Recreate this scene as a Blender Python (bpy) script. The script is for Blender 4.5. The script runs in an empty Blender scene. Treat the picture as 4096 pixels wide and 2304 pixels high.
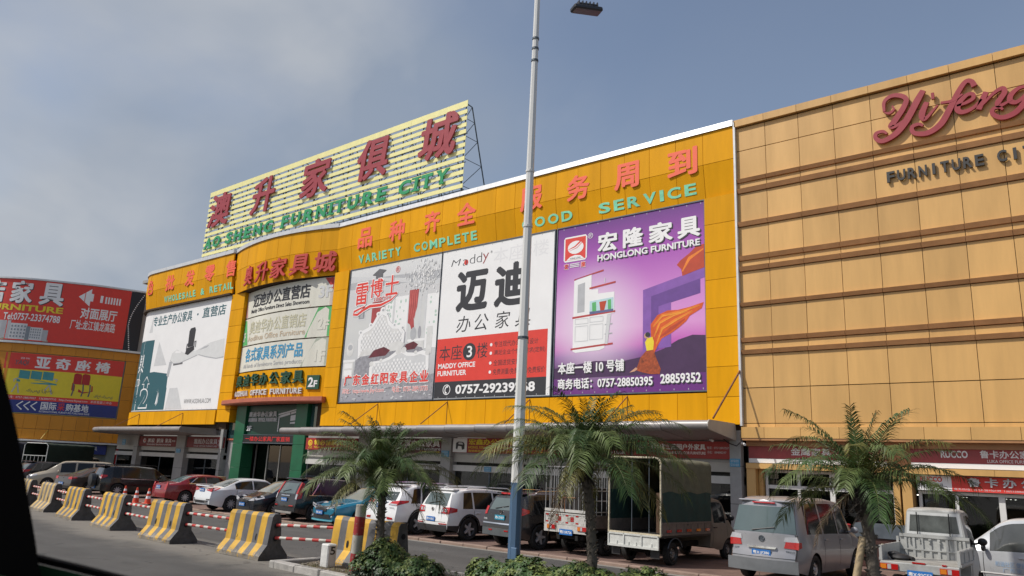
import bpy, math, random
from math import sin, cos, pi, radians, sqrt, atan2, hypot
from mathutils import Vector, Matrix
random.seed(11)
C = bpy.context.scene.collection
SC = bpy.context.scene

# ------------------------------------------------------------------ camera
cd = bpy.data.cameras.new('camera')
cam = bpy.data.objects.new('camera', cd)
C.objects.link(cam)
R_, U_, F_ = (0.775109, 0.630219, 0.045059), (0.11436, -0.210073, 0.970974), (-0.621392, 0.747458, 0.234901)
cam.matrix_world = Matrix(((R_[0], U_[0], -F_[0], 0), (R_[1], U_[1], -F_[1], 0), (R_[2], U_[2], -F_[2], 2.35), (0, 0, 0, 1)))
cd.sensor_width = 36.0
cd.lens = 3040 / 4096 * 36
cd.clip_start = 0.05
cd.clip_end = 3000
cd.dof.use_dof = True
cd.dof.focus_distance = 28
cd.dof.aperture_fstop = 12.0
SC.camera = cam
SC.view_settings.view_transform = 'Standard'
SC.view_settings.look = 'None'
SC.view_settings.gamma = 1
SC.view_settings.exposure = -0.15

# ------------------------------------------------------------------ sun and sky
SUN = Vector((0.8, 1.0, -1.5)).normalized()
sl = bpy.data.lights.new('sun', 'SUN')
sl.energy = 4.2
sl.angle = radians(0.5)
sl.color = (1.0, 0.95, 0.87)
so = bpy.data.objects.new('sun', sl)
so.rotation_euler = SUN.to_track_quat('-Z', 'Y').to_euler()
so.location = (-30, -30, 60)
C.objects.link(so)
W = bpy.data.worlds.new('World')
SC.world = W
W.use_nodes = True
nt = W.node_tree
nt.nodes.clear()
N = nt.nodes.new
def lk(a, b): nt.links.new(a, b)
out = N('ShaderNodeOutputWorld'); bg = N('ShaderNodeBackground'); bg.inputs[1].default_value = 0.1
sky = N('ShaderNodeTexSky'); sky.sky_type = 'NISHITA'; sky.sun_disc = False
sky.sun_elevation = math.asin(-SUN.z)
sky.sun_rotation = atan2(-SUN.x, -SUN.y)
sky.air_density = 1.2; sky.dust_density = 1.3; sky.ozone_density = 1.2
tc = N('ShaderNodeTexCoord')
sep = N('ShaderNodeSeparateXYZ'); lk(tc.outputs['Generated'], sep.inputs[0])
def math_(op, a, b=None, clamp=False):
    m = N('ShaderNodeMath'); m.operation = op; m.use_clamp = clamp
    for i, v in enumerate((a, b)):
        if v is None: continue
        if isinstance(v, (int, float)): m.inputs[i].default_value = v
        else: lk(v, m.inputs[i])
    return m.outputs[0]
zc = math_('MAXIMUM', sep.outputs[2], 0.04)
zz = math_('ADD', zc, 0.55)
cx = math_('DIVIDE', sep.outputs[0], zz); cy = math_('DIVIDE', sep.outputs[1], zz)
CLOUDZ = 7.9
cmb = N('ShaderNodeCombineXYZ'); lk(cx, cmb.inputs[0]); lk(cy, cmb.inputs[1]); cmb.inputs[2].default_value = CLOUDZ
def noise(scale, det, rough, dist=0.0):
    n = N('ShaderNodeTexNoise'); n.inputs['Scale'].default_value = scale; n.inputs['Detail'].default_value = det
    n.inputs['Roughness'].default_value = rough; n.inputs['Distortion'].default_value = dist
    lk(cmb.outputs[0], n.inputs['Vector']); return n.outputs['Fac']
n1 = noise(1.9, 7, 0.5, 0.4)
n2 = noise(0.9, 3, 0.5, 0.2)
n3 = noise(2.4, 5, 0.5, 0.3)
# a bank of cloud lies to the west (-X), the east is clearer
west = math_('MULTIPLY', math_('ADD', sep.outputs[0], 0.68), -0.6)
cov = math_('ADD', math_('ADD', math_('MULTIPLY', n1, 1.4), math_('MULTIPLY', n2, 0.9)), west)
rmp = N('ShaderNodeValToRGB'); rmp.color_ramp.interpolation = 'EASE'; lk(math_('MULTIPLY', math_('SUBTRACT', cov, 0.82), 1.6, True), rmp.inputs[0])
rmp.color_ramp.elements[0].position = 0.0; rmp.color_ramp.elements[0].color = (0.06, 0.06, 0.06, 1)
rmp.color_ramp.elements[1].position = 1.0; rmp.color_ramp.elements[1].color = (0.92, 0.92, 0.92, 1)
ccol = N('ShaderNodeMixRGB')
r3 = N('ShaderNodeMapRange'); lk(n3, r3.inputs['Value']); r3.inputs['From Min'].default_value = 0.36; r3.inputs['From Max'].default_value = 0.64
lk(r3.outputs[0], ccol.inputs[0])
ccol.inputs[1].default_value = (3.35, 3.95, 4.9, 1); ccol.inputs[2].default_value = (5.9, 6.1, 6.4, 1)
skyc = N('ShaderNodeMixRGB'); skyc.blend_type = 'MULTIPLY'; skyc.inputs[0].default_value = 1
lk(sky.outputs[0], skyc.inputs[1]); skyc.inputs[2].default_value = (1.5, 1.34, 1.27, 1)
mx = N('ShaderNodeMixRGB'); lk(rmp.outputs[0], mx.inputs[0]); lk(skyc.outputs[0], mx.inputs[1]); lk(ccol.outputs[0], mx.inputs[2])
lk(mx.outputs[0], bg.inputs[0]); lk(bg.outputs[0], out.inputs[0])

# ------------------------------------------------------------------ helpers
MATS = {}
def mat(name, col, rough=0.55, metal=0.0, var=0.12, vscale=3.0, bump=0.0, bscale=60.0, spec=0.5, streak=0.0, coat=0.0, emit=None, pv=None):
    pv = var * .35 if pv is None else pv
    if name in MATS: return MATS[name]
    m = bpy.data.materials.new(name); m.use_nodes = True
    t = m.node_tree; b = t.nodes['Principled BSDF']
    b.inputs['Roughness'].default_value = rough; b.inputs['Metallic'].default_value = metal
    b.inputs['Specular IOR Level'].default_value = spec
    b.inputs['Coat Weight'].default_value = coat; b.inputs['Coat Roughness'].default_value = 0.04
    b.inputs['Base Color'].default_value = (*col, 1)
    if emit:
        b.inputs['Emission Color'].default_value = (*emit[0], 1); b.inputs['Emission Strength'].default_value = emit[1]
    co = t.nodes.new('ShaderNodeNewGeometry').outputs['Position']
    if var > 0:
        n = t.nodes.new('ShaderNodeTexNoise'); n.inputs['Scale'].default_value = vscale; n.inputs['Detail'].default_value = 6
        n.inputs['Roughness'].default_value = 0.62
        src = co
        if streak > 0:
            mp = t.nodes.new('ShaderNodeMapping'); mp.inputs['Scale'].default_value = (1, 1, 0.12)
            t.links.new(co, mp.inputs[0]); src = mp.outputs[0]
        t.links.new(src, n.inputs['Vector'])
        r = t.nodes.new('ShaderNodeMapRange'); r.inputs['From Min'].default_value = 0.3; r.inputs['From Max'].default_value = 0.7
        r.inputs['To Min'].default_value = 1 - var; r.inputs['To Max'].default_value = 1 + var
        t.links.new(n.outputs['Fac'], r.inputs['Value'])
        oi = t.nodes.new('ShaderNodeObjectInfo')
        r2 = t.nodes.new('ShaderNodeMapRange'); r2.inputs['To Min'].default_value = 1 - pv; r2.inputs['To Max'].default_value = 1 + pv
        t.links.new(oi.outputs['Random'], r2.inputs['Value'])
        mm = t.nodes.new('ShaderNodeMath'); mm.operation = 'MULTIPLY'
        t.links.new(r.outputs[0], mm.inputs[0]); t.links.new(r2.outputs[0], mm.inputs[1])
        v = t.nodes.new('ShaderNodeVectorMath'); v.operation = 'SCALE'; v.inputs[0].default_value = col
        t.links.new(mm.outputs[0], v.inputs['Scale']); t.links.new(v.outputs[0], b.inputs['Base Color'])
        rr = t.nodes.new('ShaderNodeMapRange'); rr.inputs['To Min'].default_value = max(0.02, rough - .1); rr.inputs['To Max'].default_value = min(1, rough + .1)
        if rough > .15:
            t.links.new(n.outputs['Fac'], rr.inputs['Value']); t.links.new(rr.outputs[0], b.inputs['Roughness'])
    if bump > 0:
        n = t.nodes.new('ShaderNodeTexNoise'); n.inputs['Scale'].default_value = bscale; n.inputs['Detail'].default_value = 4
        t.links.new(co, n.inputs['Vector'])
        bp = t.nodes.new('ShaderNodeBump'); bp.inputs['Strength'].default_value = bump; bp.inputs['Distance'].default_value = 0.02
        t.links.new(n.outputs['Fac'], bp.inputs['Height']); t.links.new(bp.outputs[0], b.inputs['Normal'])
    MATS[name] = m
    return m
def glass_mat(name, tint=(0.25, 0.27, 0.27), refl=0.10):
    if name in MATS: return MATS[name]
    m = bpy.data.materials.new(name); m.use_nodes = True; t = m.node_tree; t.nodes.clear()
    o = t.nodes.new('ShaderNodeOutputMaterial'); tr = t.nodes.new('ShaderNodeBsdfTransparent'); tr.inputs[0].default_value = (*tint, 1)
    g = t.nodes.new('ShaderNodeBsdfGlossy'); g.inputs['Roughness'].default_value = 0.02
    f = t.nodes.new('ShaderNodeFresnel'); f.inputs[0].default_value = 1.45
    a = t.nodes.new('ShaderNodeMath'); a.operation = 'ADD'; a.inputs[1].default_value = refl; a.use_clamp = True
    t.links.new(f.outputs[0], a.inputs[0])
    x = t.nodes.new('ShaderNodeMixShader'); t.links.new(a.outputs[0], x.inputs[0]); t.links.new(tr.outputs[0], x.inputs[1]); t.links.new(g.outputs[0], x.inputs[2])
    t.links.new(x.outputs[0], o.inputs[0]); MATS[name] = m
    return m

PRINTLIKE = {'lettering', 'artwork', 'board_lettering', 'badge_lettering', 'plaque_lettering', 'raised_lettering', 'eyelet', 'bulb', 'downlight', 'door_seam', 'panel_seam', 'reflector_strip', 'emblem', 'door_decal'}
PB = [0.0]          # outward position of the sheet the print lies on
_lc = [0]
def lay(off):
    _lc[0] += 1
    return PB[0] + (off - PB[0]) * .3 + (_lc[0] % 199) * 2.5e-6
class MB:
    """collects geometry and links it as one mesh object"""
    def __init__(s): s.v = []; s.f = []; s.m = []
    def add(s, vs, fs, mi=0):
        k = len(s.v); s.v += [tuple(p) for p in vs]
        for f in fs: s.f.append(tuple(i + k for i in f)); s.m.append(mi)
    def quad(s, a, b, c, d, mi=0): s.add((a, b, c, d), ((0, 1, 2, 3),), mi)
    def box(s, x0, y0, z0, x1, y1, z1, mi=0):
        s.hexa([(x0, y0, z0), (x1, y0, z0), (x1, y1, z0), (x0, y1, z0), (x0, y0, z1), (x1, y0, z1), (x1, y1, z1), (x0, y1, z1)], mi)
    def hexa(s, p, mi=0):
        s.add(p, ((3, 2, 1, 0), (4, 5, 6, 7), (0, 1, 5, 4), (1, 2, 6, 5), (2, 3, 7, 6), (3, 0, 4, 7)), mi)
    def rbox(s, x0, y0, z0, x1, y1, z1, b, mi=0):
        # box with chamfered edges
        P = []
        for z, e in ((z0, b), (z0 + b, 0), (z1 - b, 0), (z1, b)):
            P.append([(x0 + e, y0 + b, z), (x0 + b, y0 + e, z), (x1 - b, y0 + e, z), (x1 - e, y0 + b, z), (x1 - e, y1 - b, z), (x1 - b, y1 - e, z), (x0 + b, y1 - e, z), (x0 + e, y1 - b, z)])
        vs = sum(P, []); fs = [tuple(range(7, -1, -1)), tuple(range(24, 32))]
        for k in range(3):
            for i in range(8): fs.append((k * 8 + i, k * 8 + (i + 1) % 8, k * 8 + 8 + (i + 1) % 8, k * 8 + 8 + i))
        s.add(vs, fs, mi)
    def tube(s, pts, r, n=8, mi=0, caps=True):
        pts = [Vector(p) for p in pts]; rs = r if isinstance(r, (list, tuple)) else [r] * len(pts)
        k = len(s.v); up = Vector((0, 0, 1))
        for i, p in enumerate(pts):
            d = (pts[min(i + 1, len(pts) - 1)] - pts[max(i - 1, 0)]).normalized()
            a = d.cross(up if abs(d.z) < .95 else Vector((1, 0, 0))).normalized(); b = d.cross(a)
            for j in range(n):
                t = 2 * pi * j / n; s.v.append(tuple(p + (a * cos(t) + b * sin(t)) * rs[i]))
        for i in range(len(pts) - 1):
            for j in range(n):
                s.f.append((k + i * n + j, k + i * n + (j + 1) % n, k + (i + 1) * n + (j + 1) % n, k + (i + 1) * n + j)); s.m.append(mi)
        if caps:
            s.f.append(tuple(k + j for j in range(n - 1, -1, -1))); s.m.append(mi)
            e = k + (len(pts) - 1) * n; s.f.append(tuple(e + j for j in range(n))); s.m.append(mi)
    def lathe(s, prof, n=20, c=(0, 0, 0), axis='z', mi=0):
        k = len(s.v)
        for r, h in prof:
            for j in range(n):
                t = 2 * pi * j / n; a, b = r * cos(t), r * sin(t)
                p = (a, b, h) if axis == 'z' else ((h, a, b) if axis == 'x' else (b, h, a))
                s.v.append((p[0] + c[0], p[1] + c[1], p[2] + c[2]))
        for i in range(len(prof) - 1):
            for j in range(n):
                s.f.append((k + i * n + j, k + i * n + (j + 1) % n, k + (i + 1) * n + (j + 1) % n, k + (i + 1) * n + j)); s.m.append(mi)
    def ell(s, c, r, n=10, m=6, mi=0):
        s.lathe([(max(sin(pi * i / m), .001), -cos(pi * i / m)) for i in range(m + 1)], n, (0, 0, 0), 'z', mi)
        q = (m + 1) * n
        for i in range(len(s.v) - q, len(s.v)):
            p = s.v[i]; s.v[i] = (c[0] + p[0] * r[0], c[1] + p[1] * r[1], c[2] + p[2] * r[2])
    def mesh(s, name, mats, smooth=0):
        me = bpy.data.meshes.new(name); me.from_pydata(s.v, [], s.f)
        for x in (mats if isinstance(mats, (list, tuple)) else [mats]): me.materials.append(x)
        me.polygons.foreach_set('material_index', s.m)
        if smooth:
            me.polygons.foreach_set('use_smooth', [True] * len(s.f)); me.set_sharp_from_angle(angle=radians(smooth))
        me.update(); return me
    def obj(s, name, mats, parent=None, smooth=0, **kw):
        if name in PRINTLIKE and parent is not None: kw.setdefault('kind', 'stuff')
        return link(s.mesh(name, mats, smooth), name, parent, **kw)
def link(me, name, parent=None, loc=None, rot=None, **kw):
    o = bpy.data.objects.new(name, me); C.objects.link(o)
    if parent: o.parent = parent
    if loc: o.location = loc
    if rot: o.rotation_euler = rot
    for k, v in kw.items(): o[k] = v
    return o
def thing(name, label, cat, loc=(0, 0, 0), rz=0.0, group=None):
    o = bpy.data.objects.new(name, None); C.objects.link(o); o.location = loc; o.rotation_euler = (0, 0, rz)
    o.empty_display_size = .2; o['label'] = label; o['category'] = cat
    if group: o['group'] = group
    return o

class Path:
    """a wall line seen from above; s runs to the viewer's right, 'off' is outward"""
    def __init__(s, P):
        s.P = [Vector(p) for p in P]; s.S = [0.0]
        for a, b in zip(s.P, s.P[1:]): s.S.append(s.S[-1] + (b - a).length)
        s.L = s.S[-1]
        T = [(b - a).normalized() for a, b in zip(s.P, s.P[1:])]
        s.T = T; s.VT = [T[0]] + [(T[i] + T[i + 1]).normalized() for i in range(len(T) - 1)] + [T[-1]]
    def at(s, q, off=0.0):
        i = 0
        while i < len(s.T) - 1 and q > s.S[i + 1]: i += 1
        ln = s.S[i + 1] - s.S[i]; k = (q - s.S[i]) / ln; kk = min(1, max(0, k))
        p = s.P[i] + (s.P[i + 1] - s.P[i]) * k; t = (s.VT[i] * (1 - kk) + s.VT[i + 1] * kk).normalized()
        return p.x + t.y * off, p.y - t.x * off
    def pt(s, q, z, off=0.0):
        x, y = s.at(q, off); return (x, y, z)
def arcp(a, b, bulge, n=24):
    a = Vector(a); b = Vector(b); d = b - a; L = d.length; t = d / L; nn = Vector((t.y, -t.x))
    r = (L * L / 4 + bulge * bulge) / (2 * bulge); c = (a + b) / 2 + nn * (bulge - r); h = math.asin(L / 2 / r)
    return [c + r * (sin(h * (2 * i / n - 1)) * t + cos(h * (2 * i / n - 1)) * nn) for i in range(n + 1)]
def catm(P, n=6):
    P = [Vector(p) for p in P]; Q = [2 * P[0] - P[1]] + P + [2 * P[-1] - P[-2]]; o = []
    for i in range(1, len(Q) - 2):
        a, b, c, d = Q[i - 1:i + 3]
        for k in range(n):
            t = k / n; o.append(.5 * (2 * b + (c - a) * t + (2 * a - 5 * b + 4 * c - d) * t * t + (3 * b - a - 3 * c + d) * t ** 3))
    o.append(P[-1]); return o
P_MAIN = Path([(-35.3, 26.42), (-11.05, 26.42)])
P_TAN = Path([(-11.0, 26.42), (4.6, 26.42)])
P_ROOF = Path([(-56.4, 29.45), (-28.05, 29.45)])
P_WING = Path([(-61.3, 40.0), (-61.3, 34)] + [(-57.4 + 3.9 * cos(pi + pi / 2 * i / 12), 30.3 + 3.9 * sin(pi + pi / 2 * i / 12)) for i in range(13)] + [(-52, 26.4), (-46.2, 26.4)])
P_BAY = Path(arcp((-46.2, 26.4), (-35.3, 26.4), .85))
P_BOARD = Path(arcp((-44.5, 26.6), (-35.4, 26.6), .5))
P_DOOR = Path([(-44.3, 26.8), (-36.8, 26.8)])
P_SHOP = Path([(-60.0, 26.6), (-11.1, 26.6)])
P_TSHOP = Path([(-11.0, 26.8), (4.6, 26.8)])
P_LEFT = Path(catm([(-85, 15.5), (-80, 16.3), (-75.5, 18), (-71.9, 20.1), (-70, 21.7), (-68.5, 23.8), (-67.2, 25.9), (-66.5, 27.7), (-65.9, 29.4), (-65, 33), (-64.5, 38)]))

def pbox(mb, path, s0, s1, z0, z1, o0, o1, mi=0, n=1, ot=None):
    """box along a path: outward face at o1 (ot at its top), inward face at o0"""
    ot = o1 if ot is None else ot
    for k in range(n):
        a = s0 + (s1 - s0) * k / n; b = s0 + (s1 - s0) * (k + 1) / n
        mb.hexa([path.pt(a, z0, o1), path.pt(b, z0, o1), path.pt(b, z0, o0), path.pt(a, z0, o0),
                 path.pt(a, z1, ot), path.pt(b, z1, ot), path.pt(b, z1, o0), path.pt(a, z1, o0)], mi)
def panel(path, s0, s1, z0, z1, o1, parent, m, name='panel', ot=None, n=1, gap=.008, th=.1):
    mb = MB(); ot = o1 if ot is None else ot
    jit = random.uniform(-.004, .004)
    pbox(mb, path, s0 + gap, s1 - gap, z0 + gap, z1 - gap, min(o1, ot) - th, o1 + jit, 0, n, ot + jit)
    return mb.obj(name, m, parent)
def psweep(mb, path, s0, s1, prof, n, mi=0, caps=True):
    """sweep a closed (off, z) profile along a path"""
    k = len(mb.v); m = len(prof)
    for i in range(n + 1):
        q = s0 + (s1 - s0) * i / n
        for o, z in prof: mb.v.append(path.pt(q, z, o))
    for i in range(n):
        for j in range(m):
            mb.f.append((k + i * m + j, k + (i + 1) * m + j, k + (i + 1) * m + (j + 1) % m, k + i * m + (j + 1) % m)); mb.m.append(mi)
    if caps:
        mb.f.append(tuple(k + j for j in range(m - 1, -1, -1))); mb.m.append(mi)
        mb.f.append(tuple(k + n * m + j for j in range(m))); mb.m.append(mi)
def prect(mb, path, s0, z0, s1, z1, off, mi=0, n=1):
    off = lay(off)
    for k in range(n):
        a = s0 + (s1 - s0) * k / n; b = s0 + (s1 - s0) * (k + 1) / n
        mb.quad(path.pt(a, z0, off), path.pt(b, z0, off), path.pt(b, z1, off), path.pt(a, z1, off), mi)
def ppoly(mb, path, pts, off, mi=0):
    off = lay(off)
    mb.add([path.pt(a, z, off) for a, z in pts], (tuple(range(len(pts))),), mi)
def pell(mb, path, s, z, rs, rz, off, mi=0, n=16):
    ppoly(mb, path, [(s + rs * cos(2 * pi * i / n), z + rz * sin(2 * pi * i / n)) for i in range(n)], off, mi)
def pline(mb, path, pts, w, off, mi=0):
    """a brush line of width w (or list of widths) through points"""
    off = lay(off)
    P = [Vector(p) for p in pts]; ws = w if isinstance(w, (list, tuple)) else [w] * len(P); L = []
    for i, p in enumerate(P):
        d = (P[min(i + 1, len(P) - 1)] - P[max(i - 1, 0)]).normalized(); nn = Vector((-d.y, d.x)) * ws[i] / 2
        L.append((p + nn, p - nn))
    for a, b in zip(L, L[1:]):
        mb.quad(*[path.pt(q.x, q.y, off) for q in (a[1], b[1], b[0], a[0])], mi)
_tc = {}
def glyphs(txt, bold, ext, res=3):
    k = (txt, bold, ext > 0, res)
    if k not in _tc:
        c = bpy.data.curves.new('type', 'FONT'); c.body = txt; c.resolution_u = res; c.offset = bold
        c.fill_mode = 'BOTH' if ext > 0 else 'FRONT'; c.extrude = .5 if ext > 0 else 0
        o = bpy.data.objects.new('type', c); me = o.to_mesh()
        vs = [tuple(v.co) for v in me.vertices]; fs = [tuple(p.vertices) for p in me.polygons]
        o.to_mesh_clear(); bpy.data.objects.remove(o); bpy.data.curves.remove(c)
        _tc[k] = (vs, fs)
    return _tc[k]
def ptext(mb, path, txt, s0, z0, s1, z1, off, mi=0, ext=0.0, bold=.012, shear=0.0, rise=0.0, tilt=0.0):
    """text fitted to the box (s0, z0)-(s1, z1); ext = thickness of built letters; rise = baseline climb"""
    if ext == 0: off = lay(off)
    cjk = any(ord(c) > 0x2e80 for c in txt)
    vs, fs = glyphs(txt, 0.0 if cjk else min(bold, .035), ext)
    P = [(x + shear * y, y, z) for x, y, z in vs]
    x0 = min(p[0] for p in P); x1 = max(p[0] for p in P); y0 = min(p[1] for p in P); y1 = max(p[1] for p in P)
    sh = [(0, 0)]
    if cjk and bold >= .015:
        sh = [(-bold, 0), (bold, 0)] if bold < .02 else [(bold * cos(pi * i / 4 + .39), bold * .8 * sin(pi * i / 4 + .39)) for i in range(8)] + ([(0, 0)] if ext == 0 else [])
        x0 -= bold; x1 += bold; y0 -= bold * .6; y1 += bold * .6
    kx = (s1 - s0) / (x1 - x0); ky = (z1 - z0 - abs(rise)) / (y1 - y0)
    for n_, (dx, dy) in enumerate(sh):
        o = []; oo = off + (.0007 if ext > 0 else .00006) * n_
        for x, y, z in P:
            u = (x + dx - x0) / (x1 - x0)
            o.append(path.pt(s0 + (x + dx - x0) * kx, z0 + (y + dy - y0) * ky + rise * u + (abs(rise) if rise < 0 else 0), oo + ext * (z + .5) + tilt * (y + dy - y0) * ky))
        mb.add(o, fs, mi)
def flat(x, y, z, rz=0.0):
    """a short straight path through (x, y) facing rz (0 = facing -Y)"""
    return Path([(x, y), (x + cos(rz), y + sin(rz))])
# ------------------------------------------------------------------ materials
YEL = mat('yellow_panel', (.70, .325, .003), .5, spec=.12, var=.12, vscale=1.5, streak=1, bump=.10, bscale=1.8, pv=.06)
YEL2 = mat('orange_panel', (.60, .235, .008), .5, var=.10, vscale=.8, streak=1)
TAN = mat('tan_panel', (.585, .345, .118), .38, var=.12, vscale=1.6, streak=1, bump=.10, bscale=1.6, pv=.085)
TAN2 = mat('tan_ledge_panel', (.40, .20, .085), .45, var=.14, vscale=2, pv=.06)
DARKGAP = mat('dark_backing', (.045, .025, .012), .9, var=.2)
COPE = mat('grey_white_coping', (.62, .63, .64), .4, metal=.25, var=.08)
CANOPY = mat('grey_canopy_metal', (.27, .255, .25), .45, metal=.3, var=.10, vscale=1.5)
SOFFIT = mat('grey_soffit', (.30, .29, .28), .7, var=.1)
RUST = mat('rusty_steel', (.22, .09, .04), .8, var=.4, vscale=8)
STEEL = mat('dark_steel', (.10, .12, .14), .6, metal=.4, var=.2)
GREY = mat('grey_wall_tile', (.30, .30, .295), .5, var=.10)  # grey set darker in colour to deepen the shade on the ground floor columns
PALE = mat('pale_stone_lintel', (.42, .41, .38), .5, var=.08)
WHITE = mat('white_paint', (.78, .78, .77), .45, var=.05)
BLACK = mat('black_plastic', (.012, .012, .013), .45, var=0)
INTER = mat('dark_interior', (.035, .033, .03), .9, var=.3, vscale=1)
SHOPGL = glass_mat('shop_glass', (.42, .44, .43), .04)
GREENP = mat('green_panel', (.006, .105, .045), .4, var=.15, vscale=2)
GREEND = mat('dark_green_panel', (.008, .055, .034), .4, var=.1, vscale=2)
TEAL = mat('teal_print', (.018, .10, .125), .6, var=.05)
RED3 = mat('red_letter', (.31, .032, .045), .45, var=.08)
REDF = mat('flat_red_letter', (.84, .125, .06), .55, var=.05)
GRNF = mat('flat_green_letter', (.24, .70, .46), .55, var=.16, vscale=4)
GRN3 = mat('green_letter', (.018, .28, .105), .4, var=.08)
DGRN3 = mat('dark_green_letter', (.012, .075, .04), .45, var=.08)
SIGNY = mat('pale_yellow_slat', (.80, .75, .34), .5, var=.06)
PW = mat('print_white', (.80, .80, .80), .55, var=.025, vscale=1.2)
PK = mat('print_black', (.025, .026, .032), .5, var=.1)
PR = mat('print_red', (.68, .045, .03), .5, var=.05)
PDR = mat('print_deep_red', (.42, .018, .018), .5, var=.08)
PGY = mat('print_grey', (.42, .43, .45), .55, var=.08)
PLG = mat('print_light_grey', (.60, .61, .62), .55, var=.06)
PDG = mat('print_dark_grey', (.12, .12, .13), .55, var=.1)
PYE = mat('print_yellow', (.78, .62, .03), .5, var=.05)
PBL = mat('print_blue', (.02, .035, .20), .5, var=.08)
PSK = mat('print_sky_blue', (.05, .28, .48), .5, var=.08)
PGR = mat('print_green', (.10, .42, .14), .5, var=.08)
PMA = mat('print_maroon', (.10, .012, .02), .5, var=.2)
POR = mat('print_orange', (.75, .20, .015), .5, var=.15, vscale=3)
PFA = mat('print_faded', (.52, .50, .36), .6, var=.06)
PPU = mat('print_purple_frame', (.22, .09, .38), .5, var=.1)
LAMPW = mat('lit_lamp', (.9, .9, .9), .4, var=0, emit=((1, .95, .85), 6))
LEDR = mat('lit_red_led', (.5, .02, .02), .4, var=0, emit=((1, .03, .03), .35))
CHROME = mat('chrome', (.75, .75, .77), .15, metal=1, var=0)

# ------------------------------------------------------------------ ground
def asphalt_mat():
    m = mat('asphalt', (.072, .070, .066), .85, var=.2, vscale=.8, bump=.5, bscale=45); t = m.node_tree; b = t.nodes['Principled BSDF']
    src = b.inputs['Base Color'].links[0].from_socket; ge = t.nodes.new('ShaderNodeNewGeometry'); se = t.nodes.new('ShaderNodeSeparateXYZ'); t.links.new(ge.outputs['Position'], se.inputs[0])
    def M(op, a, b_=None, c=None):
        n = t.nodes.new('ShaderNodeMath'); n.operation = op
        for i, v in enumerate((a, b_, c)):
            if v is None: continue
            if isinstance(v, (int, float)): n.inputs[i].default_value = v
            else: t.links.new(v, n.inputs[i])
        return n.outputs[0]
    def NZ(sc, d): n = t.nodes.new('ShaderNodeTexNoise'); n.inputs['Scale'].default_value = sc; n.inputs['Detail'].default_value = d; n.inputs['Roughness'].default_value = .65; t.links.new(ge.outputs['Position'], n.inputs['Vector']); return n.outputs['Fac']
    # dust gathers along the line of barriers: x runs left, the line drifts away
    line = M('ADD', M('MULTIPLY', M('MINIMUM', M('ADD', se.outputs[0], 24.0), 0.0), -0.12), 11.35)
    d = M('ABSOLUTE', M('SUBTRACT', se.outputs[1], line)); big = NZ(.9, 6); fine = NZ(60, 3)
    r = t.nodes.new('ShaderNodeMapRange'); r.interpolation_type = 'SMOOTHSTEP'; r.inputs['From Min'].default_value = 1.75; r.inputs['From Max'].default_value = .45; t.links.new(M('ADD', d, M('MULTIPLY', M('SUBTRACT', big, .5), 2.2)), r.inputs['Value'])
    x = t.nodes.new('ShaderNodeMixRGB'); t.links.new(M('MULTIPLY', r.outputs[0], .8), x.inputs[0]); t.links.new(src, x.inputs[1]); x.inputs[2].default_value = (.19, .175, .15, 1)
    def RG(src, a, b_, c, d_): n = t.nodes.new('ShaderNodeMapRange'); n.inputs['From Min'].default_value = a; n.inputs['From Max'].default_value = b_; n.inputs['To Min'].default_value = c; n.inputs['To Max'].default_value = d_; t.links.new(src, n.inputs['Value']); return n.outputs[0]
    mp = t.nodes.new('ShaderNodeMapping'); mp.inputs['Scale'].default_value = (.06, 1.1, 1); t.links.new(ge.outputs['Position'], mp.inputs[0])
    tn = t.nodes.new('ShaderNodeTexNoise'); tn.inputs['Scale'].default_value = 1.0; tn.inputs['Detail'].default_value = 5; t.links.new(mp.outputs[0], tn.inputs['Vector'])
    wp = t.nodes.new('ShaderNodeTexNoise'); wp.inputs['Scale'].default_value = 1.6; wp.inputs['Detail'].default_value = 6; t.links.new(ge.outputs['Position'], wp.inputs['Vector'])
    wv = t.nodes.new('ShaderNodeVectorMath'); wv.operation = 'MULTIPLY_ADD'; t.links.new(wp.outputs['Color'], wv.inputs[0]); wv.inputs[1].default_value = (.9, .9, 0); t.links.new(ge.outputs['Position'], wv.inputs[2])
    vo = t.nodes.new('ShaderNodeTexVoronoi'); vo.feature = 'DISTANCE_TO_EDGE'; vo.inputs['Scale'].default_value = .32; t.links.new(wv.outputs[0], vo.inputs['Vector'])
    crack = M('MAXIMUM', RG(vo.outputs['Distance'], .003, .010, .55, 1.0), RG(NZ(.35, 2), .48, .54, 1.0, 0.0))
    stain = RG(NZ(1.1, 7), .60, .70, 1.0, .74)
    r2 = t.nodes.new('ShaderNodeMath'); r2.operation = 'MULTIPLY'; t.links.new(M('MULTIPLY', RG(fine, .3, .7, .70, 1.30), RG(tn.outputs['Fac'], .3, .7, .84, 1.16)), r2.inputs[0]); t.links.new(M('MULTIPLY', crack, stain), r2.inputs[1])
    v = t.nodes.new('ShaderNodeVectorMath'); v.operation = 'SCALE'; t.links.new(x.outputs[0], v.inputs[0]); t.links.new(r2.outputs[0], v.inputs['Scale']); t.links.new(v.outputs[0], b.inputs['Base Color'])
    return m
asph = asphalt_mat()
SAND = mat('dusty_concrete', (.23, .215, .19), .9, var=.18, vscale=2.2, bump=.3, bscale=40)
BRICK = mat('red_brick_paving', (.165, .105, .085), .85, var=.28, vscale=1.6, bump=.25, bscale=25)
SOIL = mat('soil', (.13, .105, .075), .95, var=.35, vscale=4, bump=.6, bscale=20)
STONE = mat('kerb_stone', (.36, .345, .32), .85, var=.22, vscale=5, bump=.3, bscale=30)
mb = MB(); g = 1500
mb.quad((-g, -g, -.012), (g, -g, -.012), (g, g, -.012), (-g, g, -.012))
mb.obj('ground', mat('far_ground', (.16, .155, .145), .9, var=.15, vscale=.2), kind='structure')
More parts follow.
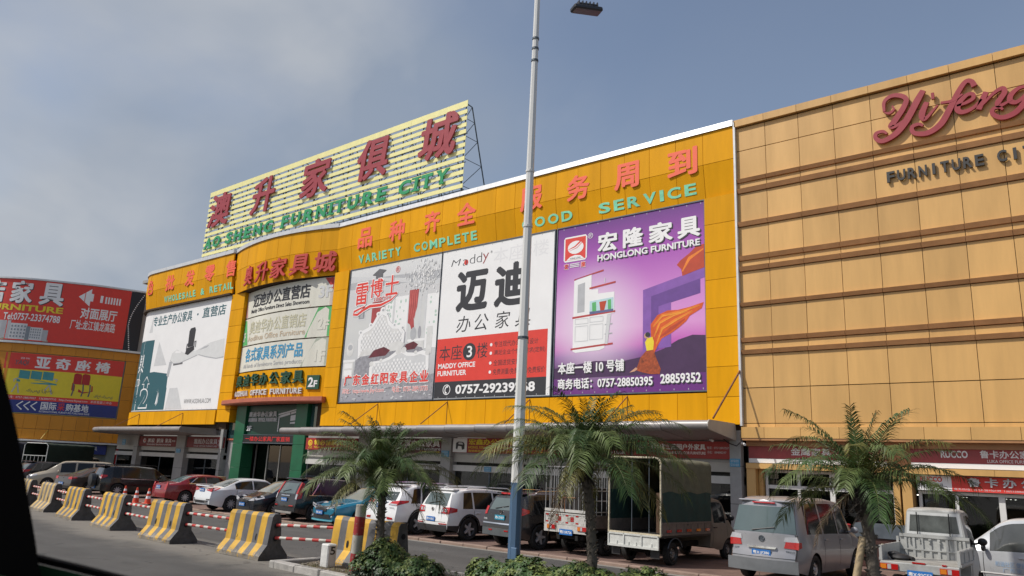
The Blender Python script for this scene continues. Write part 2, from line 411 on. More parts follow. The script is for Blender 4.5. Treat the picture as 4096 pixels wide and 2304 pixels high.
mb = MB(); mb.quad((-140, -14, 0), (60, -14, 0), (60, 11.2, 0), (-140, 11.2, 0)); mb.obj('road', asph, kind='structure')
mb = MB(); mb.quad((-140, 11.2, .0), (60, 11.2, .0), (60, 18.75, .0), (-140, 18.75, .0)); mb.quad((-66, 18.75, 0), (-61.5, 18.75, 0), (-61.5, 90, 0), (-66, 90, 0)); mb.obj('service_road', asph, kind='structure')
mb = MB(); mb.box(-61, 18.85, -.3, 60, 27.6, .06); mb.obj('parking_pavement', BRICK, kind='structure')
mb = MB()
mb.quad((-61, 18.35, .004), (60, 18.35, .004), (60, 18.62, .004), (-61, 18.62, .004)); mb.obj('gutter', SAND, kind='structure')
pk = thing('parking_kerb', 'long low red brown kerb edging the brick parking pavement', 'kerb'); pk['kind'] = 'structure'
kme = None
for i in range(100):
    if kme is None:
        m_ = MB(); m_.rbox(.008, 0, -.2, .992, .22, .085, .018); kme = m_.mesh('kerb_stone', mat('brown_kerb', (.27, .19, .15), .85, var=.2, vscale=3))
    link(kme, 'kerb_stone', pk, (-61 + i * 1.0, 18.62 + random.uniform(-.012, .012), random.uniform(-.012, .008)))
# planted median with its stone kerb
def med_y(x): return 10.75 + .0 * x
mb = MB(); n = 60
for i in range(n):
    a = -15.3 + 34 * i / n; b = -15.3 + 34 * (i + 1) / n
    for j in range(6):
        y0 = 10.9 + 2.2 * j / 6; y1 = 10.9 + 2.2 * (j + 1) / 6
        hz = lambda x, y: .10 + .035 * sin(x * 2.3 + y * 3) + .03 * sin(x * 5.1 - y * 4)
        mb.quad((a, y0, hz(a, y0)), (b, y0, hz(b, y0)), (b, y1, hz(b, y1)), (a, y1, hz(a, y1)))
mb.obj('median_soil', SOIL, kind='structure', smooth=40)
mk = thing('median_kerb', 'rough grey stone kerb of the planted median', 'kerb'); mk['kind'] = 'structure'
x = -15.55
while x < 8:
    ln = random.uniform(.62, .9)
    m_ = MB(); m_.rbox(0, 0, -.1, ln - .02, .2, .15, .02)
    for i, p in enumerate(m_.v): m_.v[i] = (p[0] + random.uniform(-.012, .012), p[1] + random.uniform(-.012, .012), p[2] + random.uniform(-.01, .01))
    m_.obj('kerb_stone', STONE, mk, loc=(x, 10.72 + random.uniform(-.03, .03), random.uniform(-.02, .015)), rot=(0, random.uniform(-.02, .02), random.uniform(-.03, .03)))
    x += ln
m_ = MB(); m_.rbox(0, 0, -.1, .2, 2.3, .15, .02); m_.obj('kerb_stone', STONE, mk, loc=(-15.75, 10.75, 0))
mb = MB(); mb.box(-15.5, 13.1, -.1, 20, 13.25, .13); mb.obj('kerb_stone', STONE, mk)

# ------------------------------------------------------------------ the yellow furniture mall
mall = thing('furniture_mall', 'long yellow panelled shopping building with rounded corner and big billboards', 'building', (-36, 30, 0))
mall.location = (0, 0, 0)
mb = MB()
foot = [P_WING.at(q, -.12) for q in [0, 6] + [6 + i * .5 for i in range(1, 13)] + [P_WING.L]] + [(-45.35, 26.62), (-45.35, 27.42), (-36.0, 27.42), (-36.0, 26.62), (-35.3, 26.55), (-11.06, 26.55), (-11.06, 55), (-61.2, 55)]
nf = len(foot)
mb.add([(x, y, 4.15) for x, y in foot] + [(x, y, 15.9) for x, y in foot], [tuple(range(nf, 2 * nf)), tuple(range(nf - 1, -1, -1))] + [(i, (i + 1) % nf, nf + (i + 1) % nf, nf + i) for i in range(nf)])
mb.obj('wall', DARKGAP, mall)
# main front: two panel rows over the billboards
sx = [0.0, 1.28] + [1.28 + 1.206 * i for i in range(1, 18)] + [22.98, 24.25]
for a, b in zip(sx, sx[1:]):
    panel(P_MAIN, a, b, 14.52, 15.86, .10, mall, YEL)
    panel(P_MAIN, a, b, 13.12, 14.52, -.12, mall, YEL, ot=.095)
    if 1.2 < a < 22.9: panel(P_MAIN, a, b, 4.35, 5.52, .06, mall, YEL)
for i in range(8):
    z1 = 13.12 - i * 1.11; z0 = max(4.35, z1 - 1.11)
    if i == 7: z0 = 4.35
    panel(P_MAIN, 22.98, 24.25, z0, z1, .06, mall, YEL if i else YEL)
    panel(P_MAIN, 0.0, 1.28, z0, z1, .06, mall, YEL)
# metal corner strip towards the tan building
mb = MB(); pbox(mb, P_MAIN, 24.26, 24.34, 4.3, 16.0, -.2, .14); mb.obj('corner_strip', COPE, mall)
for a, b in zip(sx, sx[1:]):
    m_ = MB(); pbox(m_, P_MAIN, a + .006, b - .006, 15.87, 16.12, -.5, .17, ot=.13); m_.obj('coping', COPE, mall)
# curved entrance bay
mb = MB(); k = 24
arc_o = [P_BAY.at(P_BAY.L * i / k, -.16) for i in range(k + 1)]
pts = arc_o + [(-35.3, 26.9), (-46.2, 26.9)]; nf = len(pts)
mb.add([(x, y, 13.02) for x, y in pts] + [(x, y, 15.95) for x, y in pts], [tuple(range(nf, 2 * nf)), tuple(range(nf - 1, -1, -1))] + [(i, (i + 1) % nf, nf + (i + 1) % nf, nf + i) for i in range(nf)])
arc_o = [P_BOARD.at(P_BOARD.L * i / k, -.06) for i in range(k + 1)]
pts = arc_o + [(-35.3, 26.9), (-44.6, 26.9)]; nf = len(pts)
mb.add([(x, y, 5.9) for x, y in pts] + [(x, y, 13.01) for x, y in pts], [tuple(range(nf, 2 * nf)), tuple(range(nf - 1, -1, -1))] + [(i, (i + 1) % nf, nf + (i + 1) % nf, nf + i) for i in range(nf)])
mb.obj('bay_wall', DARKGAP, mall)
bs = [P_BAY.L * i / 9 for i in range(10)]
for a, b in zip(bs, bs[1:]):
    panel(P_BAY, a, b, 14.52, 15.86, .08, mall, YEL, n=2)
    panel(P_BAY, a, b, 13.02, 14.52, -.10, mall, YEL, ot=.075, n=2)
    m_ = MB(); pbox(m_, P_BAY, a + .006, b - .006, 15.87, 16.12, -.5, .17, n=2); m_.obj('coping', COPE, mall)
for i in range(8):
    z1 = 13.02 - i * 1.09; z0 = z1 - 1.09
    if i == 7: z0 = 4.6
    m_ = MB(); m_.box(-46.19, 26.34, z0 + .011, -44.62, 26.95, z1 - .011); m_.obj('panel', YEL, mall)
bs = [P_BOARD.L * i / 8 for i in range(9)]
for a, b in zip(bs, bs[1:]): panel(P_BOARD, a, b, 5.9, 7.66, .03, mall, YEL, n=2)
m_ = MB(); psweep(m_, P_BOARD, -.7, P_BOARD.L + .35, [(-.3, 5.62), (.62, 5.62), (.68, 5.70), (.66, 5.93), (-.3, 5.97)], 20)
m_.obj('awning_ledge', mat('salmon_ledge', (.42, .12, .07), .5, var=.12), mall, smooth=30)
# left wing with the rounded corner
W0 = P_WING.L
ws = [0.0, 2.0, 4.0, 6.0] + [6 + 1.176 * i for i in range(1, 19)]; ws = [q for q in ws if q < W0 - .5] + [W0]
for a, b in zip(ws, ws[1:]):
    panel(P_WING, a, b, 14.52, 15.86, .30, mall, YEL, n=2)
    panel(P_WING, a, b, 13.12, 14.52, .10, mall, YEL, ot=.295, n=2)
    panel(P_WING, a, b, 4.45, 5.38, .14, mall, YEL, n=2)
    m_ = MB(); pbox(m_, P_WING, a + .006, b - .006, 15.87, 16.12, -.5, .38, n=2); m_.obj('coping', COPE, mall)
m_ = MB(); psweep(m_, P_WING, 0, W0, [(-.2, 13.0), (.26, 13.0), (.26, 13.12), (-.2, 13.12)], 40); m_.obj('band_soffit', DARKGAP, mall)
# the strip of wall between the banner and the bay is the pillar above; wall right of the banner
# roof deck
mb = MB(); mb.box(-61, 26.9, 15.7, -11.1, 54.9, 15.95); mb.obj('roof', GREY, mall)

# ground floor: columns, lintels, glass and dim shops
def shopfront(x0, x1, cols, parent, y=26.6, ztop=4.15):
    m_ = MB(); m_.box(x0, y + .12, 3.03, x1, y + .5, ztop); m_.obj('fascia_wall', GREY, parent)
    m_ = MB(); m_.box(x0, y + .16, 2.69, x1, y + .45, 3.03); m_.obj('fascia_band', PALE, parent)
    m_ = MB(); m_.box(x0, y + .10, 2.28, x1, y + .4, 2.55); m_.obj('lintel', mat('white_lintel', (.55, .55, .53), .5, var=.08), parent)
    m_ = MB(); m_.box(x0, y + .34, 2.55, x1, y + .5, 2.69); m_.obj('fascia_slot', INTER, parent)
    for a, b in cols:
        m_ = MB(); m_.box(a, y - .12, .06, b, y + .6, ztop - .0); m_.obj('column', GREY, parent)
        m_ = MB()
        for zz_ in (1.6, 2.9): m_.box(a - .004, y - .124, zz_, b + .004, y + .1, zz_ + .015)
        m_.obj('column_joint', INTER, parent)
    ed = [x0] + [q for c in cols for q in c] + [x1]
    for a, b in zip(ed[0::2], ed[1::2]):
        if b - a < .6: continue
        k = max(1, int((b - a) / 2.1)); w = (b - a) / k
        for i in range(k):
            m_ = MB(); m_.box(a + i * w + .03, y + .3, .2, a + (i + 1) * w - .03, y + .315, 2.27); m_.obj('window', SHOPGL, parent)
            m_ = MB(); m_.box(a + i * w - .03, y + .27, .06, a + i * w + .03, y + .34, 2.27); m_.obj('mullion', STEEL, parent)
        m_ = MB(); m_.box(a, y + .26, .06, b, y + .36, .2); m_.obj('sill', GREY, parent)
        # lit downlights within
        m_ = MB()
        for i in range(int((b - a) / 1.3)):
            for yy in (1.0, 2.2):
                m_.box(a + .5 + i * 1.3, y + yy, 2.60, a + .56 + i * 1.3, y + yy + .06, 2.62)
        m_.obj('downlight', LAMPW, parent)
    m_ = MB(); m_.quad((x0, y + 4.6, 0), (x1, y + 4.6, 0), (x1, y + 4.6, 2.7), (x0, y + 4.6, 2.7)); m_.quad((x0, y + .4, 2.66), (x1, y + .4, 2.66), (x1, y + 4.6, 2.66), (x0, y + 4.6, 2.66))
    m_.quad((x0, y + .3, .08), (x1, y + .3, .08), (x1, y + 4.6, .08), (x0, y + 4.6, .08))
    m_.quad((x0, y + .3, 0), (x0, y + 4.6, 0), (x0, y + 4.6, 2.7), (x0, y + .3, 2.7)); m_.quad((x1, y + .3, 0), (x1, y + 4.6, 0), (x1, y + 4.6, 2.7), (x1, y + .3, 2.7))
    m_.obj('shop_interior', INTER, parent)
    m_ = MB(); q = x0 + .8
    rr = random.Random(int(x0 * 10))
    while q < x1 - 1.5:
        w = rr.uniform(.6, 1.6); h = rr.uniform(.5, 1.1); m_.box(q, y + 1.2, .08, q + w, y + 2.0, h)
        if rr.random() < .5: m_.box(q, y + 2.02, .08, q + .1, y + 2.1, h + .5)
        q += w + rr.uniform(.4, 1.4)
    m_.obj('furniture_on_show', mat('brown_furniture', (.16, .09, .05), .5, var=.3), parent)
shopfront(-36.7, -11.12, [(-32.0, -31.1), (-25.92, -25.3), (-18.9, -18.2), (-11.54, -11.12)], mall)
shopfront(-60.5, -45.3, [(-57.2, -56.6), (-51.06, -49.9), (-45.6, -45.3)], mall)
# side wall of the rounded corner at street level
m_ = MB(); psweep(m_, P_WING, 0, 11.6, [(-.9, .05), (-.8, .05), (-.8, 4.2), (-.9, 4.2)], 20); m_.obj('corner_wall', GREY, mall)

# canopies with rounded noses
def canopy_prof(o, zt, zi, r=.17):
    pr = [(-.1, zi + .06), (-.1, zi - .0)]
    pr += [(o - r * 1.1, zt - 2 * r - .0)]
    pr += [(o - r + r * cos(a), zt - r + r * sin(a)) for a in [-pi / 2 + pi * i / 8 for i in range(9)]]
    pr += [(.0, zt + .02)]
    return pr[::-1]
cp = thing('entrance_canopy', 'long grey metal canopy with rounded nose under the yellow wall beside the tan building', 'canopy')
a0 = -.55; segs = 14
for i in range(segs):
    s0 = a0 + (24.0 - a0) * i / segs; s1 = a0 + (24.0 - a0) * (i + 1) / segs; zt = 4.10 + .26 * (i + .5) / segs
    m_ = MB(); psweep(m_, P_MAIN, s0 + .008, s1 - .008, canopy_prof(2.25, zt, 3.80), 1); m_.obj('canopy_panel', CANOPY, cp, smooth=35)
m_ = MB(); psweep(m_, P_MAIN, 24.0, 24.03, canopy_prof(2.27, 4.37, 3.78), 1); m_.obj('end_cap', PALE, cp)
for q in (4.71, 9.71, 14.7, 19.6):
    m_ = MB(); m_.tube([P_MAIN.pt(q, 5.45, .08), P_MAIN.pt(q + .02, 4.3, 1.75)], .022, 6); m_.tube([P_MAIN.pt(q, 5.5, .07), P_MAIN.pt(q, 4.4, .07)], .012, 5); m_.obj('tie_rod', RUST, cp)
m_ = MB(); m_.tube([P_MAIN.pt(24.3, 6.3, .08), P_MAIN.pt(24.1, 4.42, 2.0)], .035, 6); m_.obj('tie_rod', RUST, cp)
cp2 = thing('corner_canopy', 'grey canopy that wraps round the rounded corner under the white banner', 'canopy')
segs = 16; qa, qb = 9.0, W0 + .1
for i in range(segs):
    s0 = qa + (qb - qa) * i / segs; s1 = qa + (qb - qa) * (i + 1) / segs
    o = 2.2 * min(1, max(.08, sin(min(1, (i + .5) / 5) * pi / 2)))
    if i < 6:
        oa = 2.3 * sqrt(max(.0, 1 - (1 - i / 6) ** 2)) + .15; ob = 2.3 * sqrt(1 - (1 - (i + 1) / 6) ** 2) + .15
    else: oa = ob = 2.45
    m_ = MB(); A = canopy_prof(oa, 4.16, 3.75, min(.17, oa / 3)); B = canopy_prof(ob, 4.16, 3.75, min(.17, ob / 3)); n_ = len(A)
    m_.add([P_WING.pt(s0 + .006, z, o) for o, z in A] + [P_WING.pt(s1 - .006, z, o) for o, z in B], [(j, j + n_, (j + 1) % n_ + n_, (j + 1) % n_) for j in range(n_)] + [tuple(range(n_ - 1, -1, -1)), tuple(range(n_, 2 * n_))])
    m_.obj('canopy_panel', CANOPY, cp2, smooth=35)
for q in (16.7, 22.93):
    m_ = MB(); m_.tube([P_WING.pt(q, 5.22, .16), P_WING.pt(q - .05, 4.15, 1.9)], .022, 6); m_.tube([P_WING.pt(q, 5.22, .16), P_WING.pt(q, 4.2, .16)], .014, 5); m_.obj('tie_rod', RUST, cp2)

# green entrance under the bay
ent = thing('entrance_portal', 'dark green office furniture entrance with two green pillars and glass doors', 'entrance')
m_ = MB(); m_.box(-43.16, 26.78, 3.84, -38.0, 27.3, 5.62); m_.obj('header_panel', GREEND, ent)
for a, b in ((-44.25, -43.17), (-37.98, -36.88)):
    for z0, z1 in ((.06, 1.85), (1.86, 3.3), (3.31, 5.62)):
        m_ = MB(); m_.rbox(a, 26.6, z0, b, 27.4, z1, .012); m_.obj('pillar_panel', GREENP, ent)
m_ = MB(); m_.box(-45.35, 26.9, .06, -44.3, 27.0, 3.5); m_.box(-36.85, 26.9, .06, -35.4, 27.0, 3.5); m_.obj('side_wall', GREY, ent)
GGL = mat('green_glass', (.03, .075, .075), .08, var=.1, spec=.9)
for a, b in ((-45.35, -44.3), (-36.85, -35.4)):
    m_ = MB(); m_.box(a, 26.86, 3.62, b, 26.9, 5.6); m_.obj('side_window', GGL, ent)
    m_ = MB(); m_.box(a, 26.8, 3.5, b, 26.95, 3.6); m_.obj('window_sill', mat('salmon_ledge', (.42, .12, .07)), ent)
m_ = MB(); m_.box(-43.2, 26.62, 3.38, -37.95, 26.76, 3.82); m_.obj('display_board', BLACK, ent)
m_ = MB(); m_.box(-43.22, 26.60, 3.33, -37.93, 26.80, 3.38); m_.box(-43.22, 26.60, 3.82, -37.93, 26.80, 3.85); m_.obj('display_frame', STEEL, ent)
PB[0] = .18; m_ = MB(); ptext(m_, P_DOOR, '一楼办公家具厂家直销', 1.38, 3.46, 5.98, 3.74, .20, 0, bold=-.005); PB[0] = 0.0; m_.obj('lettering', LEDR, ent)
for i in range(4):
    a = -43.1 + i * 1.28
    m_ = MB(); m_.box(a + .04, 27.6, .1, a + 1.24, 27.62, 3.25); m_.obj('glass_door', SHOPGL, ent)
    m_ = MB(); m_.box(a - .03, 27.56, .06, a + .04, 27.66, 3.3); m_.obj('door_frame', mat('aluminium', (.5, .5, .48), .35, metal=.6, var=.1), ent)
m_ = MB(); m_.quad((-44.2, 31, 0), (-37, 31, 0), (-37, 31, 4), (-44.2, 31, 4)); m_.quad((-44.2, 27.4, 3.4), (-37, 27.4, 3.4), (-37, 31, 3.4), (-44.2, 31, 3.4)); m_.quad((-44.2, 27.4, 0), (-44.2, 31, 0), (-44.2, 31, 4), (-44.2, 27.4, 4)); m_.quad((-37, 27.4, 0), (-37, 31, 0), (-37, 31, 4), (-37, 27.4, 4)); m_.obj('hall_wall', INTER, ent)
def spell(path, w, a, b, z0, z1, off, m, par, ext=.08, bold=.02, gap=.22):
    n = len(w); u = [(.36 if ch == 'I' else 1.0) for ch in w]; cw = (b - a) / (sum(u) + (n - 1) * gap); q = a
    for ch, k in zip(w, u):
        m_ = MB(); ptext(m_, path, ch, q, z0, q + cw * k, z1, off, 0, ext=ext, bold=bold); m_.obj('letter', m, par); q += cw * (k + gap)
spell(P_DOOR, '奥迪华办公家具', 1.30, 4.23, 4.92, 5.24, .025, PLG, ent, .05, .02, .12)
for w, a, b in (('AODIHUA', 1.27, 2.2), ('OFFICE', 2.32, 3.05), ('FURNITURE', 3.15, 4.29)): spell(P_DOOR, w, a, b, 4.64, 4.86, .025, PLG, ent, .04, .02, .16)
spell(P_DOOR, '2F', 1.22, 1.72, 4.08, 4.38, .025, PLG, ent, .06, .03)
m_ = MB(); PB[0] = .03
for P in (((4.38, 5.0), (6.16, 5.28), (6.16, 5.36), (4.38, 5.09)), ((4.55, 4.86), (5.55, 5.03), (5.55, 5.17), (4.55, 4.99)), ((5.62, 5.04), (6.12, 5.12), (6.12, 5.24), (5.62, 5.17)), ((5.62, 4.66), (6.12, 4.70), (6.12, 5.03), (5.62, 4.97)), ((5.62, 4.5), (6.12, 4.5), (6.12, 4.62), (5.62, 4.58)), ((4.42, 4.05), (4.52, 4.05), (4.52, 4.98), (4.42, 4.95)), ((6.1, 4.3), (6.18, 4.3), (6.18, 5.3), (6.1, 5.28))):
    ppoly(m_, P_DOOR, P, .06)
m_.obj('emblem', PLG, ent); PB[0] = 0.0
# letters on the orange band and the small floor sign
L = thing('facade_lettering', 'dark green and white raised letters on the curved orange band above the entrance', 'lettering')
xs = [(.05, 1.0), (1.15, 2.05), (2.2, 3.15), (3.3, 4.2), (4.4, 5.3), (5.5, 6.45), (6.6, 7.5)]
for ch, (a, b) in zip('奥迪华办公家具', xs):
    m_ = MB(); ptext(m_, P_BOARD, ch, a, 6.76, b, 7.5, .05, 0, ext=.10, bold=.03); m_.obj('letter', DGRN3, L)
for w, a, b in (('AODIHUA', -.05, 1.95), ('OFFICE', 2.35, 4.25), ('FURNITURE', 4.6, 7.45)): spell(P_BOARD, w, a, b, 6.17, 6.5, .05, PLG, L)
m_ = MB(); pbox(m_, P_BOARD, 7.78, 8.72, 6.4, 7.2, .04, .12); m_.obj('floor_plaque', DGRN3, L)
PB[0] = .12; m_ = MB(); ptext(m_, P_BOARD, '2', 7.9, 6.52, 8.3, 7.08, .13, 0, bold=.03); ptext(m_, P_BOARD, 'F', 8.34, 6.52, 8.6, 6.9, .13, 0, bold=.03); m_.obj('plaque_lettering', PW, L); PB[0] = 0.0
# three faded strips of the bay display
def board(label, z0, z1, mtl, art):
    t = thing('bay_sign', label, 'sign', group='curved sign strips of the entrance bay')
    m_ = MB(); pbox(m_, P_BOARD, -.1, P_BOARD.L - .05, z0 + .03, z1 - .03, -.05, .02, n=16); m_.obj('board', mtl, t, smooth=20)
    art(t)
PB[0] = .02
PFAD = mat('faded_board', (.66, .65, .57), .5, var=.10, vscale=1.2, streak=1)
def art1(t):
    m_ = MB(); ppoly(m_, P_BOARD, [(7.2, 11.3), (9.0, 13.0), (9.0, 11.3)], .04, 0); ppoly(m_, P_BOARD, [(-.08, 11.3), (-.08, 12.6), (.3, 11.3)], .04, 2); ppoly(m_, P_BOARD, [(8.3, 12.95), (9.0, 12.95), (9.0, 12.2)], .05, 1); m_.obj('artwork', [mat('faded_grey_print', (.55, .47, .42)), PDR, mat('faded_pink', (.55, .30, .28))], t)
    m_ = MB(); ptext(m_, P_BOARD, '迈迪办公直营店', .95, 11.85, 7.2, 12.72, .06, 0, bold=.03); ptext(m_, P_BOARD, 'Maddy Office Furniture Direct Sales Showroom', .8, 11.42, 7.2, 11.75, .06, 0, bold=.015); ptext(m_, P_BOARD, '3F', 7.9, 11.75, 8.95, 12.5, .06, 1, bold=.03); m_.obj('lettering', [PK, PLG], t)
def art2(t):
    m_ = MB(); ppoly(m_, P_BOARD, [(7.1, 9.45), (8.0, 11.2), (9.02, 11.2), (9.02, 9.45)], .04, 0); ppoly(m_, P_BOARD, [(-.08, 9.45), (-.08, 11.1), (.25, 11.1), (.8, 9.45)], .04, 0); m_.obj('artwork', PGR, t)
    m_ = MB(); ptext(m_, P_BOARD, '奥迪华办公直销店', .9, 10.1, 7.1, 10.95, .06, 0, bold=.02); ptext(m_, P_BOARD, 'Aodihua Office Furniture', .8, 9.65, 7.1, 10.0, .06, 2, bold=.01); ptext(m_, P_BOARD, '2', 8.05, 9.85, 8.5, 10.6, .06, 1, bold=.03); ptext(m_, P_BOARD, 'F', 8.55, 9.85, 8.95, 10.4, .06, 1, bold=.03); ptext(m_, P_BOARD, '2F', -.02, 9.7, .35, 10.3, .06, 1, bold=.02); m_.obj('lettering', [PFA, PFAD, mat('faded_tan', (.52, .42, .30))], t)
def art3(t):
    m_ = MB(); ppoly(m_, P_BOARD, [(7.0, 7.75), (8.1, 9.38), (9.02, 9.38), (9.02, 7.75)], .04, 0); m_.obj('artwork', mat('faded_grey_green', (.42, .46, .38)), t)
    m_ = MB(); ptext(m_, P_BOARD, '各式家具系列产品', .75, 8.32, 7.1, 9.2, .06, 0, bold=.03); ptext(m_, P_BOARD, 'All kinds of furninture Series products', .6, 7.86, 7.1, 8.2, .06, 1, bold=.0); ptext(m_, P_BOARD, '1F', 8.1, 8.0, 8.9, 8.7, .06, 2, bold=.02); m_.obj('lettering', [PSK, PGY, PFAD], t)
board('pale curved sign strip with black direct sales lettering, topmost in the bay', 11.24, 13.0, PFAD, art1)
board('faded curved sign strip with green 2F corner, middle of the bay', 9.40, 11.22, PFAD, art2)
board('pale curved sign strip with blue characters, lowest in the bay', 7.70, 9.38, PFAD, art3)

PB[0] = 0.0
# raised and flat lettering on the facade
L = thing('facade_lettering', 'dark red raised characters on the curved band above the entrance bay', 'lettering')
for ch, a, b in (('奥', 2.35, 3.5), ('升', 3.92, 5.45), ('家', 5.63, 7.2), ('具', 7.5, 9.12), ('城', 9.45, 11.1)):
    m_ = MB(); ptext(m_, P_BAY, ch, a, 13.2, b, 14.45, .04, 0, ext=.08, bold=.026, shear=.08); m_.obj('letter', mat('bay_red_letter', (.50, .05, .04), .5, var=.06), L)
def flatset(label, path, off, reds, greens, green=(-.062, .154)):
    L = thing('facade_lettering', label, 'lettering')
    for ch, a, b in reds:
        m_ = MB(); zt = 15.42
        for z0, z1, o in ((14.26, zt, off),): ptext(m_, path, ch, a, z0, b, z1, o, 0, ext=.008, bold=.035)
        m_.obj('letter', REDF, L)
    for w, a, b in greens:
        u = [{'I': .3, 'W': 1.35, 'M': 1.2, 'E': .85, 'L': .8}.get(ch, 1.0) for ch in w]; cw = (b - a) / (sum(u) + (len(w) - 1) * .28); q = a
        for ch, k in zip(w, u):
            m_ = MB(); ptext(m_, path, ch, q, 13.42, q + cw * k, 13.88, green[0], 0, ext=.008, bold=.03, tilt=green[1]); m_.obj('letter', GRNF, L); q += cw * (k + .28)
flatset('flat red characters over green words VARIETY COMPLETE on the yellow band', P_MAIN, .108, (('品', 1.86, 3.09), ('种', 4.49, 5.72), ('齐', 7.22, 8.38), ('全', 9.59, 10.87)), (('VARIETY', 1.91, 5.42), ('COMPLETE', 6.42, 10.9)))
flatset('flat red characters over green words GOOD SERVICE on the yellow band', P_MAIN, .108, (('服', 13.7, 15.0), ('务', 16.39, 17.6), ('周', 18.88, 20.1), ('到', 21.42, 22.75)), (('GOOD', 13.75, 16.63), ('SERVICE', 18.02, 22.62)))
flatset('flat red characters over green words WHOLESALE & RETAIL on the rounded corner', P_WING, .306, (('色', 15.0, 16.0), ('批', 17.9, 19.21), ('发', 20.75, 22.04), ('零', 23.45, 24.74), ('售', 26.2, 27.42)), (('WHOLESALE', 17.78, 22.3), ('&', 23.0, 23.5), ('RETAIL', 24.2, 27.17)), (.153, .139))
# ------------------------------------------------------------------ billboards
def billboard(label, path, s0, z0, s1, z1, off, m, n=1, frame=True, group=None, name='billboard'):
    t = thing(name, label, 'billboard', group=group)
    m_ = MB(); pbox(m_, path, s0, s1, z0, z1, off - .06, off, n=n); m_.obj('banner', m, t, smooth=20 if n > 1 else 0)
    if frame:
        m_ = MB(); e = .05
        pbox(m_, path, s0 - e, s1 + e, z1, z1 + e, off - .12, off + .03, n=n); pbox(m_, path, s0 - e, s1 + e, z0 - e, z0, off - .12, off + .03, n=n)
        pbox(m_, path, s0 - e, s0, z0, z1, off - .12, off + .03); pbox(m_, path, s1, s1 + e, z0, z1, off - .12, off + .03)
        m_.obj('frame', STEEL, t)
        m_ = MB(); i = s0 + .3
        while i < s1:
            for z in (z0 + .07, z1 - .07): prect(m_, path, i, z - .03, i + .03, z + .03, off + .008)
            i += .6
        m_.obj('eyelet', PGY, t)
    return t
def ramp_mat(name, z0, z1, stops, glow=None, rough=.5):
    """a printed vertical colour gradient, with an optional printed pale disc"""
    m = bpy.data.materials.new(name); m.use_nodes = True; t = m.node_tree; b = t.nodes['Principled BSDF']; b.inputs['Roughness'].default_value = rough
    ge = t.nodes.new('ShaderNodeNewGeometry'); se = t.nodes.new('ShaderNodeSeparateXYZ'); t.links.new(ge.outputs['Position'], se.inputs[0])
    mr = t.nodes.new('ShaderNodeMapRange'); mr.inputs['From Min'].default_value = z0; mr.inputs['From Max'].default_value = z1; t.links.new(se.outputs[2], mr.inputs['Value'])
    r = t.nodes.new('ShaderNodeValToRGB'); e = r.color_ramp.elements
    while len(e) < len(stops): e.new(.5)
    for q, (p, c) in zip(e, stops): q.position = p; q.color = (*c, 1)
    t.links.new(mr.outputs[0], r.inputs[0]); o = r.outputs[0]
    if glow:
        d = t.nodes.new('ShaderNodeVectorMath'); d.operation = 'DISTANCE'; d.inputs[1].default_value = glow[0]; t.links.new(ge.outputs['Position'], d.inputs[0])
        m2 = t.nodes.new('ShaderNodeMapRange'); m2.interpolation_type = 'SMOOTHSTEP'; m2.inputs['From Min'].default_value = glow[1]; m2.inputs['From Max'].default_value = 0.2; t.links.new(d.outputs['Value'], m2.inputs['Value'])
        x = t.nodes.new('ShaderNodeMixRGB'); t.links.new(m2.outputs[0], x.inputs[0]); t.links.new(o, x.inputs[1]); x.inputs[2].default_value = (*glow[2], 1); o = x.outputs[0]
    t.links.new(o, b.inputs['Base Color']); return m

# purple billboard
PM = ramp_mat('purple_print', 5.62, 13.06, [(0, (.14, .02, .20)), (.16, (.10, .02, .15)), (.215, (.22, .05, .30)), (.26, (.52, .10, .45)), (.36, (.68, .30, .62)), (.55, (.58, .22, .58)), (.78, (.36, .075, .42)), (1, (.13, .025, .22))], ((-17.4, 26.3, 8.7), 3.3, (.74, .62, .75)))
t = billboard('purple furniture billboard with white cabinet and dancer trailing an orange scarf', P_MAIN, 15.9, 5.62, 22.95, 13.06, 0.0, PM)
m_ = MB()
hills = [(15.92, 7.0), (17.5, 7.1), (19.3, 6.95), (20.4, 7.05), (21.2, 7.25), (22, 7.5), (22.93, 7.62), (22.93, 6.2), (15.92, 6.2)]
ppoly(m_, P_MAIN, [(15.92, 6.75), (18, 6.98), (19.3, 6.9), (20.4, 7.05), (21.2, 7.3), (21.8, 7.6), (22.4, 7.75), (22.93, 7.7), (22.93, 6.3), (15.92, 6.3)], .006, 0)
ppoly(m_, P_MAIN, [(20.25, 7.2), (20.25, 9.75), (22.93, 10.35), (22.93, 9.95), (20.62, 9.45), (20.62, 7.15)], .008, 1)
ppoly(m_, P_MAIN, [(20.62, 9.45), (22.75, 9.93), (22.75, 9.35), (20.95, 9.0), (20.95, 7.3), (20.62, 7.15)], .010, 2)
ppoly(m_, P_MAIN, [(20.95, 9.0), (21.5, 9.13), (21.5, 7.35), (20.95, 7.3)], .012, 1)
